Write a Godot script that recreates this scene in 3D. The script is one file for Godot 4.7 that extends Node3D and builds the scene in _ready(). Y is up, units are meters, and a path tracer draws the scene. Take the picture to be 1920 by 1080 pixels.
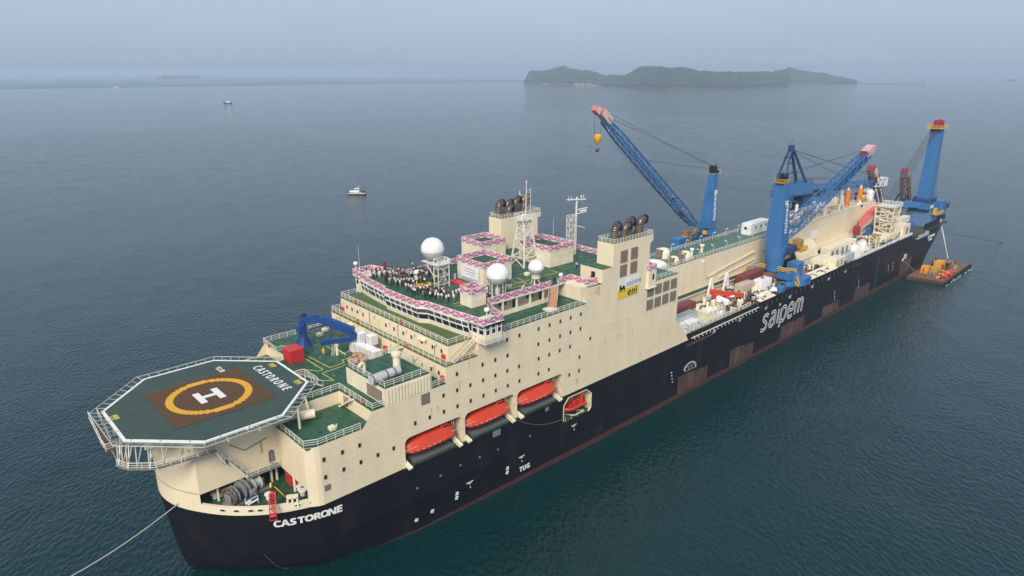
extends Node3D
# A pipelay ship at anchor seen from the air. x runs aft from the bow, y up from the waterline, z to port. Metres.

class MB:
	var v := PackedVector3Array()
	var n := PackedVector3Array()
	var t := PackedVector2Array()

	func put(a: Vector3, na: Vector3, uv := Vector2.ZERO) -> void:
		v.append(a)
		n.append(na)
		t.append(uv)

	func tri(a: Vector3, b: Vector3, c: Vector3) -> void:  # counter-clockwise seen from outside
		var m := (b - a).cross(c - a).normalized()
		put(a, m)
		put(c, m)
		put(b, m)

	func tris(a: Vector3, b: Vector3, c: Vector3, na: Vector3, nb: Vector3, nc: Vector3) -> void:
		put(a, na)
		put(c, nc)
		put(b, nb)

	func quad(a: Vector3, b: Vector3, c: Vector3, d: Vector3) -> void:
		tri(a, b, c)
		tri(a, c, d)

	func quad_uv(a: Vector3, b: Vector3, c: Vector3, d: Vector3) -> void:  # a lower left, c upper right
		var m := (b - a).cross(c - a).normalized()
		put(a, m, Vector2(0, 1))
		put(c, m, Vector2(1, 0))
		put(b, m, Vector2(1, 1))
		put(a, m, Vector2(0, 1))
		put(d, m, Vector2(0, 0))
		put(c, m, Vector2(1, 0))

	func box(c: Vector3, s: Vector3, b := Basis()) -> void:
		var x := b.x * s.x * 0.5
		var y := b.y * s.y * 0.5
		var z := b.z * s.z * 0.5
		quad(c - x - y + z, c + x - y + z, c + x + y + z, c - x + y + z)
		quad(c + x - y - z, c - x - y - z, c - x + y - z, c + x + y - z)
		quad(c + x - y + z, c + x - y - z, c + x + y - z, c + x + y + z)
		quad(c - x - y - z, c - x - y + z, c - x + y + z, c - x + y - z)
		quad(c - x + y + z, c + x + y + z, c + x + y - z, c - x + y - z)
		quad(c - x - y - z, c + x - y - z, c + x - y + z, c - x - y + z)

	func span(x0: float, x1: float, y0: float, y1: float, z0: float, z1: float) -> void:
		box(Vector3(x0 + x1, y0 + y1, z0 + z1) * 0.5, Vector3(x1 - x0, y1 - y0, z1 - z0))

	func bevel(c: Vector3, s: Vector3, r: float, b := Basis()) -> void:  # a box with chamfered vertical and top edges
		var h := s * 0.5
		var ring := func(y: float, k: float) -> Array:
			var a := h.x - k
			var d := h.z - k
			var out := []
			for q in [Vector2(a - r, d), Vector2(a, d - r), Vector2(a, -d + r), Vector2(a - r, -d), Vector2(-a + r, -d), Vector2(-a, -d + r), Vector2(-a, d - r), Vector2(-a + r, d)]:
				out.append(c + b * Vector3(q.x, y, q.y))
			return out
		var r0: Array = ring.call(-h.y, 0.0)
		var r1: Array = ring.call(h.y - r, 0.0)
		var r2: Array = ring.call(h.y, r)
		for k in 8:
			var j := (k + 1) % 8
			quad(r0[k], r0[j], r1[j], r1[k])
			quad(r1[k], r1[j], r2[j], r2[k])
		for k in range(1, 7):
			tri(r2[0], r2[k], r2[k + 1])
			tri(r0[0], r0[k + 1], r0[k])

	func bar(p: Vector3, q: Vector3, w: float, h := -1.0) -> void:  # square bar
		if h < 0.0:
			h = w
		var d := q - p
		var l := d.length()
		if l < 1e-4:
			return
		d /= l
		var up := Vector3.UP if absf(d.y) < 0.95 else Vector3.RIGHT
		var s := d.cross(up).normalized()
		var u := s.cross(d)
		box((p + q) * 0.5, Vector3(l, h, w), Basis(d, u, s))

	func tube(p: Vector3, q: Vector3, r0: float, r1 := -1.0, seg := 8, caps := true) -> void:
		if r1 < 0.0:
			r1 = r0
		var d := (q - p).normalized()
		var up := Vector3.UP if absf(d.y) < 0.95 else Vector3.RIGHT
		var s := d.cross(up).normalized()
		var u := s.cross(d)
		for k in seg:
			var a := TAU * k / seg
			var b := TAU * (k + 1) / seg
			var na := s * cos(a) + u * sin(a)
			var nb := s * cos(b) + u * sin(b)
			tris(p + na * r0, q + na * r1, q + nb * r1, na, na, nb)
			tris(p + na * r0, q + nb * r1, p + nb * r0, na, nb, nb)
			if caps:
				tri(q, q + nb * r1, q + na * r1)
				tri(p, p + na * r0, p + nb * r0)

	func lathe(c: Vector3, prof: Array, seg := 24, b := Basis()) -> void:  # prof: [radius, height] from the bottom up
		for i in prof.size() - 1:
			var r0: float = prof[i][0]
			var y0: float = prof[i][1]
			var r1: float = prof[i + 1][0]
			var y1: float = prof[i + 1][1]
			var sl := Vector2(y1 - y0, -(r1 - r0)).normalized()
			var s0 := sl
			var s1 := sl
			if i > 0:
				var pv := Vector2(y0 - prof[i - 1][1], -(r0 - prof[i - 1][0])).normalized()
				if pv.dot(sl) > 0.8:
					s0 = (pv + sl).normalized()
			if i < prof.size() - 2:
				var nv := Vector2(prof[i + 2][1] - y1, -(prof[i + 2][0] - r1)).normalized()
				if nv.dot(sl) > 0.8:
					s1 = (nv + sl).normalized()
			for k in seg:
				var a := TAU * k / seg
				var e := TAU * (k + 1) / seg
				var da := Vector3(cos(a), 0, -sin(a))
				var de := Vector3(cos(e), 0, -sin(e))
				var up := Vector3.UP
				var p00 := c + b * (da * r0 + up * y0)
				var p10 := c + b * (de * r0 + up * y0)
				var p01 := c + b * (da * r1 + up * y1)
				var p11 := c + b * (de * r1 + up * y1)
				var n00 := b * (da * s0.x + up * s0.y)
				var n10 := b * (de * s0.x + up * s0.y)
				var n01 := b * (da * s1.x + up * s1.y)
				var n11 := b * (de * s1.x + up * s1.y)
				if r0 > 1e-4:
					tris(p00, p10, p11, n00, n10, n11)
				if r1 > 1e-4:
					tris(p00, p11, p01, n00, n11, n01)

	func ball(c: Vector3, r: Vector3, seg := 14, rows := 8) -> void:
		for i in rows:
			var a := -PI / 2 + PI * i / rows
			var e := -PI / 2 + PI * (i + 1) / rows
			for k in seg:
				var f := TAU * k / seg
				var g := TAU * (k + 1) / seg
				var q := []
				for w in [[a, f], [a, g], [e, g], [e, f]]:
					q.append(Vector3(cos(w[0]) * cos(w[1]), sin(w[0]), -cos(w[0]) * sin(w[1])))
				if i > 0:
					tris(c + q[0] * r, c + q[1] * r, c + q[2] * r, (q[0] / r).normalized(), (q[1] / r).normalized(), (q[2] / r).normalized())
				if i < rows - 1:
					tris(c + q[0] * r, c + q[2] * r, c + q[3] * r, (q[0] / r).normalized(), (q[2] / r).normalized(), (q[3] / r).normalized())

	func prism(poly: Array, y0: float, y1: float, top := true, bottom := true, walls := true) -> void:  # poly of Vector2(x, z)
		var pg := PackedVector2Array(poly)
		if Geometry2D.is_polygon_clockwise(pg):
			pg.reverse()
		var m := pg.size()
		if walls:
			for k in m:
				var a := pg[k]
				var b := pg[(k + 1) % m]
				quad(Vector3(b.x, y0, b.y), Vector3(a.x, y0, a.y), Vector3(a.x, y1, a.y), Vector3(b.x, y1, b.y))
		var ix := Geometry2D.triangulate_polygon(pg)
		for k in range(0, ix.size(), 3):
			var p := pg[ix[k]]
			var q := pg[ix[k + 1]]
			var r := pg[ix[k + 2]]
			if (q - p).cross(r - p) > 0.0:
				var w := q
				q = r
				r = w
			if top:
				tri(Vector3(p.x, y1, p.y), Vector3(q.x, y1, q.y), Vector3(r.x, y1, r.y))
			if bottom:
				tri(Vector3(p.x, y0, p.y), Vector3(r.x, y0, r.y), Vector3(q.x, y0, q.y))

	func sheet(outer: Array, holes: Array, at: Callable) -> void:  # a flat face with holes; at maps (u, v) to a point
		var cuts := [-1e4]
		for h in holes:
			var lo := 1e9
			var hi := -1e9
			for p in h:
				lo = minf(lo, p.x)
				hi = maxf(hi, p.x)
			cuts.append((lo + hi) * 0.5)
		cuts.sort()
		cuts.append(1e4)
		for i in cuts.size() - 1:
			if cuts[i + 1] - cuts[i] < 1e-3:
				continue
			var slab := PackedVector2Array([Vector2(cuts[i], -1e4), Vector2(cuts[i + 1], -1e4), Vector2(cuts[i + 1], 1e4), Vector2(cuts[i], 1e4)])
			var rest := Geometry2D.intersect_polygons(PackedVector2Array(outer), slab)
			for h in holes:
				var next: Array[PackedVector2Array] = []
				for p in rest:
					for q in Geometry2D.clip_polygons(p, PackedVector2Array(h)):
						next.append(q)
				rest = next
			for p in rest:
				var ix := Geometry2D.triangulate_polygon(p)
				for k in range(0, ix.size(), 3):
					var a := p[ix[k]]
					var b := p[ix[k + 1]]
					var c := p[ix[k + 2]]
					if (b - a).cross(c - a) < 0.0:
						tri(at.call(a), at.call(c), at.call(b))
					else:
						tri(at.call(a), at.call(b), at.call(c))

	func lattice(p: Vector3, q: Vector3, w0: float, h0: float, w1: float, h1: float, bays: int, chord: float, lace: float, side: Vector3) -> void:  # four chords with zigzag lacing
		var d := (q - p).normalized()
		var s := (side - d * side.dot(d)).normalized()
		var u := s.cross(d).normalized()
		var ring := func(k: int) -> Array:
			var f := float(k) / bays
			var w := lerpf(w0, w1, f) * 0.5
			var h := lerpf(h0, h1, f) * 0.5
			var c := p.lerp(q, f)
			return [c + s * w + u * h, c - s * w + u * h, c - s * w - u * h, c + s * w - u * h]
		for k in bays:
			var a: Array = ring.call(k)
			var b: Array = ring.call(k + 1)
			for j in 4:
				bar(a[j], b[j], chord)
				var i := (j + 1) % 4
				if k % 2 == 0:
					bar(a[j], b[i], lace)
				else:
					bar(a[i], b[j], lace)
				bar(b[j], b[i], lace)

	func add(o: MB, x: Transform3D) -> void:
		for k in o.v.size():
			put(x * o.v[k], (x.basis * o.n[k]).normalized(), o.t[k])


var rng := RandomNumberGenerator.new()
var M := {}


func mesh(pairs: Array) -> ArrayMesh:
	var am := ArrayMesh.new()
	for k in range(0, pairs.size(), 2):
		var b: MB = pairs[k]
		if b.v.is_empty():
			continue
		var arr := []
		arr.resize(Mesh.ARRAY_MAX)
		arr[Mesh.ARRAY_VERTEX] = b.v
		arr[Mesh.ARRAY_NORMAL] = b.n
		arr[Mesh.ARRAY_TEX_UV] = b.t
		am.add_surface_from_arrays(Mesh.PRIMITIVE_TRIANGLES, arr)
		am.surface_set_material(am.get_surface_count() - 1, pairs[k + 1])
	return am


func numbered(parent: Node, called: String) -> String:
	var k := 0
	var s := called
	while parent.has_node(NodePath(s)):
		k += 1
		s = "%s_%03d" % [called, k]
	return s


var counts := {}


func hang(parent: Node, o: Node3D, called: String) -> void:
	var key := "%d/%s" % [parent.get_instance_id(), called]
	var k: int = counts.get(key, 0)
	counts[key] = k + 1
	o.name = called if k == 0 else "%s_%03d" % [called, k]
	parent.add_child(o, true)


func tag(o: Node, label: String, category := "", group := "", kind := "") -> void:
	o.set_meta("label", label)
	if category:
		o.set_meta("category", category)
	if group:
		o.set_meta("group", group)
	if kind:
		o.set_meta("kind", kind)


func thing(called: String, label: String, category: String, at := Vector3.ZERO, turn := 0.0, group := "") -> Node3D:
	var o := Node3D.new()
	hang(self, o, called)
	o.position = at
	o.rotation.y = turn
	tag(o, label, category, group)
	return o


func part(parent: Node, called: String, b: MB, m: Material, label := "") -> MeshInstance3D:
	return part_mesh(parent, called, mesh([b, m]), label)


func part_mesh(parent: Node, called: String, am: Mesh, label := "") -> MeshInstance3D:
	var o := MeshInstance3D.new()
	o.mesh = am
	hang(parent, o, called)
	if label:
		o.set_meta("label", label)
	return o


func solo(called: String, am: Mesh, label: String, category: String, at := Vector3.ZERO, turn := 0.0, group := "") -> MeshInstance3D:
	var o := part_mesh(self, called, am)
	o.position = at
	o.rotation.y = turn
	tag(o, label, category, group)
	return o


func again(o: Node3D, at: Vector3, turn: float, label: String) -> Node3D:
	var base := str(o.name)
	if o.has_meta("base"):
		base = o.get_meta("base")
	var c: Node3D = o.duplicate()
	hang(self, c, base)
	c.position = at
	c.rotation.y = turn
	c.set_meta("label", label)
	return c


func noise_image(freq: float, seed_: int, lo: float, hi: float, size := 512, octaves := 4, gain := 0.5) -> ImageTexture:
	var f := FastNoiseLite.new()
	f.noise_type = FastNoiseLite.TYPE_SIMPLEX_SMOOTH
	f.frequency = freq
	f.seed = seed_
	f.fractal_octaves = octaves
	f.fractal_gain = gain
	var im := f.get_seamless_image(size, size)
	im.convert(Image.FORMAT_L8)
	var data := im.get_data()
	for k in data.size():
		data[k] = int(clampf(lerpf(lo, hi, data[k] / 255.0), 0.0, 1.0) * 255.0)
	return ImageTexture.create_from_image(Image.create_from_data(size, size, false, Image.FORMAT_L8, data))


func hull_image() -> ImageTexture:  # black paint with brownish vertical staining
	var f := FastNoiseLite.new()
	f.noise_type = FastNoiseLite.TYPE_SIMPLEX_SMOOTH
	f.frequency = 0.018
	f.seed = 31
	f.fractal_octaves = 5
	f.fractal_gain = 0.62
	var a := f.get_seamless_image(512, 512)
	f.seed = 61
	f.frequency = 0.006
	var b := f.get_seamless_image(512, 512)
	var im := Image.create(512, 512, false, Image.FORMAT_RGB8)
	for y in 512:
		for x in 512:
			var s := a.get_pixel(x, y).r
			var t := smoothstep(0.52, 0.9, b.get_pixel(x, y).r) * smoothstep(0.35, 0.8, s)
			var base := Color(0.098, 0.1, 0.127) * (0.86 + 0.28 * s)
			im.set_pixel(x, y, base.lerp(Color(0.24, 0.19, 0.165), t * 0.75))
	return ImageTexture.create_from_image(im)


func paint(c: Color, rough := 0.55, tex: Texture2D = null, scale := Vector3(0.06, 0.012, 0.06), metal := 0.0) -> StandardMaterial3D:
	var m := StandardMaterial3D.new()
	m.albedo_color = c
	m.roughness = rough
	m.metallic = metal
	if tex:
		m.albedo_texture = tex
		m.uv1_triplanar = true
		m.uv1_world_triplanar = true
		m.uv1_scale = scale
	return m


func lin(r: float, g: float, b: float) -> Color:
	return Color(r, g, b).linear_to_srgb()


func make_materials() -> void:
	var streak := noise_image(0.012, 3, 0.955, 1.02)
	var soft := noise_image(0.012, 5, 0.92, 1.03)
	var grime := noise_image(0.02, 9, 0.66, 1.2, 512, 5, 0.6)
	var wet := noise_image(0.012, 17, 0.3, 0.95, 512, 4, 0.6)
	M.cream = paint(lin(0.76, 0.655, 0.475), 0.5, streak, Vector3(0.035, 0.012, 0.035))
	M.cream_plain = paint(lin(0.73, 0.63, 0.46), 0.5, soft, Vector3(0.05, 0.05, 0.05))
	M.ivory = paint(lin(0.76, 0.69, 0.53), 0.5, soft, Vector3(0.05, 0.05, 0.05))
	M.hull = paint(Color.WHITE, 0.42, hull_image(), Vector3(0.02, 0.0045, 0.02))
	M.hull.metallic_specular = 0.3
	M.boot = paint(lin(0.075, 0.028, 0.027), 0.6, grime, Vector3(0.05, 0.05, 0.05))
	M.rust = paint(lin(0.105, 0.056, 0.044), 0.75, noise_image(0.05, 21, 0.35, 1.3, 512, 5, 0.65), Vector3(0.09, 0.012, 0.09))
	M.green = paint(lin(0.022, 0.095, 0.048), 0.4, grime, Vector3(0.07, 0.07, 0.07))
	M.green.roughness_texture = wet
	M.green.roughness = 0.85
	M.green_dry = paint(lin(0.085, 0.13, 0.042), 0.7, soft, Vector3(0.06, 0.06, 0.06))
	M.green_pale = paint(lin(0.075, 0.165, 0.11), 0.55, grime, Vector3(0.05, 0.05, 0.05))
	M.heli = paint(lin(0.036, 0.064, 0.052), 0.7, soft, Vector3(0.05, 0.05, 0.05))
	M.deck_aft = paint(lin(0.08, 0.068, 0.056), 0.8, grime, Vector3(0.09, 0.09, 0.09))
	M.rope_net = paint(lin(0.115, 0.062, 0.03), 0.9)
	M.white = paint(lin(0.78, 0.79, 0.8), 0.45, soft, Vector3(0.07, 0.07, 0.07))
	M.white_line = paint(lin(0.72, 0.72, 0.7), 0.6)
	M.yellow_line = paint(lin(0.62, 0.5, 0.06), 0.6)
	M.amber = paint(lin(0.68, 0.36, 0.025), 0.6)
	M.yellow = paint(lin(0.62, 0.36, 0.03), 0.5)
	M.red = paint(lin(0.5, 0.025, 0.03), 0.45)
	M.pale_red = paint(lin(0.55, 0.11, 0.11), 0.5)
	M.dark_red = paint(lin(0.24, 0.02, 0.03), 0.5)
	M.orange = paint(lin(0.54, 0.045, 0.013), 0.38, soft, Vector3(0.1, 0.1, 0.1))
	M.blue = paint(lin(0.036, 0.145, 0.36), 0.45, streak, Vector3(0.05, 0.02, 0.05))
	M.deep_blue = paint(lin(0.012, 0.055, 0.22), 0.4, soft, Vector3(0.1, 0.1, 0.1))
	M.dark_blue = paint(lin(0.014, 0.05, 0.13), 0.5)
	M.grey = paint(lin(0.22, 0.23, 0.24), 0.5, grime, Vector3(0.2, 0.2, 0.2))
	M.light_grey = paint(lin(0.45, 0.46, 0.47), 0.5, soft, Vector3(0.1, 0.1, 0.1))
	M.dark = paint(lin(0.012, 0.012, 0.013), 0.6)
	M.glass = paint(lin(0.012, 0.014, 0.016), 0.12)
	M.shade = paint(lin(0.06, 0.065, 0.07), 0.35)
	M.louver = paint(lin(0.2, 0.165, 0.14), 0.7)
	M.brown = paint(lin(0.2, 0.1, 0.06), 0.8, grime, Vector3(0.2, 0.2, 0.2))
	M.steel = paint(lin(0.2, 0.16, 0.13), 0.35, grime, Vector3(0.15, 0.4, 0.15), 0.5)
	M.soot = paint(lin(0.03, 0.026, 0.024), 0.5)
	M.cable = paint(lin(0.06, 0.06, 0.065), 0.6)
	M.maroon = paint(lin(0.2, 0.045, 0.04), 0.6, grime, Vector3(0.15, 0.15, 0.15))
	M.tan = paint(lin(0.42, 0.24, 0.14), 0.8, grime, Vector3(0.3, 0.3, 0.3))
	M.purple = paint(lin(0.24, 0.16, 0.38), 0.8)
	M.flag_red = paint(lin(0.6, 0.03, 0.08), 0.8)
	M.flag_white = paint(lin(0.72, 0.68, 0.72), 0.8)
	M.teal = paint(lin(0.05, 0.22, 0.2), 0.6)
	M.rail = paint(lin(0.66, 0.64, 0.58), 0.5)
	M.green_rail = paint(lin(0.05, 0.1, 0.075), 0.7)


func rail(b: MB, pts: Array, h := 1.1, step := 1.6, w := 0.075) -> void:  # posts and three rails along a path
	for k in pts.size() - 1:
		var p: Vector3 = pts[k]
		var q: Vector3 = pts[k + 1]
		var m := maxi(1, int(round(p.distance_to(q) / step)))
		for i in m + 1:
			if i == 0 and k > 0:
				continue
			var c := p.lerp(q, float(i) / m)
			b.bar(c, c + Vector3.UP * h, w)
		for y in [h, h * 0.66, h * 0.33]:
			b.bar(p + Vector3.UP * y, q + Vector3.UP * y, w * (1.15 if y == h else 0.8))


func stair(tread: MB, side: MB, low: Vector3, high: Vector3, width: float, across: Vector3, hand := true) -> void:
	var m := maxi(3, int((high.y - low.y) / 0.25))
	var run := high - low
	run.y = 0
	run /= m
	for k in m:
		var c := low.lerp(high, (k + 0.5) / m)
		tread.box(c, Vector3(run.length() * 0.9, 0.05, width), Basis(run.normalized(), Vector3.UP, across))
	for s in [-0.5, 0.5]:
		var o: Vector3 = across * width * s
		side.bar(low + o, high + o, 0.07, 0.25)
		if hand:
			side.bar(low + o + Vector3.UP, high + o + Vector3.UP, 0.07)
			for k in 4:
				var c := low.lerp(high, k / 3.0) + o
				side.bar(c, c + Vector3.UP, 0.06)


func rounded(x0: float, x1: float, y0: float, y1: float, r: float) -> Array:
	var out := []
	for q in [[x1 - r, y1 - r, 0], [x0 + r, y1 - r, 1], [x0 + r, y0 + r, 2], [x1 - r, y0 + r, 3]]:
		for k in 5:
			var a: float = PI / 2 * (q[2] + k / 4.0)
			out.append(Vector2(q[0] + r * cos(a), q[1] + r * sin(a)))
	return out


func glyphs(text: String, size: float, depth: float, face := "Droid Sans", weight := 400, embolden := 0.0, slant := 0.0, condense := 1.0) -> TextMesh:
	var f := SystemFont.new()
	f.font_names = PackedStringArray([face])
	f.font_weight = weight
	var fv := FontVariation.new()
	fv.base_font = f
	fv.variation_embolden = embolden
	fv.variation_transform = Transform2D(Vector2(condense, slant), Vector2(0, 1), Vector2.ZERO)
	var t := TextMesh.new()
	t.font = fv
	t.text = text
	t.font_size = 64
	t.pixel_size = size / 46.0
	t.depth = depth
	t.curve_step = 2.0
	return t


func letter(parent: Node, called: String, text: String, size: float, m: Material, at: Vector3, right: Vector3, up: Vector3, depth := 0.04, weight := 700, embolden := 0.0, slant := 0.0, condense := 1.0) -> MeshInstance3D:
	var t := glyphs(text, size, depth, "Droid Sans", weight, embolden, slant, condense)
	t.material = m
	var o := part_mesh(parent, called, t)
	o.transform = Transform3D(Basis(right, up, right.cross(up)), at)
	return o


func _ready() -> void:
	rng.seed = 4711
	var cam := Camera3D.new()
	cam.name = "camera"
	cam.fov = 45.75
	cam.near = 1.0
	cam.far = 90000.0
	cam.transform = Transform3D(Basis(Vector3(0.73142, 0.0, 0.68192), Vector3(0.20571, 0.95341, -0.22065), Vector3(-0.65015, 0.30167, 0.69735)), Vector3(0, 78.0, 104.4))
	add_child(cam)
	cam.current = true
	var sky_material := PanoramaSkyMaterial.new()
	sky_material.panorama = hazy_sky(Vector3(-0.62, 0.62, 0.42).normalized())
	var env := Environment.new()
	env.background_mode = Environment.BG_SKY
	env.sky = Sky.new()
	env.sky.sky_material = sky_material
	env.background_energy_multiplier = 1.0
	env.tonemap_mode = Environment.TONE_MAPPER_LINEAR
	env.tonemap_exposure = 2.6
	env.sdfgi_enabled = true
	env.ssao_enabled = true
	env.ssil_enabled = true
	env.fog_enabled = true
	env.fog_density = 0.00017
	env.fog_light_color = Color(0.82, 0.9, 0.99)
	var we := WorldEnvironment.new()
	we.name = "air"
	we.environment = env
	add_child(we)
	var sun := DirectionalLight3D.new()
	sun.name = "sun"
	sun.light_energy = 0.5
	sun.light_color = Color(1.0, 0.95, 0.86)
	sun.light_angular_distance = 25.0
	sun.shadow_enabled = true
	sun.basis = Basis.looking_at(-Vector3(-0.62, 0.62, 0.42).normalized(), Vector3.UP)
	add_child(sun)
	make_materials()
	sea()
	island()
	ship()
	bow_gear()
	foredeck()
	lifeboats()
	bridge_roof()
	funnels()
	aft_house()
	aft_deck()
	cranes()
	stern_gear()
	wall_details()
	far_ships()
	barge()
	people()


func hazy_sky(to_sun: Vector3) -> ImageTexture:  # milky air low down, bluer overhead, a broad glow round the veiled sun
	var stops := [[0.0, Vector3(0.141, 0.178, 0.225)], [3.0, Vector3(0.170, 0.208, 0.260)], [7.0, Vector3(0.194, 0.230, 0.289)], [20.0, Vector3(0.184, 0.226, 0.294)], [45.0, Vector3(0.135, 0.182, 0.26)], [90.0, Vector3(0.10, 0.146, 0.225)]]
	var f := FastNoiseLite.new()
	f.frequency = 1.6
	f.fractal_octaves = 4
	f.seed = 8
	var im := Image.create(512, 256, false, Image.FORMAT_RGBF)
	for j in 256:
		var up := 90.0 - (j + 0.5) / 256.0 * 180.0
		var c := Vector3(0.05, 0.085, 0.095)
		for k in stops.size() - 1:
			if up >= stops[k][0] and up <= stops[k + 1][0]:
				c = stops[k][1].lerp(stops[k + 1][1], (up - stops[k][0]) / (stops[k + 1][0] - stops[k][0]))
		for i in 512:
			var a := TAU * (i + 0.5) / 512.0
			var d := Vector3(sin(a) * cos(deg_to_rad(up)), sin(deg_to_rad(up)), -cos(a) * cos(deg_to_rad(up)))
			var q := c
			if up > 0.0:
				q *= 1.0 + 0.045 * f.get_noise_3d(d.x * 1.2, d.y * 5.0, d.z * 1.2)
				var ang := d.angle_to(to_sun)
				q += Vector3(0.36, 0.335, 0.3) * exp(-pow(ang / 0.42, 2.0))
			im.set_pixel(i, j, Color(q.x, q.y, q.z))
	return ImageTexture.create_from_image(im)


func sea_patch(b: Array, x0: float, x1: float, z0: float, z1: float, cell: float, amp: float, f: FastNoiseLite, fade: float) -> void:
	var nx := int(round((x1 - x0) / cell))
	var nz := int(round((z1 - z0) / cell))
	var base: int = b[0].size()
	for j in nz + 1:
		for i in nx + 1:
			var x := x0 + (x1 - x0) * i / nx
			var z := z0 + (z1 - z0) * j / nz
			var e := minf(minf(i, nx - i), minf(j, nz - j)) / fade
			var h := 0.0
			if amp > 0.0:
				h = amp * minf(1.0, e) * (f.get_noise_2d(x * 0.8 + z * 0.6, (z * 0.8 - x * 0.6) * 0.5) + 0.5 * f.get_noise_2d(z * 3.1 + 40.0, x * 2.7))
			b[0].append(Vector3(x, h, z))
			b[2].append(Vector2((x * 0.82 + z * 0.57) / 64.0, (z * 0.82 - x * 0.57) / 112.0))
	for j in nz:
		for i in nx:
			var a := base + j * (nx + 1) + i
			b[1].append_array([a, a + 1, a + nx + 2, a, a + nx + 2, a + nx + 1])


func sea() -> void:
	var f := FastNoiseLite.new()
	f.noise_type = FastNoiseLite.TYPE_SIMPLEX_SMOOTH
	f.frequency = 0.045
	f.seed = 77
	f.fractal_octaves = 3
	var ripples := FastNoiseLite.new()
	ripples.noise_type = FastNoiseLite.TYPE_SIMPLEX_SMOOTH
	ripples.frequency = 0.05
	ripples.seed = 12
	ripples.fractal_octaves = 4
	ripples.fractal_gain = 0.55
	var im := ripples.get_seamless_image(1024, 1024)
	var m := StandardMaterial3D.new()
	m.albedo_color = lin(0.0, 0.022, 0.025)
	m.roughness = 0.07
	m.metallic_specular = 0.36
	m.heightmap_enabled = true
	m.heightmap_texture = ImageTexture.create_from_image(im)
	m.heightmap_scale = 24.0
	var names := ["sea"]
	var st := [PackedVector3Array(), PackedInt32Array(), PackedVector2Array()]
	sea_patch(st, -40.0, 440.0, -260.0, 100.0, 2.0, 0.24, f, 12.0)
	sea_patch(st, 440.0, 1160.0, -980.0, 100.0, 6.0, 0.3, f, 8.0)
	sea_patch(st, -40.0, 440.0, -980.0, -260.0, 6.0, 0.55, f, 8.0)
	for r in [[-1200.0, -40.0, -980.0, 100.0], [-1200.0, 1160.0, 100.0, 700.0], [-1200.0, 1160.0, -4000.0, -980.0], [1160.0, 5000.0, -4000.0, 700.0], [-45000.0, -1200.0, -45000.0, 6000.0], [-1200.0, 5000.0, -45000.0, -4000.0], [5000.0, 45000.0, -45000.0, 6000.0], [-1200.0, 5000.0, 700.0, 6000.0]]:
		sea_patch(st, r[0], r[1], r[2], r[3], maxf(r[1] - r[0], r[3] - r[2]), 0.0, f, 1.0)
	var arr := []
	arr.resize(Mesh.ARRAY_MAX)
	arr[Mesh.ARRAY_VERTEX] = st[0]
	arr[Mesh.ARRAY_INDEX] = st[1]
	arr[Mesh.ARRAY_TEX_UV] = st[2]
	var am := ArrayMesh.new()
	am.add_surface_from_arrays(Mesh.PRIMITIVE_TRIANGLES, arr)
	var tool := SurfaceTool.new()
	tool.create_from(am, 0)
	tool.generate_normals()
	am = tool.commit()
	am.surface_set_material(0, m)
	var o := part_mesh(self, "sea", am)
	tag(o, "rippled teal sea round the ship out to the hazy horizon", "sea", "", "structure")


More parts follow.
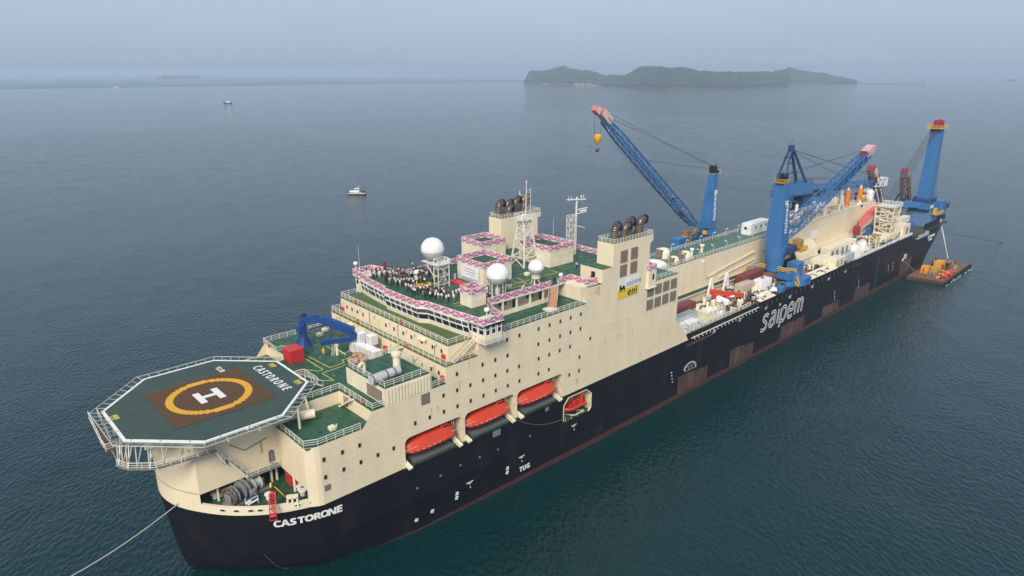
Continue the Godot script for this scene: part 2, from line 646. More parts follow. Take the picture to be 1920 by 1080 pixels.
func island() -> void:
	# shore points along the near side from the west cape to the east jetty, each with the height of the wooded ridge behind it and its depth
	var shore := [[3456, -3466, 0, 60], [3440, -3400, 66, 240], [3353, -2992, 98, 420], [3300, -2780, 66, 460], [3255, -2603, 40, 480], [3080, -2300, 44, 640], [2959, -2109, 82, 700], [2779, -1822, 84, 900], [2887, -1720, 62, 900], [3210, -1713, 54, 800], [3500, -1760, 62, 700], [3888, -1799, 70, 620], [4250, -1960, 68, 520], [4560, -2120, 86, 460], [4788, -2223, 84, 420], [4965, -2058, 54, 330], [5060, -1970, 30, 260], [5150, -1886, 0, 60]]
	var f := FastNoiseLite.new()
	f.frequency = 0.004
	f.fractal_octaves = 4
	f.seed = 5
	var eye := Vector2(0, 104.4)
	var cols := 150
	var rows := 14
	var grid := []
	for i in cols + 1:
		var s := float(i) / cols * (shore.size() - 1)
		var k := mini(int(s), shore.size() - 2)
		var a: Array = shore[k]
		var b: Array = shore[k + 1]
		var u := s - k
		var p := Vector2(lerpf(a[0], b[0], u), lerpf(a[1], b[1], u))
		var h := lerpf(a[2], b[2], u)
		var depth := lerpf(a[3], b[3], u)
		var away := (p - eye).normalized()
		var line := []
		for j in rows + 1:
			var w := float(j) / rows
			var q := p + away * depth * w
			var up := sin(PI * pow(w, 0.7)) if w > 0.0 else 0.0
			var y := h * up * (1.0 + 0.35 * f.get_noise_2d(q.x, q.y)) + (2.0 if j > 0 and j < rows else -3.0)
			line.append(Vector3(q.x, y, q.y))
		grid.append(line)
	var land := MB.new()
	var sand := MB.new()
	var tops := []
	for i in cols:
		for j in rows:
			var t := sand if j == 0 else land
			t.quad(grid[i][j], grid[i + 1][j], grid[i + 1][j + 1], grid[i][j + 1])
	var o := part_mesh(self, "island", mesh([land, paint(lin(0.03, 0.055, 0.025), 0.9), sand, paint(lin(0.05, 0.06, 0.035), 0.9)]))
	tag(o, "low wooded island with pale shore behind the cranes", "island", "", "structure")
	var crown := MB.new()
	var pts := []
	for k in 9:
		crown.ball(Vector3(rng.randf_range(-0.55, 0.55), rng.randf_range(-0.25, 0.5), rng.randf_range(-0.55, 0.55)), Vector3.ONE * rng.randf_range(0.35, 0.6), 6, 4)
	var leaf := paint(Color.WHITE, 0.9)
	leaf.vertex_color_use_as_albedo = true
	var mm := MultiMesh.new()
	mm.transform_format = MultiMesh.TRANSFORM_3D
	mm.use_colors = true
	mm.mesh = mesh([crown, leaf])
	var places := []
	for k in 15000:
		var i := rng.randf() * (cols - 1)
		var j := 0.35 + pow(rng.randf(), 1.6) * (rows - 1.6)
		var i0 := int(i)
		var j0 := int(j)
		var p: Vector3 = grid[i0][j0].lerp(grid[i0 + 1][j0], i - i0).lerp(grid[i0][j0 + 1].lerp(grid[i0 + 1][j0 + 1], i - i0), j - j0)
		if p.y < 1.0:
			continue
		places.append(p)
	mm.instance_count = places.size()
	for k in places.size():
		var r := rng.randf_range(7.0, 14.0)
		mm.set_instance_transform(k, Transform3D(Basis(Vector3.UP, rng.randf() * TAU).scaled(Vector3(r, r * rng.randf_range(0.8, 1.25), r)), places[k] + Vector3.UP * r * 0.45))
		var g := rng.randf_range(0.6, 1.35)
		mm.set_instance_color(k, Color(0.022 * g, 0.042 * g, 0.018 * g))
	var wood := MultiMeshInstance3D.new()
	wood.multimesh = mm
	hang(self, wood, "forest")
	tag(wood, "dense dark green trees covering the distant island", "forest", "", "stuff")
	var cliff := MB.new()
	for k in 34:
		var i := int(rng.randf_range(2, 34))
		var p: Vector3 = grid[i][0].lerp(grid[i + 1][0], rng.randf())
		var big := rng.randf_range(5, 12) * (1.7 if i > 20 and i < 31 else 1.0)
		cliff.bevel(p + Vector3(rng.randf_range(0, 12), big * 0.35, rng.randf_range(-12, 12)), Vector3(big * 1.8, big, big * 1.8), big * 0.3, Basis(Vector3.UP, rng.randf() * TAU))
	var c := part_mesh(self, "rocks", mesh([cliff, paint(lin(0.33, 0.24, 0.17), 0.95)]))
	tag(c, "pale orange rocks along the western shore of the island", "rocks", "", "stuff")
	var jetty := MB.new()
	jetty.bar(Vector3(5130, 2.5, -1900), Vector3(5440, 2.5, -1560), 10.0, 3.0)
	for k in 12:
		var q := Vector3(5130, 2, -1900).lerp(Vector3(5440, 2, -1560), k / 11.0)
		jetty.bar(q, q - Vector3.UP * 5, 5.0)
	solo("jetty", mesh([jetty, paint(lin(0.07, 0.07, 0.07), 0.9)]), "long low dark jetty reaching out from the island's east end", "jetty")
	for k in 3:
		var tank := MB.new()
		tank.lathe(Vector3.ZERO, [[20, 0], [20, 22], [0, 27]], 20)
		solo("storage_tank", mesh([tank, paint(lin(0.4, 0.3, 0.29), 0.7)]), ["pale round storage tank nearest the island's east point", "pale round storage tank in the middle of the far tank row", "pale round storage tank farthest right behind the island"][k], "tank", Vector3(5900 + k * 90, 8, -1980 + k * 120), 0.0, "tanks behind the island")


var S: Node3D
const DECK := 15.2
const TOPY := 36.7


func hull_station(k: int) -> Array:  # [waterline point, deck edge point] from the stem aft
	var t := [[25.6, 0, 22.6, 0], [27.0, 0.9, 22.85, 2.5], [28.9, 2.3, 23.6, 5.0], [31.2, 4.7, 25.0, 7.7], [35.0, 8.1, 27.6, 11.4], [38.8, 10.7, 30.6, 14.4], [44.2, 13.5, 34.4, 17.0], [48.3, 15.0, 39.3, 18.9], [52, 16.6, 45, 19.5], [58, 17.7, 58, 19.5], [86, 18.9, 86, 19.5], [110, 19.4, 110, 19.5], [140, 19.5, 140, 19.5], [200, 19.5, 200, 19.5], [260, 19.5, 260, 19.5], [308, 19.5, 308, 19.5], [318, 18.6, 332, 18.9], [321, 15, 343, 17], [322.5, 8, 346.5, 13], [323, 0, 347, 0]]
	return t[k]


func hull_point(s: float, y: float, side := 1.0) -> Vector3:
	var k := clampi(int(s), 0, 18)
	var u := s - k
	var q := []
	for c in 4:
		var p0: float = hull_station(maxi(k - 1, 0))[c]
		var p1: float = hull_station(k)[c]
		var p2: float = hull_station(k + 1)[c]
		var p3: float = hull_station(mini(k + 2, 19))[c]
		if k == 0 and (c == 1 or c == 3):
			p0 = -hull_station(1)[c]
		elif k == 0:
			p0 = hull_station(1)[c]
		if k >= 8 and k < 15:
			q.append(lerpf(p1, p2, u))
		else:
			q.append(p1 + 0.5 * u * (p2 - p0 + u * (2.0 * p0 - 5.0 * p1 + 4.0 * p2 - p3 + u * (3.0 * (p1 - p2) + p3 - p0))))
	var f := y / 15.0
	if f > 0.0 and s < 9.0:
		f = lerpf(pow(f, 0.4), f, clampf((s - 6.0) / 3.0, 0.0, 1.0))
	var fz := minf(1.0, y / 8.0) if s >= 9.0 else lerpf(f, minf(1.0, y / 8.0), clampf((s - 6.0) / 3.0, 0.0, 1.0))
	if f < 0.0:
		fz = f * 0.5
	return Vector3(lerpf(q[0], q[2], f), y, side * minf(19.5, lerpf(q[1], q[3], fz)))


func boot_line(x: float) -> float:
	return clampf((x - 40.0) / 50.0, 0.0, 1.0) * 1.35


func ship() -> void:
	S = thing("pipelay_ship", "long black and cream pipelaying ship with a green helicopter deck over its bow", "ship")
	var hull := MB.new()
	var boot := MB.new()
	var st := []
	for k in 9:
		for j in 4:
			st.append(k + j / 4.0)
	st.append_array([9.0, 10.0, 11.0, 12.0, 13.0, 14.0, 15.0, 15.33, 15.66, 16.0, 16.33, 16.66, 17.0, 17.33, 17.66, 18.0, 18.33, 18.66, 19.0])
	for side in [1.0, -1.0]:
		for i in st.size() - 1:
			var a: float = st[i]
			var b: float = st[i + 1]
			var la := [-2.0, boot_line(hull_point(a, 0).x), 0.6 + boot_line(hull_point(a, 0).x), 3.0, 5.5, 8.0, 10.0, 12.5, 15.0]
			var lb := [-2.0, boot_line(hull_point(b, 0).x), 0.6 + boot_line(hull_point(b, 0).x), 3.0, 5.5, 8.0, 10.0, 12.5, 15.0]
			for j in 8:
				if j >= 5 and a >= 9.0 and b <= 11.0:
					continue
				var p := hull_point(a, la[j], side)
				var q := hull_point(b, lb[j], side)
				var r := hull_point(b, lb[j + 1], side)
				var s := hull_point(a, la[j + 1], side)
				var t := boot if j == 0 else hull
				if side > 0:
					t.quad(p, q, r, s)
				else:
					t.quad(q, p, s, r)
	# the flat upper strake with the rescue boat's opening, and the bulwark aft
	var bay := [Vector2(95.0, 14.2), Vector2(100.6, 14.2), Vector2(102.2, 12.9), Vector2(102.2, 9.6), Vector2(101.4, 8.9), Vector2(93.9, 8.9), Vector2(93.6, 9.3), Vector2(93.6, 12.8)]
	hull.sheet([Vector2(58, 8), Vector2(110, 8), Vector2(110, 15), Vector2(58, 15)], [bay], func(p): return Vector3(p.x, p.y, 19.5))
	hull.sheet([Vector2(58, 8), Vector2(110, 8), Vector2(110, 15), Vector2(58, 15)], [], func(p): return Vector3(p.x, p.y, -19.5))
	for side in [1.0, -1.0]:
		hull.span(138.6, 296, 15, 16.5, side * 19.25 - 0.24, side * 19.25 + 0.24)
	hull.span(313, 330, 15, 18.2, 18.4, 19.2)
	part(S, "hull", hull, M.hull)
	part(S, "boot_topping", boot, M.boot, "dull red band along the waterline")
	# rescue boat bay
	var b := MB.new()
	b.span(93.2, 102.6, 8.6, 8.9, 15.2, 19.45)
	part(S, "boat_bay_deck", b, M.green)
	b = MB.new()
	b.span(93.2, 102.6, 8.9, 14.6, 15.0, 15.2)
	b.span(102.25, 102.6, 8.9, 14.6, 15.2, 19.45)
	b.span(93.2, 93.55, 8.9, 14.6, 15.2, 19.45)
	b.span(93.2, 102.6, 14.25, 14.6, 15.2, 19.45)
	for k in bay.size():
		var p: Vector2 = bay[k]
		var q: Vector2 = bay[(k + 1) % bay.size()]
		if q.y > 9.4 or p.y > 9.4:
			b.bar(Vector3(p.x, p.y, 19.5), Vector3(q.x, q.y, 19.5), 0.25, 0.16)
	part(S, "boat_bay", b, M.cream_plain)
	var rust2 := paint(lin(0.1, 0.05, 0.037), 0.8, M.rust.albedo_texture, Vector3(0.11, 0.014, 0.11))
	var rust3 := paint(lin(0.13, 0.085, 0.068), 0.75, M.rust.albedo_texture, Vector3(0.07, 0.01, 0.07))
	# rusty rubbing panels on the black side: each sheet of plating a piece
	for r in [[135.4, 149, 6.2, 4.9], [160.1, 172.7, 6.3, 4.9], [189.2, 204.5, 5.4, 5.2], [218.1, 230.8, 4.6, 4.4], [243.9, 257.2, 5.6, 4.9], [287.5, 300, 6.6, 7.4]]:
		var m := int((r[1] - r[0]) / 2.2)
		for k in m:
			var x0: float = lerpf(r[0], r[1], float(k) / m)
			var x1: float = lerpf(r[0], r[1], float(k + 1) / m)
			var p := MB.new()
			var y1: float = lerpf(r[2], r[3], float(k) / m) - (rng.randf_range(0.0, 0.35) if k % 3 == 0 else 0.0)
			p.span(x0 + 0.02, x1 - 0.02, 1.35, y1, 19.46, 19.53 + 0.015 * (k % 3))
			part_mesh(S, "rubbing_plate", mesh([p, [M.rust, rust2, rust3, M.rust][rng.randi_range(0, 3)]]))
	walls()
	decks()
	openings()
	lettering()


func shell_holes() -> Array:
	return [rounded(55.0, 67.1, 14.0, 20.35, 1.1), rounded(67.75, 79.9, 14.0, 20.35, 1.1), rounded(80.5, 93.1, 14.0, 20.35, 1.1), [Vector2(99.9, 34.5), Vector2(101.6, 34.5), Vector2(101.6, 36.3), Vector2(99.9, 36.3)], [Vector2(102.0, 34.5), Vector2(103.8, 34.5), Vector2(103.8, 36.3), Vector2(102.0, 36.3)]]


func walls() -> void:
	var b := MB.new()
	var outer := [Vector2(40, 15.02), Vector2(138.55, 15.02), Vector2(136.8, 17.3), Vector2(132.9, 21.4), Vector2(132.5, 22), Vector2(132.5, 33.4), Vector2(122.3, 33.4), Vector2(122.3, 36.4), Vector2(120.2, 36.4), Vector2(120.2, 42.6), Vector2(121.2, 43.2), Vector2(121.2, 44.4), Vector2(107.8, 44.4), Vector2(107.8, 39.6), Vector2(104.4, 39.6), Vector2(104.4, 36.7), Vector2(99.6, 36.7), Vector2(99.6, 33.5), Vector2(71.2, 33.5), Vector2(71.2, 30.5), Vector2(64, 30.5), Vector2(64, 27.5), Vector2(49.4, 27.5), Vector2(47.4, 25.1), Vector2(40, 25.1)]
	b.sheet(outer, shell_holes(), func(p): return Vector3(p.x, p.y, 19.5))
	b.sheet(outer, [], func(p): return Vector3(p.x, p.y, -19.5))
	# turn of the bow from the flat side to the notch corner
	for side in [1.0, -1.0]:
		var e := [Vector2(38.0, 18.5 * side), Vector2(38.7, 18.95 * side), Vector2(39.3, 19.3 * side), Vector2(40.0, 19.5 * side)]
		for k in 3:
			var lo := [15.02, 15.02]
			if side > 0:
				b.quad(Vector3(e[k].x, 15.02, e[k].y), Vector3(e[k + 1].x, 15.02, e[k + 1].y), Vector3(e[k + 1].x, 25.1, e[k + 1].y), Vector3(e[k].x, 25.1, e[k].y))
			else:
				b.quad(Vector3(e[k + 1].x, 15.02, e[k + 1].y), Vector3(e[k].x, 15.02, e[k].y), Vector3(e[k].x, 25.1, e[k].y), Vector3(e[k + 1].x, 25.1, e[k + 1].y))
	part(S, "side_shell", b, M.cream)
	# lifeboat bays: floor, back wall, ceiling, ends
	b = MB.new()
	b.span(54.6, 93.6, 15.0, 20.6, 14.0, 14.3)
	b.span(54.6, 93.6, 20.4, 20.6, 14.3, 19.48)
	for x in [[54.6, 54.98], [67.12, 67.72], [79.92, 80.48], [93.12, 93.5]]:
		b.span(x[0], x[1], 15.0, 20.4, 14.3, 19.48)
	part(S, "lifeboat_bay", b, M.cream_plain)
	b = MB.new()
	b.span(54.6, 93.6, 14.75, 15.05, 14.3, 19.62)
	part(S, "lifeboat_deck", b, M.green)
	# bow casing: the plating round the stem and the house below the helicopter deck
	b = MB.new()
	var stem := []
	for k in range(13, -1, -1):
		var p := hull_point(k / 4.0, 15.0)
		if p.z <= 8.7:
			stem.append(Vector2(p.x, p.z))
	var ring := []
	ring.append(Vector2(25.7, 8.7))
	ring.append_array(stem)
	for k in range(stem.size() - 2, -1, -1):
		ring.append(Vector2(stem[k].x, -stem[k].y))
	ring.append(Vector2(25.7, -8.7))
	for k in ring.size() - 1:
		var p: Vector2 = ring[k]
		var q: Vector2 = ring[k + 1]
		b.quad(Vector3(q.x, 15.02, q.y), Vector3(p.x, 15.02, p.y), Vector3(p.x, 27.0, p.y), Vector3(q.x, 27.0, q.y))
	var plan := ring.duplicate()
	plan.append(Vector2(38, -8.7))
	plan.append(Vector2(38, 8.7))
	b.prism(plan, 27.0, 27.2)
	b.prism(plan, 18.0, 18.2)
	for side in [1.0, -1.0]:
		b.span(25.7, 38, 18.2, 27.0, side * 8.6 - 0.1, side * 8.6 + 0.1)
	part(S, "bow_casing", b, M.cream)
	# bulwark round the open mooring deck
	for side in [1.0, -1.0]:
		b = MB.new()
		for k in range(12, 28):
			var p := hull_point(k / 4.0, 15.0, side)
			var q := hull_point((k + 1) / 4.0, 15.0, side)
			if absf(p.z) < 8.2 or q.x > 39.0:
				continue
			var inn := Vector3(0.45, 0, -0.25 * side)
			var u := Vector3.UP * 1.35
			var lift := Vector3.UP * 0.02
			if side > 0:
				b.quad(p + lift, q + lift, q + u, p + u)
				b.quad(p + u, q + u, q + u + inn, p + u + inn)
			else:
				b.quad(q + lift, p + lift, p + u, q + u)
				b.quad(q + u, p + u, p + u + inn, q + u + inn)
			b.quad(q + inn + lift, p + inn + lift, p + u + inn, q + u + inn)
		part(S, "bulwark", b, M.ivory)
	# houses, lowest first
	b = MB.new()
	b.prism([Vector2(38, -18.5), Vector2(38.7, -18.95), Vector2(40, -19.4), Vector2(55, -19.4), Vector2(55, 19.4), Vector2(40, 19.4), Vector2(38.7, 18.9), Vector2(38, 18.45)], 18.0, 24.9)
	part(S, "forward_house", b, M.cream)
	b = MB.new()
	b.span(38, 49.4, 24.9, 27.2, -9, 9)
	b.prism([Vector2(49.4, -19.4), Vector2(54.9, -19.4), Vector2(54.9, 19.4), Vector2(49.4, 19.4)], 24.9, 27.3)
	b.span(54.95, 64, 20.6, 27.3, -19.4, 19.4)
	b.span(54.95, 64, 15.0, 20.6, -14, 14)
	part(S, "crane_deck_house", b, M.cream)
	b = MB.new()
	b.span(64, 93.8, 20.7, 30.3, -19.4, 19.4)
	b.span(64.1, 93.8, 15.0, 20.7, -14, 14)
	b.span(93.8, 132.4, 15.0, 30.3, -19.4, 19.4)
	part(S, "main_house", b, M.cream)
	b = MB.new()
	b.span(65.6, 71.2, 30.3, 33.3, -18, 18)
	b.span(71.2, 99.6, 30.3, 33.3, -19.4, 19.4)
	b.span(99.6, 132.4, 30.3, 33.3, -19.4, 19.4)
	part(S, "bridge_deck_house", b, M.cream)
	# house on the port side of the crane deck
	b = MB.new()
	b.span(51.8, 60.9, 27.3, 30.3, 7.6, 19.42)
	for k in 14:
		var x := 52.2 + k * 0.62
		b.span(x, x + 0.3, 27.55, 30.1, 19.42, 19.56)
	part(S, "fan_house", b, M.ivory)
	bridge()
	# weld seams that show as fine lines along the side
	b = MB.new()
	for y in [18.05, 21.1, 24.15, 27.2, 30.2]:
		b.span(40.2 if y < 25 else (64.0 if y > 28 else 49.5), 132.3, y, y + 0.07, 19.5, 19.53)
	for x in [46.0, 54.0, 72.4, 84.2, 96.4, 104.3, 113.0, 125.5]:
		b.span(x, x + 0.05, 20.6 if x > 54.5 and x < 93.5 else 15.1, 25.0 if x < 48 else (27.4 if x < 60 else 33.3), 19.5, 19.525)
	part(S, "weld_seam", b, M.cream_plain)
	# a louvred block behind the port funnel
	for r in 2:
		for k in 4:
			var x := 120.2 + k * 3.0
			if r == 0 and k == 0:
				pass
			var y := 30.3 - r * 3.1
			var f := MB.new()
			f.span(x, x + 2.3, y - 0.1, y + 2.2, 19.5, 19.56)
			var lv := MB.new()
			for j in 7:
				lv.box(Vector3(x + 1.15, y + 0.1 + j * 0.31, 19.6), Vector3(2.2, 0.05, 0.24), Basis(Vector3.RIGHT, 0.6))
			part_mesh(S, "louver", mesh([f, M.shade, lv, M.louver]))
	# small lookout cabin standing on the corner by the funnel
	b = MB.new()
	b.span(119.6, 122.3, 32.6, 36.5, 18.2, 20.1)
	b.span(119.4, 122.5, 32.4, 32.6, 18.2, 20.3)
	part(S, "lookout_cabin", b, M.ivory)
	b = MB.new()
	b.span(120.9, 121.5, 34.3, 35.6, 20.1, 20.14)
	part(S, "window", b, M.glass)


func front_line(y: float) -> Array:  # the bridge front from starboard to port, leaning out towards its top
	var k := clampf((y - 33.5) / 3.3, 0.0, 1.0) * 0.55
	return [Vector2(70.6 - k, -17.6), Vector2(69.9 - k, -12.5), Vector2(69.3 - k, -5.7), Vector2(68.7 - k, -5.4), Vector2(68.7 - k, 5.4), Vector2(69.9 - k, 7.0), Vector2(70.5 - k, 14.6), Vector2(70.9 - k, 17.6)]


func bridge() -> void:
	var b := MB.new()
	var white := MB.new()
	var rows := [[33.3, 34.3], [36.45, 36.75]]
	for r in rows:
		var lo := front_line(r[0])
		var hi := front_line(r[1])
		for k in lo.size() - 1:
			b.quad(Vector3(lo[k].x, r[0], lo[k].y), Vector3(lo[k + 1].x, r[0], lo[k + 1].y), Vector3(hi[k + 1].x, r[1], hi[k + 1].y), Vector3(hi[k].x, r[1], hi[k].y))
	# port and starboard wings
	for s in [1.0, -1.0]:
		var w := [Vector2(70.9, 17.6 * s), Vector2(71.2, 21.2 * s), Vector2(75.2, 21.2 * s), Vector2(75.6, 17.6 * s)]
		b.prism(w, 32.9, 34.75)
		b.prism([Vector2(70.4, 17.6 * s), Vector2(70.7, 21.6 * s), Vector2(75.4, 21.6 * s), Vector2(75.6, 17.6 * s)], 36.4, 36.75)
		b.span(71.6, 75.5, 34.75, 36.4, 17.7 * s - 0.2, 17.7 * s + 0.2)
	# rear wall of the bridge and the house under the roof, set back from the promenade
	b.span(75, 103, 33.3, 36.4, -11.2, 11.2)
	b.span(100, 120, 33.3, 36.4, -19.35, 17.6)
	# portal columns and low parapet of the promenade
	for s in [1.0, -1.0]:
		for k in 6:
			var x := 78.8 + k * 3.65
			b.span(x, x + 0.35, 33.3, 36.4, s * 13.2 - 0.15, s * 13.2 + 0.15)
		b.span(75.6, 97.2, 33.3, 34.35, s * 13.2 - 0.1, s * 13.2 + 0.1)
	part(S, "bridge_wall", b, M.ivory)
	# roof
	b = MB.new()
	b.prism(roof_plan(), 36.4, 36.68)
	part(S, "roof_edge", b, M.ivory)
	b = MB.new()
	b.prism(roof_plan(0.25), 36.68, TOPY)
	part(S, "roof_deck", b, M.green)
	# windows: a lower row leaning in under a white sill, an upper row above it
	for r in [[34.3, 35.42, 0.0, "window", 0.12], [35.55, 36.42, 0.0, "upper_window", 0.02]]:
		var lo := front_line(r[0])
		var hi := front_line(r[1])
		for k in lo.size() - 1:
			var l0 := Vector3(lo[k].x, r[0], lo[k].y)
			var l1 := Vector3(lo[k + 1].x, r[0], lo[k + 1].y)
			var h0 := Vector3(hi[k].x, r[1], hi[k].y)
			var h1 := Vector3(hi[k + 1].x, r[1], hi[k + 1].y)
			var m := maxi(1, int(round(l0.distance_to(l1) / 1.75)))
			var inward := Vector3(float(r[4]), 0, 0)
			for j in m:
				var u0 := j / float(m)
				var u1 := (j + 1) / float(m)
				var g0 := u0 + 0.05 / m
				var g1 := u1 - 0.05 / m
				var pane := MB.new()
				pane.quad(l0.lerp(l1, g0) + inward, l0.lerp(l1, g1) + inward, h0.lerp(h1, g1), h0.lerp(h1, g0))
				if m > 1 or k != 2:
					part(S, r[3], pane, M.glass if r[3] == "window" else M.shade)
				white.bar(l0.lerp(l1, u0) + inward, h0.lerp(h1, u0), 0.16, 0.16)
			white.bar(l1 + inward, h1, 0.16, 0.16)
			white.bar(h0, h1, 0.1, 0.1)
			white.bar(l0, l1, 0.1, 0.1)
	for s in [1.0, -1.0]:
		var w := [Vector3(71.0, 0, 17.9 * s), Vector3(71.2, 0, 21.2 * s), Vector3(75.2, 0, 21.2 * s)]
		for k in 2:
			for r in [[34.75, 35.6, "window"], [35.72, 36.4, "upper_window"]]:
				for j in (2 if k == 0 else 3):
					var m := 2.0 if k == 0 else 3.0
					var p: Vector3 = w[k].lerp(w[k + 1], j / m + 0.05) + Vector3.UP * r[0]
					var q: Vector3 = w[k].lerp(w[k + 1], (j + 1) / m - 0.05) + Vector3.UP * r[0]
					var pane := MB.new()
					var t := Vector3.UP * (float(r[1]) - float(r[0]))
					pane.quad(p, q, q + t, p + t)
					part(S, r[2], pane, M.glass if r[2] == "window" else M.shade)
					white.bar(p, p + t, 0.16)
					white.bar(q, q + t, 0.16)
			white.bar(w[k] + Vector3.UP * 35.66, w[k + 1] + Vector3.UP * 35.66, 0.14, 0.14)
	part(S, "window_frame", white, M.white)
	# shaded doors and windows along the promenade
	for k in 6:
		var d := MB.new()
		var x := 79.6 + k * 3.7
		d.span(x, x + (0.9 if k % 2 == 0 else 2.1), 33.6 if k % 2 == 0 else 34.6, 35.7, 11.2, 11.24)
		part(S, "door" if k % 2 == 0 else "window", d, M.shade)


func roof_plan(inset := 0.0) -> Array:
	var i := inset
	var f := front_line(36.75)
	var out := [Vector2(75.6, -17.6 + i), Vector2(75.4, -21.6 + i), Vector2(70.7 + i, -21.6 + i), Vector2(70.4 + i, -17.6)]
	for k in range(1, 7):
		out.append(f[k] + Vector2(i, 0))
	out.append_array([Vector2(70.4 + i, 17.6), Vector2(70.7 + i, 21.6 - i), Vector2(75.4, 21.6 - i), Vector2(75.7, 17.6 - i), Vector2(76.6, 16.9 - i), Vector2(78.6, 13.4 - i), Vector2(97.2, 13.6 - i), Vector2(102.0, 13.2 - i), Vector2(101.6, 17.9 - i), Vector2(104.4, 18.2 - i), Vector2(122, 15.0 - i), Vector2(122, -19.4 + i), Vector2(99.6, -19.4 + i), Vector2(97.2, -13.6 + i), Vector2(78.6, -13.4 + i), Vector2(76.6, -16.9 + i)])
	return out


func decks() -> void:
	var b := MB.new()
	var plan := []
	for k in range(28, -1, -1):
		var p := hull_point(k / 4.0, 15.0)
		plan.append(Vector2(p.x + 0.1, p.z - 0.1 if p.z > 0.2 else p.z))
	for k in range(1, 29):
		var p := hull_point(k / 4.0, 15.0)
		plan.append(Vector2(p.x + 0.1, -p.z + 0.1))
	plan.append(Vector2(54.5, -19.3))
	plan.append(Vector2(54.5, 19.3))
	b.prism(plan, 14.9, DECK)
	part(S, "mooring_deck", b, M.green)
	b = MB.new()
	b.span(54.0, 54.4, DECK, 18, -19.3, 19.3)
	part(S, "mooring_bulkhead", b, M.cream_plain)
	for s in [1.0, -1.0]:
		b = MB.new()
		b.span(38.15, 49.35, 24.9, 25.05, s * 14.1 - 5.0, s * 14.1 + 5.0)
		part(S, "fore_deck", b, M.green)
	b = MB.new()
	b.span(38, 49.4, 27.2, 27.5, -9, 9)
	b.span(49.45, 64, 27.3, 27.5, -19.35, 19.35)
	part(S, "crane_deck", b, M.green)
	b = MB.new()
	b.span(52.0, 60.75, 30.3, 30.45, 7.8, 19.2)
	part(S, "fan_house_roof", b, M.green)
	b = MB.new()
	b.span(64.05, 65.6, 30.3, 30.5, -19.35, 19.35)
	b.span(65.6, 71.2, 30.3, 30.5, 18.0, 19.35)
	b.span(65.6, 71.2, 30.3, 30.5, -19.35, -18.0)
	part(S, "ledge_deck", b, M.green_dry, "yellowish green walkway deck")
	b = MB.new()
	b.span(65.7, 73, 33.3, 33.5, -17.9, 17.9)
	part(S, "bridge_front_deck", b, M.green_dry)
	b = MB.new()
	b.span(71.2, 100, 33.3, 33.5, 11.3, 19.35)
	part(S, "promenade_deck", b, M.green)
	b = MB.new()
	b.span(71.2, 100, 33.3, 33.5, -19.35, -11.3)
	part(S, "promenade_deck", b, M.green)
	b = MB.new()
	b.span(122.3, 132.3, 33.3, 33.45, -19.3, 19.3)
	part(S, "after_roof", b, M.green_pale)
	b = MB.new()
	b.span(132.5, 340, 14.9, 15.9, -19.2, 19.2)
	b.prism([Vector2(308, -19.2), Vector2(332, -18.7), Vector2(343, -16.8), Vector2(346.3, -12), Vector2(346.8, 0), Vector2(346.3, 12), Vector2(343, 16.8), Vector2(332, 18.7), Vector2(308, 19.2)], 13.0, 15.0)
	part(S, "main_deck", b, M.deck_aft)
	# yellow walkway lines on the crane deck and the roof
	b = MB.new()
	var line := func(p: Vector2, q: Vector2, y: float) -> void:
		b.bar(Vector3(p.x, y, p.y), Vector3(q.x, y, q.y), 0.16, 0.012)
	var d := [Vector2(52.2, -8.8), Vector2(52.7, 0.0), Vector2(55.7, -0.2), Vector2(56.1, -1.6), Vector2(57.6, -1.4)]
	for k in d.size() - 1:
		line.call(d[k], d[k + 1], 27.508)
	d = [Vector2(51.4, -7.4), Vector2(51.4, 0.0), Vector2(50.5, 0.0), Vector2(48.7, -2.8), Vector2(47.0, -3.0)]
	for k in d.size() - 1:
		line.call(d[k], d[k + 1], 27.508)
	d = [Vector2(55.5, 0.9), Vector2(50.5, 1.3), Vector2(50.6, 5.3), Vector2(48.2, 3.2), Vector2(47.2, 4.4)]
	for k in d.size() - 1:
		line.call(d[k], d[k + 1], 27.508)
	d = [Vector2(57.2, -9.5), Vector2(57.4, -4.2), Vector2(59.2, -4.2)]
	for k in d.size() - 1:
		line.call(d[k], d[k + 1], 27.508)
	line.call(Vector2(66.9, -17), Vector2(66.9, 16.4), 33.508)
	line.call(Vector2(64.8, -17), Vector2(64.8, 17), 30.508)
	for q in [[Vector2(79.2, 7.4), Vector2(104, 7.4)], [Vector2(79.2, 9.0), Vector2(93, 9.0)], [Vector2(92, 5.6), Vector2(94.4, 11.6)], [Vector2(94.8, 4.4), Vector2(93.2, 8.8)], [Vector2(79.2, 9.0), Vector2(74.2, 8.6)], [Vector2(79.2, 7.4), Vector2(79.2, 3.0)], [Vector2(104, 7.4), Vector2(104, 5.6)], [Vector2(96, -6), Vector2(104, -11.5)], [Vector2(79, 12.4), Vector2(73.8, 9.8)]]:
		line.call(q[0], q[1], TOPY + 0.008)
	part(S, "walkway_line", b, M.yellow_line)
	# railings
	b = MB.new()
	rail(b, [Vector3(38.2, 25.05, 9.4), Vector3(38.2, 25.05, 18.3), Vector3(40, 25.1, 19.3), Vector3(47.2, 25.1, 19.3)])
	part(S, "railing", b, M.rail)
	b = MB.new()
	rail(b, [Vector3(40, 27.5, 8.8), Vector3(49.6, 27.5, 9.0), Vector3(49.6, 27.5, 14), Vector3(49.6, 27.5, 19.2), Vector3(51.7, 27.5, 19.2)])
	part(S, "railing", b, M.rail)
	b = MB.new()
	rail(b, [Vector3(61.2, 27.5, 19.2), Vector3(63.9, 27.5, 19.2)])
	part(S, "railing", b, M.rail)
	b = MB.new()
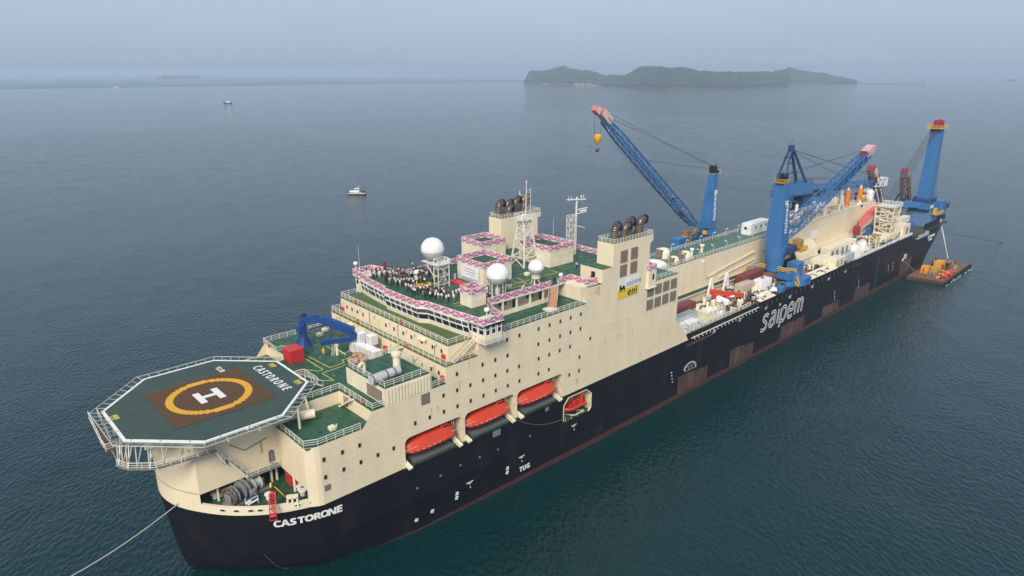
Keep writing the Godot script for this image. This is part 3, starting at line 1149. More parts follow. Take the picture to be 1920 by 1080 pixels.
	rail(b, [Vector3(63.8, 27.5, -19.2), Vector3(49.0, 27.5, -19.2), Vector3(48.7, 27.5, -13.0), Vector3(50.2, 27.5, -12.8), Vector3(50.2, 27.5, -9)])
	part(S, "railing", b, M.rail)
	b = MB.new()
	rail(b, [Vector3(52.1, 30.45, 7.9), Vector3(52.1, 30.45, 19.1), Vector3(60.7, 30.45, 19.1), Vector3(60.7, 30.45, 7.9), Vector3(52.1, 30.45, 7.9)])
	part(S, "railing", b, M.rail)
	b = MB.new()
	rail(b, [Vector3(71.1, 30.5, 19.3), Vector3(64.1, 30.5, 19.3), Vector3(64.1, 30.5, -19.3), Vector3(71.1, 30.5, -19.3)])
	part(S, "railing", b, M.rail)
	b = MB.new()
	rail(b, [Vector3(71.1, 33.5, 18.0), Vector3(65.7, 33.5, 17.9), Vector3(65.7, 33.5, -17.9), Vector3(71.1, 33.5, -18.0)])
	part(S, "railing", b, M.rail)
	b = MB.new()
	rail(b, [Vector3(71, 32.9, 19.6), Vector3(70.9, 32.9, 21.6), Vector3(75.6, 32.9, 21.6), Vector3(76, 33.5, 19.4), Vector3(99.4, 33.5, 19.4)])
	part(S, "railing", b, M.rail)
	b = MB.new()
	rail(b, [Vector3(122.4, 33.45, 19.2), Vector3(132.2, 33.45, 19.2), Vector3(132.2, 33.45, -19.2)])
	part(S, "railing", b, M.rail)
	# stairs
	var tread := MB.new()
	var side := MB.new()
	stair(tread, side, Vector3(65.9, 30.5, 18.7), Vector3(71.2, 33.5, 18.7), 0.9, Vector3.BACK)
	part_mesh(S, "stairs", mesh([tread, M.ivory, side, M.ivory]))
	tread = MB.new()
	side = MB.new()
	stair(tread, side, Vector3(63.3, 27.5, 2.5), Vector3(63.3, 30.5, 7.0), 0.9, Vector3.RIGHT)
	part_mesh(S, "stairs", mesh([tread, M.ivory, side, M.ivory]))
	tread = MB.new()
	side = MB.new()
	stair(tread, side, Vector3(49.0, 25.05, 10.2), Vector3(49.0, 27.5, 13.8), 0.9, Vector3.RIGHT)
	part_mesh(S, "stairs", mesh([tread, M.ivory, side, M.ivory]))


func openings() -> void:
	# small square ports in the side: a proud rim and a recessed dark pane
	var am: ArrayMesh = null
	var spots := []
	for x in [40.6, 43.7, 46.7]:
		spots.append(Vector2(x, 22.6))
	for x in [40.6, 43.7, 46.7, 49.8, 52.8]:
		spots.append(Vector2(x, 19.6))
	for k in 9:
		spots.append(Vector2(57.2 + k * 2.98, 22.5))
	for k in 7:
		spots.append(Vector2(63.2 + k * 2.95, 25.55))
	for x in [66.2, 72.0, 75.0, 78.0, 86.0, 89.0, 92.0, 95.0, 98.0]:
		spots.append(Vector2(x, 28.6))
	for x in [77.9, 81, 86, 89, 92, 95, 98]:
		spots.append(Vector2(x, 31.7))
	for x in [86.1, 89.0, 92.0, 95.0]:
		spots.append(Vector2(x, 25.55))
	for x in [86.1, 89.0, 98.0]:
		spots.append(Vector2(x, 22.4))
	for x in [95.0, 98.0]:
		spots.append(Vector2(x, 19.35))
	spots.append(Vector2(101.2, 25.6))
	var rim := MB.new()
	var pane := MB.new()
	rim.bar(Vector3(-0.23, 0.35, 0.03), Vector3(0.23, 0.35, 0.03), 0.06)
	rim.bar(Vector3(-0.23, -0.35, 0.03), Vector3(0.23, -0.35, 0.03), 0.06)
	rim.bar(Vector3(-0.23, -0.35, 0.03), Vector3(-0.23, 0.35, 0.03), 0.06)
	rim.bar(Vector3(0.23, -0.35, 0.03), Vector3(0.23, 0.35, 0.03), 0.06)
	pane.box(Vector3(0, 0, 0.005), Vector3(0.42, 0.66, 0.02))
	am = mesh([rim, M.louver, pane, M.glass])
	for p in spots:
		var o := part_mesh(S, "porthole", am)
		o.position = Vector3(p.x, p.y, 19.5)
	# ports in the forward faces of the houses
	for q in [[63.99, 28.8, [-15, -12.4, -9.6, -5.2, 10.2, 12.6, 15.2, 17.4]], [65.59, 32.0, [-15.6, -13.6, -11.6, -9.4, -1.2, 1.6, 4.6, 7.2, 10.4, 13.6, 16.2]]]:
		for z in q[2]:
			var o := part_mesh(S, "porthole", am)
			o.position = Vector3(q[0], q[1], z)
			o.rotation.y = -PI / 2
	# grilles in the side
	for g in [[58.6, 60.4, 25.2, 27.2, 19.5], [40.3, 41.3, 17.2, 18.2, 19.5], [74.3, 76.2, 13.1, 14.3, 19.5], [88.2, 89.2, 13.5, 14.3, 19.5]]:
		var f := MB.new()
		f.span(g[0], g[1], g[2], g[3], g[4], g[4] + 0.04)
		for j in 8:
			f.span(g[0] + 0.05, g[1] - 0.05, lerpf(g[2], g[3], (j + 0.3) / 8), lerpf(g[2], g[3], (j + 0.6) / 8), g[4] + 0.04, g[4] + 0.09)
		part(S, "grille", f, M.louver if g[3] > 16 else M.grey)
	# overboard fittings on the black side
	for x in [57, 62, 66.5, 71, 75.5, 98, 84]:
		var f := MB.new()
		f.tube(Vector3(x, 10.6 - absf(x - 66) * 0.05, 19.48), Vector3(x, 10.6 - absf(x - 66) * 0.05, 19.6), 0.22, 0.2, 10)
		part(S, "scupper", f, M.grey)
	# frame drawn round the pilot door
	var f := MB.new()
	for k in 8:
		var a := PI * k / 7.0
		f.bar(Vector3(140.4 - cos(a) * 2.6, 7.0 + sin(a) * 1.5, 19.53), Vector3(140.4 - cos(PI * (k + 1) / 7.0) * 2.6 if k < 7 else 143.0, 7.0 + (sin(PI * (k + 1) / 7.0) * 1.5 if k < 7 else -0.6), 19.53), 0.1, 0.4)
	for k in 3:
		f.span(138.2 + k * 1.5, 139.4 + k * 1.5, 6.5, 6.6, 19.5, 19.56)
		f.span(138.2 + k * 1.5, 138.3 + k * 1.5, 6.5, 7.6, 19.5, 19.56)
		f.span(138.2 + k * 1.5, 139.4 + k * 1.5, 7.5, 7.6, 19.5, 19.56)
	part(S, "pilot_door_frame", f, M.light_grey)
	# doors and lockers on the forward faces
	for q in [[63.98, 27.6, -3.4], [65.58, 30.6, -3.6], [65.58, 30.6, 9.2], [63.98, 27.6, 13.9]]:
		var dr := MB.new()
		dr.span(q[0] - 0.05, q[0], q[1], q[1] + 1.95, q[2] - 0.45, q[2] + 0.45)
		part(S, "door", dr, M.cream_plain)
	for q in [[63.8, 28.3, 18.6], [65.4, 31.2, 16.9], [65.4, 31.2, -17.2], [63.6, 28.6, 1.2]]:
		var c := MB.new()
		c.bevel(Vector3(q[0], q[1], q[2]), Vector3(0.5, 0.9, 0.8), 0.1)
		part(S, "fire_hose_box", c, M.red)


func hull_text(text: String, x: float, y: float, size: float, m: Material, weight := 700) -> void:
	letter(S, "lettering", text, size, m, Vector3(x, y, 19.53), Vector3.RIGHT, Vector3.UP, 0.04, weight)


func lettering() -> void:
	# the name on the bow, letter by letter round the turn of the hull
	var word := "CASTORONE"
	var white := paint(lin(0.85, 0.85, 0.85), 0.5)
	var s := 4.0
	while hull_point(s, 13.0).x < 33.7:
		s += 0.01
	for k in word.length():
		var y := 12.95
		var p := hull_point(s, y)
		var q := hull_point(s + 0.05, y)
		var u := hull_point(s, y + 0.5)
		var right := (q - p).normalized()
		var up := (u - p)
		up = (up - right * up.dot(right)).normalized()
		var out := right.cross(up)
		letter(S, "lettering", word[k], 1.28, white, p + out * 0.14, right, up, 0.06, 700, 0.0, 0.0, 1.1)
		letter(S, "lettering", word[k], 1.28, white, p + out * 0.15 + right * 0.07 + up * 0.03, right, up, 0.06, 700, 0.0, 0.0, 1.1)
		while hull_point(s, y).distance_to(p) < 1.15:
			s += 0.005
	# the owner's name amidships: slanted letters drawn with a dark line inside a white stroke
	var forms := [[[[0.62, 0.86], [0.45, 1.0], [0.2, 0.96], [0.1, 0.78], [0.24, 0.6], [0.46, 0.44], [0.54, 0.24], [0.42, 0.05], [0.16, 0.0], [-0.04, 0.08]]],
		[[[0.08, 0.9], [0.3, 1.0], [0.5, 0.92], [0.56, 0.7], [0.56, 0.35], [0.56, 0.0]], [[0.56, 0.58], [0.25, 0.55], [0.06, 0.38], [0.05, 0.15], [0.2, 0.0], [0.4, 0.05], [0.56, 0.22]]],
		[[[0.1, 0.0], [0.1, 0.5], [0.1, 1.0]], [[0.1, 1.22], [0.1, 1.3], [0.1, 1.4]]],
		[[[0.05, -0.38], [0.05, 0.3], [0.05, 1.0]], [[0.05, 0.8], [0.25, 1.0], [0.5, 0.95], [0.62, 0.7], [0.6, 0.3], [0.45, 0.03], [0.25, 0.0], [0.05, 0.15]]],
		[[[0.05, 0.5], [0.35, 0.51], [0.6, 0.53], [0.58, 0.82], [0.4, 1.0], [0.2, 0.97], [0.05, 0.75], [0.03, 0.35], [0.15, 0.05], [0.4, 0.0], [0.58, 0.1]]],
		[[[0.05, 0.0], [0.05, 0.5], [0.05, 1.0]], [[0.05, 0.78], [0.22, 1.0], [0.4, 0.95], [0.46, 0.75], [0.46, 0.4], [0.46, 0.0]], [[0.46, 0.78], [0.62, 1.0], [0.8, 0.95], [0.87, 0.75], [0.87, 0.4], [0.87, 0.0]]]]
	var adv := [0.84, 0.82, 0.36, 0.86, 0.84, 0.9]
	var pen := 176.3
	var inner := paint(lin(0.011, 0.0115, 0.018), 0.42)
	for k in 6:
		var w := MB.new()
		var d := MB.new()
		var lift := 0.0
		for sk in forms[k]:
			var pts := []
			for i in sk.size() - 1:
				for j in 4:
					var u := j / 4.0
					var q := []
					for c in 2:
						var p0: float = sk[maxi(i - 1, 0)][c]
						var p1: float = sk[i][c]
						var p2: float = sk[i + 1][c]
						var p3: float = sk[mini(i + 2, sk.size() - 1)][c]
						q.append(p1 + 0.5 * u * (p2 - p0 + u * (2.0 * p0 - 5.0 * p1 + 4.0 * p2 - p3 + u * (3.0 * (p1 - p2) + p3 - p0))))
					pts.append(Vector2(pen + q[0] * 5.4 + q[1] * 0.5, 7.35 + q[1] * 4.35))
			var e: Array = sk[-1]
			pts.append(Vector2(pen + e[0] * 5.4 + e[1] * 0.5, 7.35 + e[1] * 4.35))
			ribbon(w, pts, 0.5, 19.535 + lift)
			ribbon(d, pts, 0.2, 19.56 + lift)
			lift += 0.004
		part_mesh(S, "lettering", mesh([w, white, d, inner]))
		pen += adv[k] * 5.5
	hull_text("TUG", 82.6, 3.2, 1.05, white)
	hull_text("CASTORONE", 320.5, 12.2, 1.1, white)
	hull_text("NASSAU", 320.0, 10.8, 0.8, white)
	# painted signs: thruster discs and bow symbols
	var f := MB.new()
	for p in [Vector2(55.4, 3.0), Vector2(60.6, 3.3), Vector2(66.0, 4.6), Vector2(66.0, 3.6), Vector2(78.3, 4.7), Vector2(78.3, 3.7)]:
		var n := hull_point(9.0 + (p.x - 58.0) / 28.0, p.y)
		n.z += 0.05
		for j in 4:
			var a := TAU * j / 4.0 + 0.4
			f.box(n + Vector3(cos(a) * 0.25, sin(a) * 0.25, 0), Vector3(0.3, 0.3, 0.04), Basis(Vector3.BACK, a))
	for x in [68.8, 81.9, 98.8]:
		var n := hull_point(9.0 + (x - 58.0) / 28.0, 5.9 if x < 90 else 7.2)
		f.box(n + Vector3(0, 0, 0.06), Vector3(1.6, 0.12, 0.05))
		f.box(n + Vector3(0, -0.3, 0.06), Vector3(0.7, 0.1, 0.05))
		f.box(n + Vector3(0.1, -1.1, 0.06), Vector3(0.1, 0.4, 0.05))
	for x in [132.2, 226.0, 246.0, 274.0, 278.5]:
		for j in 4:
			f.box(Vector3(x + j * 0.25, 8.2 - j * 0.9, 19.53), Vector3(0.5 - 0.05 * j, 0.22, 0.04))
	for x in [150.0, 163.0, 177.5, 192.0, 207.0, 219.0, 232.0]:
		for j in 3:
			f.box(Vector3(x + j * 0.5, 14.0 - 0.2 * (j % 2), 19.53), Vector3(0.12, 0.6, 0.04))
		f.box(Vector3(x + 0.7, 14.35, 19.53), Vector3(1.4, 0.12, 0.04))
	part(S, "hull_mark", f, white)
	# scrape marks and streaks of paint worn off the bow
	f = MB.new()
	for k in 5:
		var p := hull_point(4.86 + 0.03 * k, 6.2 - k * 1.2)
		var q := hull_point(4.9 + 0.03 * k, 5.0 - k * 1.2)
		f.bar(p + Vector3(-0.07, 0, 0.07), q + Vector3(-0.07, 0, 0.07), 0.25 + 0.07 * k, 0.05)
	part(S, "scrape", f, paint(lin(0.1, 0.1, 0.11), 0.7))
	# faint run-down stains on the cream side and foam flecks along the waterline
	f = MB.new()
	for k in 26:
		var x: float = rng.randf_range(41, 131)
		var y: float = [17.6, 20.9, 24.0, 27.0, 30.0][rng.randi_range(0, 4)]
		if (x > 54 and x < 94 and y < 21.5) or (x < 50 and y > 24.5) or (x < 65 and y > 27.2) or y > 30.1:
			continue
		var l := rng.randf_range(0.6, 2.2)
		f.quad(Vector3(x - 0.04, y - l, 19.504), Vector3(x + 0.04, y - l, 19.504), Vector3(x + 0.14, y, 19.504), Vector3(x - 0.14, y, 19.504))
	part(S, "rust_stain", f, paint(lin(0.5, 0.39, 0.26), 0.7))
	f = MB.new()
	for k in 40:
		var u := rng.randf()
		var p := Vector3(lerpf(290.5, 329, u), 0, 34.8 + rng.randf_range(0.0, 0.9))
		var w := rng.randf_range(0.1, 0.4)
		f.prism([Vector2(p.x - w * 3, p.z), Vector2(p.x - w, p.z + w * 0.5), Vector2(p.x + w * 2.5, p.z + w * 0.2), Vector2(p.x + w, p.z - w * 0.4)], 0.2, 0.24)
	var foam := part_mesh(self, "foam", mesh([f, paint(lin(0.5, 0.55, 0.55), 0.9)]))
	tag(foam, "flecks of foam on the water along the barge", "foam", "", "stuff")
	f = MB.new()
	# hose hanging in a loop along the black side
	f = MB.new()
	var last := Vector3(80.4, 14.5, 19.6)
	for k in range(1, 13):
		var u := k / 12.0
		var p := Vector3(lerpf(80.4, 93.4, u), lerpf(14.5, 10.0, u) - 4.6 * u * (1.0 - u), 19.62)
		f.tube(last, p, 0.07, 0.07, 5, false)
		last = p
	part(S, "hanging_rope", f, M.brown)


func ribbon(b: MB, pts: Array, half: float, z: float) -> void:
	var l := []
	var r := []
	for k in pts.size():
		var d: Vector2 = (pts[mini(k + 1, pts.size() - 1)] - pts[maxi(k - 1, 0)]).normalized()
		var n := Vector2(-d.y, d.x) * half
		l.append(Vector3(pts[k].x + n.x, pts[k].y + n.y, z))
		r.append(Vector3(pts[k].x - n.x, pts[k].y - n.y, z))
	for k in pts.size() - 1:
		b.quad(r[k], r[k + 1], l[k + 1], l[k])


func bow_gear() -> void:
	# helicopter deck: a regular octagon over the bow
	var c := Vector3(31.8, 29.0, 0.0)
	var oct := func(r: float) -> Array:
		var out := []
		for k in 8:
			var a := TAU * (k + 0.5) / 8.0
			out.append(Vector2(c.x + r * cos(a), c.z + r * sin(a)))
		return out
	var b := MB.new()
	b.prism(oct.call(15.0), 28.45, 28.98)
	part(S, "helideck", b, M.light_grey)
	var h: Node3D = S.get_node("helideck")
	b = MB.new()
	b.prism(oct.call(14.98), 28.98, 29.0)
	part(h, "deck_plate", b, M.heli)
	b = MB.new()
	var o1: Array = oct.call(15.05)
	var o2: Array = oct.call(14.68)
	for k in 8:
		var j := (k + 1) % 8
		b.quad(Vector3(o1[j].x, 29.03, o1[j].y), Vector3(o1[k].x, 29.03, o1[k].y), Vector3(o2[k].x, 29.03, o2[k].y), Vector3(o2[j].x, 29.03, o2[j].y))
		b.bar(Vector3(o1[k].x, 28.9, o1[k].y), Vector3(o1[j].x, 28.9, o1[j].y), 0.14, 0.3)
	part(h, "edge_line", b, M.white_line)
	# plank seams of the deck
	b = MB.new()
	for k in 19:
		var z := -13.0 + k * 1.45
		var half: float = minf(13.9, 13.9 - maxf(0.0, absf(z) - 5.7))
		b.span(c.x - half, c.x + half, 29.0, 29.006, z, z + 0.07)
	part(h, "deck_seam", b, paint(lin(0.03, 0.05, 0.04), 0.8))
	# rope landing net, woven strand by strand
	b = MB.new()
	for k in 36:
		var s := -7.45 + k * 14.9 / 35.0
		b.bar(Vector3(c.x - 7.5, 29.09, s), Vector3(c.x + 7.5, 29.09, s), 0.2, 0.09)
	for k in 26:
		var s := -7.45 + k * 14.9 / 25.0
		b.bar(Vector3(c.x + s, 29.06, -7.5), Vector3(c.x + s, 29.06, 7.5), 0.1, 0.06)
	var under := MB.new()
	under.span(c.x - 7.45, c.x + 7.45, 29.006, 29.014, -7.45, 7.45)
	var net := part_mesh(h, "landing_net", mesh([b, M.rope_net, under, paint(lin(0.022, 0.022, 0.02), 0.9)]))
	net.set_meta("kind", "stuff")
	# the circle and the H are painted on the strands, so the dark gaps show through
	b = MB.new()
	var hb := MB.new()
	for k in 36:
		var z := -7.45 + k * 14.9 / 35.0
		if absf(z) < 6.35:
			var xo := sqrt(6.35 * 6.35 - z * z)
			var xi := sqrt(maxf(0.0, 5.25 * 5.25 - z * z))
			for s in [1.0, -1.0]:
				b.bar(Vector3(c.x + s * xi, 29.115, z), Vector3(c.x + s * xo, 29.115, z), 0.33, 0.07)
		if absf(z) < 2.2:
			for x in [30.3, 33.15]:
				hb.bar(Vector3(x - 0.5, 29.115, z), Vector3(x + 0.5, 29.115, z), 0.37, 0.07)
			if absf(z) < 0.6:
				hb.bar(Vector3(30.8, 29.115, z), Vector3(32.65, 29.115, z), 0.37, 0.07)
	part(h, "landing_circle", b, M.amber)
	part(h, "landing_letter", hb, M.white_line)
	letter(h, "lettering", "CASTORONE", 1.55, M.white_line, Vector3(41.95, 29.02, 0.15), Vector3(0, 0, 1), Vector3(1, 0, 0), 0.02, 700, 0.0, 0.0, 0.8)
	letter(h, "lettering", "12.8t", 0.9, M.white_line, Vector3(36.9, 29.02, -9.0), Vector3(0, 0, 1), Vector3(1, 0, 0), 0.02, 700)
	letter(h, "lettering", "22", 0.8, M.white_line, Vector3(32.2, 29.05, 14.2), Vector3(1, 0, 0), Vector3(0, 0, -1), 0.02, 700)
	b = MB.new()
	for q in [[44.4, -4.6], [44.5, 4.8], [19.0, -2.4]]:
		for j in 4:
			b.span(q[0] - 0.35, q[0] + 0.35, 29.01, 29.022, q[1] - 0.9 + j * 0.45, q[1] - 0.62 + j * 0.45)
		b.span(q[0] - 0.6, q[0] - 0.5, 29.01, 29.022, q[1] - 0.9, q[1] + 0.8)
	part(h, "yellow_mark", b, M.yellow_line)
	# girders underneath and legs to the casing
	b = MB.new()
	for k in 7:
		var z := -12.0 + k * 4.0
		var half: float = 14.0 - maxf(0.0, absf(z) - 6.0)
		b.span(c.x - half, c.x + half, 27.7, 28.45, z - 0.12, z + 0.12)
	for k in 6:
		var x := 20.0 + k * 4.6
		var half: float = 14.0 - maxf(0.0, absf(x - c.x) - 6.0)
		b.span(x - 0.12, x + 0.12, 27.8, 28.4, -half, half)
	for s in [1.0, -1.0]:
		for x in [27.0, 32.0, 37.0]:
			b.tube(Vector3(x, 27.2, 6.5 * s), Vector3(x, 28.4, 6.5 * s), 0.25)
			b.bar(Vector3(x, 25.4, 8.7 * s), Vector3(x, 28.3, 12.5 * s), 0.22)
		b.tube(Vector3(40.5, 25, 12.5 * s), Vector3(40.5, 28.4, 12.5 * s), 0.22)
		b.tube(Vector3(43.4, 25, 10.4 * s), Vector3(43.4, 28.4, 9.0 * s), 0.18)
	part(h, "girder", b, M.ivory)
	# safety net shelf round the edge
	var fr := MB.new()
	var mat := MB.new()
	var o3: Array = oct.call(16.7)
	for k in 8:
		var j := (k + 1) % 8
		if k == 7:
			continue
		var p0 := Vector3(o1[k].x, 28.8, o1[k].y)
		var p1 := Vector3(o1[j].x, 28.8, o1[j].y)
		var q0 := Vector3(o3[k].x, 29.05, o3[k].y)
		var q1 := Vector3(o3[j].x, 29.05, o3[j].y)
		fr.bar(q0, q1, 0.11)
		fr.bar(p0, q0, 0.09)
		for m in 8:
			var u := m / 8.0
			fr.bar(p0.lerp(p1, u), q0.lerp(q1, u), 0.07)
		for m in 30:
			var u := m / 30.0
			mat.bar(p0.lerp(p1, u), q0.lerp(q1, u), 0.03)
		for m in 4:
			var u := (m + 0.5) / 4.0
			mat.bar(p0.lerp(q0, u), p1.lerp(q1, u), 0.03)
	part_mesh(h, "safety_net", mesh([fr, M.light_grey, mat, M.green_rail])).set_meta("kind", "stuff")
	# light fittings along the edge
	for k in 22:
		var s := k * 8.0 / 22.0
		var i := int(s)
		var p: Vector2 = o1[i].lerp(o1[(i + 1) % 8], s - i)
		var f := MB.new()
		f.lathe(Vector3(p.x, 29.0, p.y), [[0.12, 0], [0.12, 0.14], [0.06, 0.22], [0, 0.24]], 8)
		part(h, "edge_lamp", f, M.light_grey)
	# stairs hanging off the forward edge, with a lower walkway carried on a truss
	var tread := MB.new()
	var side := MB.new()
	stair(tread, side, Vector3(16.9, 26.3, -0.8), Vector3(16.7, 28.8, -5.6), 1.2, Vector3.RIGHT)
	part_mesh(h, "stairs", mesh([tread, M.brown, side, M.rail]))
	b = MB.new()
	b.span(16.2, 17.8, 26.15, 26.3, -0.8, 2.0)
	part(h, "landing", b, M.brown)
	b = MB.new()
	rail(b, [Vector3(16.2, 26.3, -0.8), Vector3(16.2, 26.3, 2.0), Vector3(17.8, 26.3, 2.0)])
	part(h, "railing", b, M.rail)
	var wk := MB.new()
	var tr := MB.new()
	var path := [Vector3(17.0, 24.9, 4.2), Vector3(17.8, 24.9, 6.4), Vector3(20.8, 24.9, 9.0), Vector3(26.0, 24.9, 9.7), Vector3(28.6, 24.9, 9.7)]
	for k in path.size() - 1:
		wk.bar(path[k], path[k + 1], 1.0, 0.1)
	var outer := []
	for p in path:
		outer.append(p + Vector3(-0.25 if p.x < 21 else 0.0, 0.05, 0.5))
	rail(tr, outer)
	for k in 8:
		var u := k / 7.0 * 2.99
		var p: Vector3 = path[int(u)].lerp(path[int(u) + 1], u - int(u))
		tr.bar(p, p + Vector3(1.6, 3.4, -1.2), 0.13)
		tr.bar(p, p + Vector3(0.3, 3.5, -0.2), 0.12)
		if k % 2 == 0:
			tr.bar(p + Vector3(0, 0, 0.4), p + Vector3(1.2, 3.4, -1.9), 0.13)
	for s in [-1.0, 1.0]:
		wk.bar(Vector3(16.9, 26.2, 1.4 + 0.45 * s), Vector3(17.1, 24.95, 4.2 + 0.45 * s), 0.12, 0.2)
	part_mesh(h, "lower_walkway", mesh([wk, M.grey, tr, M.rail]))
	# stair and walkway along the recessed wall down to the door
	wk = MB.new()
	tr = MB.new()
	stair(wk, tr, Vector3(29.6, 22.1, 9.3), Vector3(28.4, 24.9, 9.3), 0.9, Vector3.BACK)
	wk.span(29.4, 30.2, 22.0, 22.1, 8.75, 9.8)
	stair(wk, tr, Vector3(32.6, 18.4, 9.3), Vector3(30.2, 22.1, 9.3), 0.9, Vector3.BACK)
	wk.span(32.4, 37.9, 18.25, 18.4, 8.75, 9.9)
	rail(tr, [Vector3(32.5, 18.4, 9.85), Vector3(37.8, 18.4, 9.85)])
	part_mesh(S, "wall_walkway", mesh([wk, M.grey, tr, M.rail]))
	b = MB.new()
	b.sheet(rounded(36.6, 37.5, 18.5, 21.0, 0.42), [], func(p): return Vector3(p.x, p.y, 8.76))
	var ladder := MB.new()
	for k in 9:
		ladder.bar(Vector3(36.75, 18.7 + k * 0.25, 8.84), Vector3(37.35, 18.7 + k * 0.25, 8.84), 0.06)
	part_mesh(S, "door", mesh([b, M.shade, ladder, M.light_grey]))
	b = MB.new()
	b.bar(Vector3(31.0, 24.3, 8.8), Vector3(33.0, 22.6, 8.8), 0.1)
	b.bar(Vector3(33.0, 22.6, 8.8), Vector3(36.6, 23.4, 8.8), 0.1)
	b.bar(Vector3(35.6, 23.2, 8.8), Vector3(35.6, 21.0, 8.8), 0.08)
	part(S, "pipe_run", b, M.louver)
	# posts that carry the casing over the mooring deck
	for p in [Vector2(28.6, 7.7), Vector2(35.0, 7.3), Vector2(37.7, 8.3), Vector2(38.3, 13.4), Vector2(36.8, 8.4)]:
		b = MB.new()
		b.tube(Vector3(p.x, DECK, p.y), Vector3(p.x, 18.1, p.y), 0.22, 0.22, 10)
		part(S, "post", b, M.ivory)
	# mooring deck gear: things bolted on but apart from the ship's shell
	var at := Vector3(32.0, DECK, 9.6)
	var w := thing("mooring_winch", "large grey mooring winch with drums and chain wheel on the open bow deck", "winch", at, 0.25)
	b = MB.new()
	b.span(-3.4, 3.6, 0, 0.35, -1.3, 1.3)
	for x in [-3.0, -1.4, 0.6, 2.9]:
		b.bevel(Vector3(x, 1.1, 0), Vector3(0.35, 1.9, 1.5), 0.12)
	part(w, "frame", b, M.grey)
	for q in [[-2.2, 1.75, 0.5], [-0.4, 1.85, 0.7], [1.75, 1.5, 1.1]]:
		b = MB.new()
		var bs := Basis(Vector3(0, -1, 0), Vector3(1, 0, 0), Vector3(0, 0, 1))
		b.lathe(Vector3(q[0], 1.5, 0), [[0, -q[2] * 0.5 - 0.1], [q[1] * 0.85, -q[2] * 0.5 - 0.1], [q[1] * 0.85, -q[2] * 0.5], [q[1] * 0.55, -q[2] * 0.5 + 0.02], [q[1] * 0.55, q[2] * 0.5 - 0.02], [q[1] * 0.85, q[2] * 0.5], [q[1] * 0.85, q[2] * 0.5 + 0.1], [0, q[2] * 0.5 + 0.1]], 20, bs)
		part(w, "drum", b, M.light_grey if q[0] > 1 else M.grey)
	b = MB.new()
	for k in 12:
		var a := TAU * k / 12.0
		b.box(Vector3(-2.9, 1.5 + sin(a) * 1.35, cos(a) * 1.35), Vector3(0.3, 0.42, 0.3), Basis(Vector3.RIGHT, -a))
	part(w, "chain_wheel", b, M.brown)
	b = MB.new()
	b.bevel(Vector3(0.3, 1.0, 1.4), Vector3(1.0, 1.3, 0.8), 0.1)
	part(w, "motor", b, M.grey)
	w = thing("control_stand", "white steel control stand with blue box in front of the grey winch", "control stand", Vector3(31.9, DECK, 12.2), 0.2)
	b = MB.new()
	for x in [-0.8, 0.8]:
		for z in [-0.4, 0.4]:
			b.bar(Vector3(x, 0, z), Vector3(x, 1.3, z), 0.09)
	b.span(-0.9, 0.9, 0.55, 0.65, -0.5, 0.5)
	b.bar(Vector3(-0.8, 1.3, 0.4), Vector3(0.8, 1.3, 0.4), 0.09)
	part(w, "frame", b, M.white)
	b = MB.new()
	b.bevel(Vector3(0.35, 1.0, -0.1), Vector3(0.8, 0.7, 0.5), 0.06)
	part(w, "control_box", b, M.deep_blue)
	var spots := [[28.4, 6.6, "beside the left-hand post under the bow casing"], [29.9, 6.9, "behind the first post, left of the winch"], [34.4, 12.5, "between the winch and the red crane"], [38.7, 15.2, "nearest the right end of the bow opening"], [39.0, 13.5, "beside the red locker"]]
	for k in spots.size():
		b = MB.new()
		b.lathe(Vector3.ZERO, [[0.42, 0], [0.42, 0.7], [0.62, 0.75], [0.62, 0.92], [0, 0.95]], 16)
		b.lathe(Vector3(0.9, 0, 0.25), [[0.3, 0], [0.3, 0.5], [0, 0.52]], 12)
		solo("bollard", mesh([b, M.white_line]), "white round mooring bollard " + spots[k][2], "bollard", Vector3(spots[k][0], DECK, spots[k][1]), 0.3 * k, "bollards on the bow deck")
	w = thing("red_locker", "tall red locker standing inside the bow opening", "locker", Vector3(38.6, DECK, 11.0))
	b = MB.new()
	b.bevel(Vector3(0.3, 1.25, 0), Vector3(1.0, 2.5, 2.0), 0.06)
	part(w, "body", b, M.red)
	for s in [-0.5, 0.5]:
		b = MB.new()
		b.span(-0.24, -0.2, 0.15, 2.3, s - 0.46, s + 0.46)
		part(w, "door", b, M.red)
	w = thing("bulwark_crane", "small red jointed crane leaning over the bow bulwark", "crane", Vector3(33.9, DECK, 15.4), -0.5)
	w.scale = Vector3.ONE * 0.86
	b = MB.new()
	b.lathe(Vector3.ZERO, [[0.5, 0], [0.45, 1.0], [0.35, 1.6], [0, 1.6]], 12)
	part(w, "pedestal", b, M.red)
	b = MB.new()
	b.lattice(Vector3(0.1, 1.5, 0), Vector3(0.0, 3.3, 0.3), 0.8, 0.7, 0.7, 0.6, 4, 0.1, 0.07, Vector3.RIGHT)
	b.bevel(Vector3(0, 3.3, 0.3), Vector3(0.7, 0.45, 0.6), 0.12)
	part(w, "mast", b, M.red)
	b = MB.new()
	b.lattice(Vector3(0, 3.4, 0.6), Vector3(0.1, 0.9, 2.9), 1.0, 0.8, 1.1, 0.7, 4, 0.1, 0.07, Vector3.RIGHT)
	b.bevel(Vector3(0.1, 0.6, 2.9), Vector3(1.2, 0.35, 0.7), 0.1)
	b.bar(Vector3(-0.4, 0.6, 2.9), Vector3(-0.5, -0.4, 2.9), 0.12)
	b.bar(Vector3(0.5, 0.6, 2.9), Vector3(0.6, -0.4, 2.9), 0.12)
	b.bar(Vector3(-0.6, -0.4, 2.9), Vector3(0.7, -0.4, 2.9), 0.14)
	part(w, "arm", b, M.red)
	b = MB.new()
	b.bar(Vector3(36.2, DECK + 0.05, 9.8), Vector3(35.2, DECK + 1.6, 11.6), 0.25, 0.7)
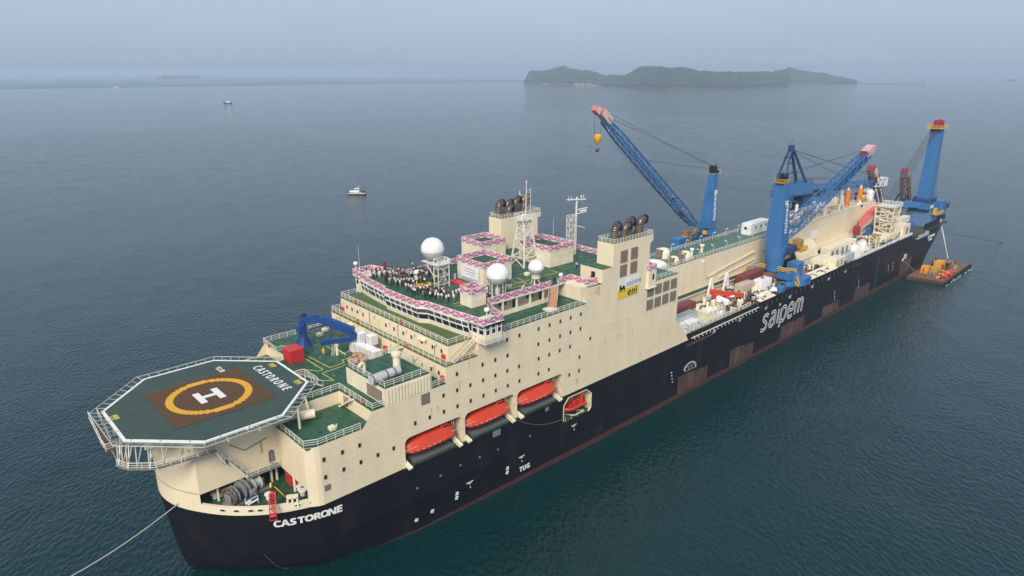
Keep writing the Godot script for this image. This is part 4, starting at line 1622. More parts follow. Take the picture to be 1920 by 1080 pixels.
	b.bar(Vector3(35.6, DECK + 1.4, 12.0), Vector3(36.4, DECK + 0.1, 14.5), 0.1)
	solo("gangway_plank", mesh([b, M.yellow]), "yellow folded gangway lying between the winch and the red crane", "gangway")
	w = thing("fairlead", "cream twin mooring fairlead in the bulwark beside the red crane", "fairlead", Vector3(36.1, 15.3, 17.3), -0.55)
	b = MB.new()
	for x in [-0.7, 0.0, 0.7]:
		b.span(x - 0.14, x + 0.14, 0.1, 2.0, -0.3, 0.5)
	b.span(-0.84, 0.84, 1.8, 2.1, -0.3, 0.5)
	part(w, "frame", b, M.ivory)
	for x in [-0.35, 0.35]:
		b = MB.new()
		b.tube(Vector3(x, 0.9, 0.1), Vector3(x, 1.75, 0.1), 0.15, 0.15, 10)
		part(w, "roller", b, M.dark)
	for s in [4.05, 4.55, 5.05, 5.35, 6.45, 6.85, 7.2]:
		var p := hull_point(s, 15.0)
		var q := hull_point(s + 0.1, 15.0)
		b = MB.new()
		var d := (q - p).normalized()
		var out := d.cross(Vector3.UP)
		for k in 10:
			var a := TAU * k / 10.0
			var e := TAU * (k + 1) / 10.0
			var f := func(t: float) -> Vector3: return p + d * cos(t) * 0.5 + Vector3.UP * (0.85 + sin(t) * 0.26) + out * 0.03
			b.bar(f.call(a), f.call(e), 0.1)
		var e2 := MB.new()
		e2.box(p + Vector3.UP * 0.85 + out * 0.02, Vector3(0.75, 0.36, 0.04), Basis(d, Vector3.UP, out))
		part_mesh(S, "mooring_hole", mesh([b, M.ivory, e2, M.dark]))
	# the mooring line running out from the bow to the lower left
	b = MB.new()
	var p0 := Vector3(24.1, 16.2, 5.4)
	var p1 := Vector3(4.7, -0.5, -11.2)
	var last := p0
	for k in range(1, 25):
		var u := k / 24.0
		var p := p0.lerp(p1, u) - Vector3.UP * 2.2 * u * (1.0 - u) * 2.0
		b.tube(last, p, 0.09, 0.09, 6, false)
		last = p
	solo("mooring_line", mesh([b, paint(lin(0.34, 0.32, 0.29), 0.8)]), "pale mooring line stretching from the bow into the water", "rope")


func foredeck() -> void:
	# blue knuckle-boom crane folded over its rest
	var w := thing("knuckle_crane", "dark blue knuckle-boom crane folded on the green deck behind the helideck", "crane", Vector3(54.0, 27.5, -12.4), 0.0)
	var b := MB.new()
	b.lathe(Vector3.ZERO, [[1.5, 0], [1.35, 0.3], [0.85, 1.9], [0.8, 3.2], [0, 3.2]], 16)
	for k in 4:
		var a := TAU * k / 4.0 + 0.5
		b.bar(Vector3(cos(a) * 1.6, 0.05, sin(a) * 1.6), Vector3(cos(a) * 0.8, 2.0, sin(a) * 0.8), 0.15, 0.2)
	part(w, "pedestal", b, M.deep_blue)
	b = MB.new()
	b.bevel(Vector3(-0.2, 3.9, 0), Vector3(1.8, 1.5, 1.6), 0.2)
	b.bar(Vector3(-0.2, 3.9, 0), Vector3(0.3, 6.0, 0.6), 0.9, 1.1)
	part(w, "slewing_column", b, M.deep_blue)
	b = MB.new()
	b.bar(Vector3(-0.2, 5.9, 0.3), Vector3(2.6, 5.9, 4.2), 0.95, 1.1)
	b.bar(Vector3(2.5, 5.95, 4.1), Vector3(5.6, 4.2, 9.4), 0.95, 1.55)
	b.bar(Vector3(0.9, 6.5, 1.9), Vector3(2.0, 6.6, 3.3), 0.4, 0.5)
	part(w, "main_boom", b, M.deep_blue)
	b = MB.new()
	b.bar(Vector3(5.7, 4.0, 9.4), Vector3(5.5, 2.6, 9.2), 0.85, 0.9)
	b.bar(Vector3(5.5, 2.7, 9.0), Vector3(0.6, 2.9, 7.4), 0.7, 0.8)
	b.lathe(Vector3(0.4, 2.9, 7.3), [[0, -0.5], [0.5, -0.4], [0.5, 0.4], [0, 0.5]], 12, Basis(Vector3(0, 0, 1), Vector3(1, 0, 0), Vector3(0, 1, 0)))
	part(w, "jib", b, M.deep_blue)
	b = MB.new()
	b.tube(Vector3(0.9, 3.4, 0.9), Vector3(3.4, 5.3, 5.0), 0.18)
	b.tube(Vector3(3.6, 5.0, 5.4), Vector3(1.8, 3.2, 7.6), 0.14)
	part(w, "hydraulic_ram", b, M.dark_blue)
	b = MB.new()
	b.bevel(Vector3(0.2, 6.6, 0.8), Vector3(0.9, 0.6, 0.9), 0.15)
	for k in 3:
		b.tube(Vector3(-0.4 + 0.3 * k, 6.3, 0.2), Vector3(-0.9 + 0.3 * k, 5.9, -0.7), 0.06)
	part(w, "winch", b, M.dark)
	b = MB.new()
	b.lathe(Vector3(0.3, 0.9, 7.3), [[0, -0.5], [0.18, -0.2], [0.3, 0.5], [0.2, 0.75], [0, 0.8]], 10)
	b.tube(Vector3(0.3, 1.6, 7.3), Vector3(0.4, 2.6, 7.3), 0.04)
	part(w, "hook_block", b, M.yellow)
	w = thing("boom_rest", "cream boom rest with ladder under the blue crane's jib", "stand", Vector3(56.6, 27.5, -4.2))
	b = MB.new()
	b.tube(Vector3.ZERO, Vector3(0, 2.2, 0), 0.3, 0.25, 10)
	b.bar(Vector3(-0.2, 2.2, -0.7), Vector3(-0.2, 2.2, 0.7), 0.3)
	b.bar(Vector3(0, 1.2, 0), Vector3(1.2, 0.05, 1.0), 0.14)
	part(w, "post", b, M.ivory)
	b = MB.new()
	for s in [-0.25, 0.25]:
		b.bar(Vector3(-0.8 + s, 0, -0.3), Vector3(-0.5 + s, 2.4, -0.2), 0.07)
	for k in 7:
		b.bar(Vector3(-1.05 + 0.04 * k, 0.3 + k * 0.32, -0.3), Vector3(-0.55 + 0.04 * k, 0.3 + k * 0.32, -0.3), 0.06)
	part(w, "ladder", b, M.ivory)
	w = thing("red_container", "bright red foam-station box beside the helideck's right edge", "container", Vector3(49.6, 27.5, -7.6))
	b = MB.new()
	b.bevel(Vector3(0, 1.25, 0), Vector3(2.7, 2.5, 3.0), 0.06)
	part(w, "body", b, M.red)
	for k in 6:
		b = MB.new()
		b.span(-1.2 + k * 0.42, -1.05 + k * 0.42, 0.15, 2.3, 1.5, 1.56)
		part(w, "rib", b, M.red)
	b = MB.new()
	b.span(-1.4, -1.36, 0.2, 2.2, -1.2, 1.2)
	part(w, "door", b, M.red)
	w = thing("deck_cabin", "narrow cream cabin against the house wall by the white crates", "cabin", Vector3(62.9, 27.5, -7.0))
	b = MB.new()
	b.bevel(Vector3(0, 1.35, 0), Vector3(1.9, 2.7, 2.2), 0.05)
	part(w, "body", b, M.ivory)
	b = MB.new()
	b.span(-0.99, -0.95, 0.5, 2.0, -0.35, 0.35)
	part(w, "door", b, M.louver)
	# white crates in a row, one thing each
	var am: ArrayMesh
	var rib := MB.new()
	b = MB.new()
	b.bevel(Vector3(0, 0.95, 0), Vector3(1.7, 1.9, 1.5), 0.05)
	for k in 5:
		rib.span(-0.75 + k * 0.36, -0.65 + k * 0.36, 0.1, 1.8, 0.75, 0.79)
		rib.span(-0.89, -0.85, 0.1, 1.8, -0.6 + k * 0.28, -0.5 + k * 0.28)
	am = mesh([b, M.white, rib, M.light_grey])
	var crate_text := ["nearest the cream cabin", "second from the cream cabin", "in the middle of the row", "second from the fan house", "nearest the fan house roof", "stacked on the cabin end of the row", "stacked behind the middle of the row"]
	for k in 7:
		var p := Vector3(60.2 + 0.15 * k, 27.5, -3.9 + k * 1.6)
		if k >= 5:
			p = Vector3(61.9 if k == 6 else 61.0, 29.41, -2.8 + (k - 5) * 2.4)
		solo("white_crate", am, "white ribbed storage crate " + crate_text[k] + " on the crane deck", "crate", p, 0.04 * (k % 3), "white crates on the crane deck")
	for k in 7:
		b = MB.new()
		b.ball(Vector3(0, 0.42, 0), Vector3(0.75, 0.48, 0.6), 10, 6)
		b.bevel(Vector3(0.1, 0.3, 0.05), Vector3(1.2, 0.6, 0.9), 0.2)
		solo("sack", mesh([b, M.tan]), "tan bulging sack " + ["at the front of the heap", "at the left of the heap", "in the middle of the heap", "at the right of the heap", "at the back of the heap", "on top of the heap, left", "on top of the heap, right"][k] + " beside the white crates", "sack", Vector3(57.0 + [0, 0.2, 1.3, 1.6, 2.6, 0.7, 1.4][k], 27.5 + (0.75 if k > 4 else 0.0), 0.0 + [0, 1.2, 0.4, 1.6, 0.9, 0.5, 1.1][k]), k * 1.3, "sacks heaped on the crane deck")
	# fan house roof: big duct, mushroom vent, gooseneck
	w = thing("ventilation_duct", "fat silver exhaust duct lying across the fan house roof edge", "duct", Vector3(54.2, 30.45, 16.6), -0.25)
	b = MB.new()
	b.tube(Vector3(-3.1, 1.0, 1.2), Vector3(-0.4, 1.0, 0.3), 0.78, 0.78, 18)
	b.tube(Vector3(-0.3, 1.0, 0.3), Vector3(2.2, 1.0, -0.5), 0.78, 0.74, 18)
	part(w, "pipe", b, M.light_grey)
	b = MB.new()
	for x in [-0.36, 1.1, -2.9]:
		var f: float = (x + 3.1) / 5.3
		var p := Vector3(-3.1, 1.0, 1.2).lerp(Vector3(2.2, 1.0, -0.5), f)
		b.tube(p - Vector3(0.09, 0, -0.03), p + Vector3(0.09, 0, -0.03), 0.84, 0.84, 18)
	b.bar(Vector3(-1.8, 0, 0.8), Vector3(-1.8, 0.6, 0.8), 0.3)
	b.bar(Vector3(1.4, 0, -0.2), Vector3(1.4, 0.6, -0.2), 0.3)
	part(w, "clamp", b, M.steel)
	w = thing("mushroom_vent", "tall cream mushroom vent at the silver duct's end", "vent", Vector3(56.9, 30.45, 15.4))
	b = MB.new()
	b.lathe(Vector3.ZERO, [[0.7, 0], [0.62, 1.8], [0.62, 3.0], [0, 3.0]], 16)
	part(w, "trunk", b, M.ivory)
	b = MB.new()
	b.lathe(Vector3(0, 3.0, 0), [[0.55, 0], [0.85, 0.1], [0.85, 0.6], [0.5, 0.75], [0, 0.78]], 18)
	part(w, "cap", b, M.ivory)
	b = MB.new()
	var gp := Vector3(0, 0, 0)
	for k in range(1, 9):
		var a := PI * clampf((k - 2) / 6.0, 0.0, 1.0)
		var q := Vector3(-0.45 + 0.45 * cos(a), 1.2 + 0.45 * sin(a), 0) if k > 1 else Vector3(0, 1.2, 0)
		b.tube(gp, q, 0.3, 0.3, 12)
		gp = q
	solo("gooseneck_vent", mesh([b, M.ivory]), "short cream gooseneck vent on the fan house's green roof", "vent", Vector3(53.0, 30.45, 11.6))
	# louvre panels on the fan house front
	for q in [[14.2, 16.3], [16.5, 18.6]]:
		var f := MB.new()
		var lv := MB.new()
		f.span(51.74, 51.8, 27.8, 29.8, q[0], q[1])
		for j in 9:
			lv.box(Vector3(51.7, 27.9 + j * 0.22, (q[0] + q[1]) / 2), Vector3(0.14, 0.03, q[1] - q[0]), Basis(Vector3.BACK, 0.6))
		part_mesh(S, "grille", mesh([f, M.shade, lv, M.louver]))
	b = MB.new()
	b.span(49.35, 49.4, 25.3, 27.0, 10.5, 11.9)
	part(S, "door", b, M.louver)
	b = MB.new()
	b.tube(Vector3(41.4, 24.2 + 1.9, 10.8), Vector3(43.4, 26.1, 11.5), 0.75, 0.75, 16)
	solo("foam_tank", mesh([b, M.ivory]), "short cream tank hung below the helideck's aft edge", "tank", Vector3(0, 0.3, 0.4))
	w = thing("access_bridge", "grey stair bridge linking the helideck to the crane deck", "gangway", Vector3(45.4, 27.5, 3.0))
	var tread := MB.new()
	var side := MB.new()
	stair(tread, side, Vector3(2.6, 0.0, 2.4), Vector3(-0.1, 1.5, 1.6), 1.3, Vector3(0.28, 0, 0.96))
	part_mesh(w, "stairs", mesh([tread, M.grey, side, M.rail]))
	b = MB.new()
	rail(b, [Vector3(-0.4, 0.0, -3.4), Vector3(2.6, 0.0, -3.2), Vector3(2.6, 0, 1.6)])
	part(w, "railing", b, M.rail)
	b = MB.new()
	b.bevel(Vector3(0.9, 0.6, -1.8), Vector3(1.0, 1.2, 0.7), 0.1)
	part(w, "fire_monitor", b, M.red)


func lifeboats() -> void:
	var first: Node3D
	var xs := [60.6, 73.4, 86.3]
	var text := ["orange enclosed lifeboat in the bay nearest the bow", "orange enclosed lifeboat in the middle one of the three bays", "orange enclosed lifeboat in the aft bay beside the rescue boat"]
	for k in 3:
		if k > 0:
			again(first, Vector3(xs[k], 16.2, 18.2), 0.0, text[k])
			continue
		var w := thing("lifeboat", text[0], "lifeboat", Vector3(xs[0], 16.2, 18.2), 0.0, "lifeboats in the side bays")
		first = w
		w.set_meta("base", "lifeboat")
		var sect := func(u: float, top: bool) -> Array:  # u from bow (-1) to stern (1): half-section points, keel to crown
			var f: float = maxf(0.03, 1.0 - pow(absf(u), 7.0 if u > 0 else 3.2))
			var wd := 1.78 * pow(f, 0.5)
			var keel := 0.9 * pow(absf(u), 4.0) if u < 0 else 0.35 * pow(u, 3.0)
			var roof: float = 3.15 - 1.0 * pow(absf(minf(u + 0.15, 0.0)) / 0.85, 2.2) - 0.8 * pow(maxf(u - 0.3, 0.0) / 0.7, 3.0)
			if top:
				return [Vector2(wd * 1.0, 1.5), Vector2(wd * 0.84, 1.62), Vector2(wd * 0.74, lerpf(1.62, roof, 0.8)), Vector2(wd * 0.5, lerpf(1.62, roof, 0.98)), Vector2(0, roof)]
			return [Vector2(0, keel), Vector2(wd * 0.6, keel + 0.25), Vector2(wd * 0.94, keel * 0.5 + 0.8), Vector2(wd * 1.06, 1.38), Vector2(wd * 1.0, 1.5)]
		for top in [false, true]:
			var b := MB.new()
			var m := 22
			for i in m:
				var u0 := -1.0 + 2.0 * i / m
				var u1 := -1.0 + 2.0 * (i + 1) / m
				var a: Array = sect.call(u0, top)
				var c: Array = sect.call(u1, top)
				for j in 4:
					var p := Vector3(u0 * 5.4, a[j].y, a[j].x)
					var q := Vector3(u1 * 5.4, c[j].y, c[j].x)
					var r := Vector3(u1 * 5.4, c[j + 1].y, c[j + 1].x)
					var s := Vector3(u0 * 5.4, a[j + 1].y, a[j + 1].x)
					b.quad(p, q, r, s)
					var z := Vector3(1, 1, -1)
					b.quad(q * z, p * z, s * z, r * z)
			var tool := SurfaceTool.new()
			tool.create_from(mesh([b, M.orange]), 0)
			tool.set_material(M.orange)
			tool.index()
			tool.generate_normals()
			part_mesh(w, "canopy" if top else "hull", tool.commit())
		var f := MB.new()
		f.bevel(Vector3(3.1, 3.0, 0), Vector3(1.9, 1.0, 1.9), 0.25)
		part(w, "steering_hatch", f, M.orange)
		f = MB.new()
		f.box(Vector3(2.13, 3.2, 0), Vector3(0.06, 0.3, 1.2))
		f.box(Vector3(3.1, 3.2, 0.96), Vector3(1.1, 0.26, 0.05))
		part(w, "window", f, M.glass)
		f = MB.new()
		for j in 9:
			var x := -4.2 + j * 1.05
			var z := 1.83 * pow(maxf(0.05, 1.0 - pow(absf(x / 5.4), 2.9)), 0.55)
			f.bar(Vector3(x - 0.32, 1.42, z + 0.02), Vector3(x, 1.22, z + 0.07), 0.06)
			f.bar(Vector3(x, 1.22, z + 0.07), Vector3(x + 0.32, 1.42, z + 0.02), 0.06)
		part(w, "grab_line", f, M.white)
	# davits, cradles and gear of the three bays
	for k in 3:
		for e in [-1.0, 1.0]:
			var d := MB.new()
			var x: float = xs[k] + e * 5.35
			d.bar(Vector3(x, 16.4, 16.4), Vector3(x, 15.2, 20.5), 0.55, 0.7)
			d.bar(Vector3(x, 15.4, 15.2), Vector3(x, 19.9, 15.4), 0.45, 0.5)
			d.bar(Vector3(x, 19.7, 15.4), Vector3(x, 20.0, 18.4), 0.4, 0.45)
			d.tube(Vector3(x - 0.32, 15.3, 20.4), Vector3(x + 0.32, 15.3, 20.4), 0.3, 0.3, 10)
			part(S, "davit", d, M.ivory)
		var p := MB.new()
		p.box(Vector3(xs[k] + 0.2, 15.5, 18.6), Vector3(8.6, 0.12, 2.2), Basis(Vector3.RIGHT, 0.12))
		p.bar(Vector3(xs[k] - 4, 15.1, 19.5), Vector3(xs[k] + 4.4, 15.1, 19.5), 0.1, 0.2)
		part(S, "boarding_platform", p, paint(lin(0.1, 0.105, 0.115), 0.6))
		var l := MB.new()
		for s in [0.0, 0.5]:
			l.bar(Vector3(xs[k] + 5.0 + s, 15.1, 18.9), Vector3(xs[k] + 5.0 + s, 19.8, 18.2), 0.07)
		for j in 14:
			l.bar(Vector3(xs[k] + 5.0, 15.4 + j * 0.32, 18.85 - j * 0.047), Vector3(xs[k] + 5.5, 15.4 + j * 0.32, 18.85 - j * 0.047), 0.05)
		part(S, "ladder", l, M.ivory)
	# rescue boat: open, with a tubular collar and a roll bar
	var r := thing("rescue_boat", "small open orange rescue boat with raised roll bar in the round-cornered bay", "boat", Vector3(97.6, 10.6, 18.5), 0.05)
	var hb := MB.new()
	var tube := [Vector3(-3.3, 1.0, 0), Vector3(-2.6, 0.8, 0.75), Vector3(-1.4, 0.7, 1.1), Vector3(2.6, 0.65, 1.15), Vector3(3.0, 0.7, 0.6), Vector3(3.0, 0.7, -0.6), Vector3(2.6, 0.65, -1.15), Vector3(-1.4, 0.7, -1.1), Vector3(-2.6, 0.8, -0.75), Vector3(-3.3, 1.0, 0)]
	for k in tube.size() - 1:
		hb.tube(tube[k], tube[k + 1], 0.34, 0.34, 10)
		hb.ball(tube[k + 1], Vector3.ONE * 0.35, 10, 6)
	part(r, "collar", hb, M.orange)
	hb = MB.new()
	hb.prism([Vector2(-3.1, 0), Vector2(-1.4, 1.0), Vector2(2.8, 1.0), Vector2(2.8, -1.0), Vector2(-1.4, -1.0)], 0.1, 0.5)
	part(r, "hull", hb, M.orange)
	hb = MB.new()
	hb.bar(Vector3(1.6, 0.6, -0.9), Vector3(2.0, 3.2, -0.8), 0.5, 0.5)
	hb.bar(Vector3(1.6, 0.6, 0.9), Vector3(2.0, 3.2, 0.8), 0.5, 0.5)
	hb.bar(Vector3(2.0, 3.1, -1.0), Vector3(2.0, 3.1, 1.0), 0.5, 0.7)
	part(r, "roll_bar", hb, M.orange)
	hb = MB.new()
	hb.bevel(Vector3(0.3, 1.1, 0), Vector3(1.0, 1.2, 0.8), 0.15)
	hb.bevel(Vector3(-0.8, 0.8, 0), Vector3(1.0, 0.6, 0.7), 0.12)
	part(r, "console", hb, M.red)
	hb = MB.new()
	hb.bevel(Vector3(3.3, 1.0, 0.1), Vector3(0.6, 0.9, 0.5), 0.12)
	part(r, "outboard_motor", hb, M.dark)
	hb = MB.new()
	hb.bar(Vector3(96.4, 9.0, 17), Vector3(96.4, 9.9, 20.0), 0.2)
	hb.bar(Vector3(99.4, 9.0, 17), Vector3(99.4, 9.9, 20.0), 0.2)
	hb.bar(Vector3(96.4, 9.9, 20.0), Vector3(99.4, 9.9, 20.0), 0.16)
	for k in 5:
		hb.bar(Vector3(94.4 + k * 1.8, 8.9, 19.4), Vector3(94.4 + k * 1.8, 10.0, 19.4), 0.06)
	part(S, "boat_cradle", hb, M.ivory)


var fan_mesh: ArrayMesh


func make_fan() -> void:
	var back := MB.new()
	back.box(Vector3(0, 0.62, 0), Vector3(2.3, 1.2, 0.04))
	var purple := MB.new()
	for s in [-1.0, 1.0]:
		purple.box(Vector3(s * 0.98, 0.3, 0), Vector3(0.34, 0.5, 0.07))
		purple.box(Vector3(s * 0.62, 0.14, 0), Vector3(0.3, 0.24, 0.07))
	var red := MB.new()
	var ring := func(b: MB, r0: float, r1: float, z: float) -> void:
		for s in [1.0, -1.0]:
			for k in 10:
				var a := PI + PI * k / 10.0
				var e := PI + PI * (k + 1) / 10.0
				var p := func(r: float, t: float) -> Vector3: return Vector3(cos(t) * r * 0.98, 1.16 + sin(t) * r * 0.86, z * s)
				if s > 0:
					b.quad(p.call(r0, a), p.call(r1, a), p.call(r1, e), p.call(r0, e))
				else:
					b.quad(p.call(r1, a), p.call(r0, a), p.call(r0, e), p.call(r1, e))
	ring.call(red, 0.58, 0.92, 0.045)
	ring.call(purple, 0.3, 0.42, 0.045)
	for s in [-1.0, 1.0]:
		red.box(Vector3(s * 1.05, 0.95, 0), Vector3(0.2, 0.3, 0.07))
	ring.call(purple, 1.02, 1.12, 0.045)
	fan_mesh = mesh([back, M.flag_white, purple, M.purple, red, M.flag_red])


func bunting(label: String, pts: Array) -> void:
	var w := thing("bunting", label, "bunting", pts[0], 0.0, "red and white bunting on the rails")
	var b := MB.new()
	var o: Vector3 = pts[0]
	for k in pts.size() - 1:
		var p: Vector3 = pts[k] - o
		var q: Vector3 = pts[k + 1] - o
		var l := p.distance_to(q)
		if l < 0.4:
			continue
		b.bar(p + Vector3.UP * 1.24, q + Vector3.UP * 1.24, 0.06)
		b.bar(p + Vector3.UP * 0.04, q + Vector3.UP * 0.04, 0.06)
		b.bar(p, p + Vector3.UP * 1.25, 0.07)
		var m := maxi(1, int(round(l / 2.35)))
		var x := (q - p) / l
		for j in m:
			var f := part_mesh(w, "fan", fan_mesh)
			f.transform = Transform3D(Basis(x * (l / m / 2.34), Vector3.UP, x.cross(Vector3.UP)), p.lerp(q, (j + 0.5) / m))
	part(w, "rail", b, M.rail)


func loop(x0: float, x1: float, z0: float, z1: float, y: float) -> Array:
	return [Vector3(x0, y, z1), Vector3(x0, y, z0), Vector3(x1, y, z0), Vector3(x1, y, z1), Vector3(x0, y, z1)]


func radome(called: String, label: String, at: Vector3, r: float, leg: float, seg := 28) -> Node3D:
	var w := thing(called, label, "radome", at)
	var white := MB.new()
	var grey := MB.new()
	var pr := []
	for k in 13:
		var a := -0.15 + (PI / 2 + 0.15) * k / 12.0
		pr.append([r * cos(a), leg + r + r * sin(a)])
	white.lathe(Vector3.ZERO, pr, seg)
	part(w, "dome", white, M.white)
	pr = []
	for k in 7:
		var a := -PI / 2 * 0.62 + (PI / 2 * 0.62 - 0.16) * k / 6.0
		pr.append([r * 0.985 * cos(a), leg + r + r * sin(a)])
	grey.lathe(Vector3.ZERO, pr, seg)
	part(w, "lower_shell", grey, M.light_grey)
	var seam := MB.new()
	for k in 12:
		var t := TAU * k / 12.0
		for j in 8:
			var a := -0.1 + 1.5 * j / 8.0
			var e := -0.1 + 1.5 * (j + 1) / 8.0
			var f := func(q: float) -> Vector3: return Vector3(cos(t) * cos(q) * r * 1.003, leg + r + r * sin(q) * 1.003, sin(t) * cos(q) * r * 1.003)
			seam.bar(f.call(a), f.call(e), 0.03)
	part(w, "panel_seam", seam, M.light_grey)
	return w


func house(called: String, x0: float, x1: float, z0: float, z1: float, y1: float) -> void:
	var b := MB.new()
	b.span(x0, x1, TOPY, y1, z0, z1)
	b.span(x0 - 0.08, x1 + 0.08, y1, y1 + 0.12, z0 - 0.08, z1 + 0.08)
	part(S, called, b, M.ivory)
	b = MB.new()
	b.span(x0 + 0.2, x1 - 0.2, y1 + 0.12, y1 + 0.15, z0 + 0.2, z1 - 0.2)
	part(S.get_node(NodePath(str(S.get_child(S.get_child_count() - 1).name))), "roof", b, M.green)


func bridge_roof() -> void:
	make_fan()
	house("screen_house", 85.6, 93.3, -4.2, 4.2, 40.2)
	house("lift_house", 105.2, 112.9, -6.2, 3.8, 40.2)
	house("starboard_house", 97.4, 104.8, -17.4, -10.2, 40.0)
	house("stair_house", 75.2, 78.7, 9.6, 12.9, 39.0)
	bunting("red and white bunting round the roof of the screen house", loop(85.6, 93.3, -4.2, 4.2, 40.3))
	bunting("red and white bunting round the roof behind the lattice mast", loop(105.2, 112.9, -6.2, 3.8, 40.3))
	bunting("red and white bunting round the roof nearest the starboard funnel", loop(97.4, 104.8, -17.4, -10.2, 40.1))
	bunting("red and white bunting round the small stair house", loop(75.2, 78.7, 9.6, 12.9, 39.1))
	var f := front_line(36.75)
	var run := [Vector3(75.2, TOPY, -21.5), Vector3(70.8, TOPY, -21.5), Vector3(70.5, TOPY, -17.6)]
	for k in range(1, 7):
		run.append(Vector3(f[k].x + 0.15, TOPY, f[k].y))
	run.append_array([Vector3(70.5, TOPY, 17.6), Vector3(70.8, TOPY, 21.4), Vector3(75.2, TOPY, 21.4), Vector3(76.6, TOPY, 16.8)])
	bunting("long red and white bunting along the curved bridge front", run)
	bunting("red and white bunting along the port roof edge from the wing to the ramp", [Vector3(76.6, TOPY, 16.8), Vector3(78.7, TOPY, 13.3), Vector3(95.6, TOPY, 13.5)])
	bunting("red and white bunting between the ramp and the port funnel", [Vector3(97.4, TOPY, 13.5), Vector3(101.9, TOPY, 13.1), Vector3(101.5, TOPY, 17.8), Vector3(104.4, TOPY, 18.2)])
	bunting("red and white bunting along the starboard roof edge behind the crowd", [Vector3(75.2, TOPY, -21.5), Vector3(76.6, TOPY, -16.8), Vector3(78.7, TOPY, -13.3), Vector3(97.2, TOPY, -13.5), Vector3(99.6, TOPY, -19.2), Vector3(106, TOPY, -19.2)])
	bunting("red and white bunting at the aft end of the roof between the funnels", [Vector3(121.8, TOPY, -14.6), Vector3(121.8, TOPY, 14.4)])
	bunting("red and white bunting on the small lookout cabin behind the port funnel", loop(119.6, 122.3, 18.2, 20.1, 36.5))
	# dressed ramp down to the promenade
	var b := MB.new()
	b.bar(Vector3(96.2, 36.6, 13.8), Vector3(92.4, 33.7, 16.9), 1.7, 0.12)
	solo("boarding_ramp", mesh([b, M.tan]), "sloping ramp with bunting sides from roof to promenade", "ramp")
	for s in [-1.0, 1.0]:
		var n: Vector3 = Vector3(0.63, 0, 0.77) * 0.9 * s
		bunting("red and white bunting on the %s side of the sloping ramp" % ("forward" if s < 0 else "aft"), [Vector3(96.2, 36.7, 13.8) + n, Vector3(92.4, 33.8, 16.9) + n])
	b = MB.new()
	b.span(90.6, 92.6, 33.5, 33.8, 16.0, 18.2)
	solo("ramp_landing", mesh([b, M.ivory]), "cream landing block at the foot of the ramp", "platform")
	# stage, screen
	var w := thing("stage_screen", "white event screen with small print hung on the cream house wall", "screen", Vector3(85.3, 37.2, 0.0), -PI / 2)
	b = MB.new()
	b.box(Vector3(0.2, 1.5, 0), Vector3(5.6, 3.0, 0.12))
	part(w, "panel", b, M.white)
	b = MB.new()
	for k in 3:
		b.box(Vector3(0.4, 2.3 - k * 0.55, 0.07), Vector3([3.0, 3.6, 2.4][k], 0.12, 0.02))
	part(w, "print", b, M.purple)
	b = MB.new()
	b.prism([Vector2(-2.55, 0.061), Vector2(2.95, 0.061), Vector2(2.95, 0.075), Vector2(-2.55, 0.075)], 0.05, 0.5)
	part(w, "print_band", b, paint(lin(0.25, 0.5, 0.7), 0.6))
	b = MB.new()
	b.bevel(Vector3(0, 0.12, 0), Vector3(2.0, 0.24, 6.4), 0.05)
	solo("stage", mesh([b, M.red]), "low red carpeted stage in front of the white screen", "stage", Vector3(83.4, TOPY, -0.6))
	b = MB.new()
	for q in [[0.0, 0.0], [2.2, 0.9]]:
		b.lathe(Vector3(q[0], 0.012, q[1]), [[1.35, 0], [0.35, 0.002]], 28)
	solo("deck_circle", mesh([b, M.amber]), "two yellow winch-down circles painted on the roof among the crowd", "marking", Vector3(75.9, TOPY + 0.004, -5.8))
	radome("radome", "largest white radome on stilts between the stair house and the screen house", Vector3(84.3, 38.4, 9.9), 2.25, 0.0)
	var r: Node3D = get_node("radome")
	b = MB.new()
	for k in 8:
		var a := TAU * k / 8.0
		b.bar(Vector3(cos(a) * 1.5, -1.7, sin(a) * 1.5), Vector3(cos(a) * 1.5, 0.7, sin(a) * 1.5), 0.1)
	b.tube(Vector3(0, -1.7, 0), Vector3(0, 0.5, 0), 0.5)
	part(r, "stand", b, M.rail)
	r = radome("radome", "smallest white ball radome on a lattice foot in the middle of the roof", Vector3(94.4, 38.6, 10.3), 1.62, 0.0)
	b = MB.new()
	b.lathe(Vector3.ZERO, [[0.95, -0.6], [0.95, 0.15], [1.05, 0.3], [0, 0.3]], 18)
	for k in 5:
		var a := TAU * k / 5.0
		b.bar(Vector3(cos(a) * 1.1, -1.85, sin(a) * 1.1), Vector3(cos(a + 0.6) * 0.5, -0.5, sin(a + 0.6) * 0.5), 0.12)
	part(r, "stand", b, M.ivory)
	r = radome("radome", "white radome high on a scaffold platform above the crowd", Vector3(79.2, 41.7, -4.0), 2.35, 0.0)
	b = MB.new()
	b.span(-1.7, 2.0, -0.25, -0.1, -1.7, 3.6)
	for p in [Vector2(-1.3, 2.0), Vector2(1.4, 2.0), Vector2(-1.3, 3.4), Vector2(1.4, 3.4)]:
		b.bar(Vector3(p.x, -5.6, p.y), Vector3(p.x, 0.9, p.y), 0.16)
	for y in [-4.2, -2.6, -1.0, 0.9]:
		b.bar(Vector3(-1.3, y, 2.0), Vector3(1.4, y, 2.0), 0.11)
		b.bar(Vector3(-1.3, y, 3.4), Vector3(1.4, y, 3.4), 0.11)
		b.bar(Vector3(1.4, y, 2.0), Vector3(1.4, y, 3.4), 0.11)
		b.bar(Vector3(-1.3, y, 2.0), Vector3(-1.3, y, 3.4), 0.11)
	b.bar(Vector3(-1.3, -5.6, 2.0), Vector3(1.4, -2.6, 2.0), 0.1)
	b.bar(Vector3(1.4, -2.6, 3.4), Vector3(-1.3, -0.3, 3.4), 0.1)
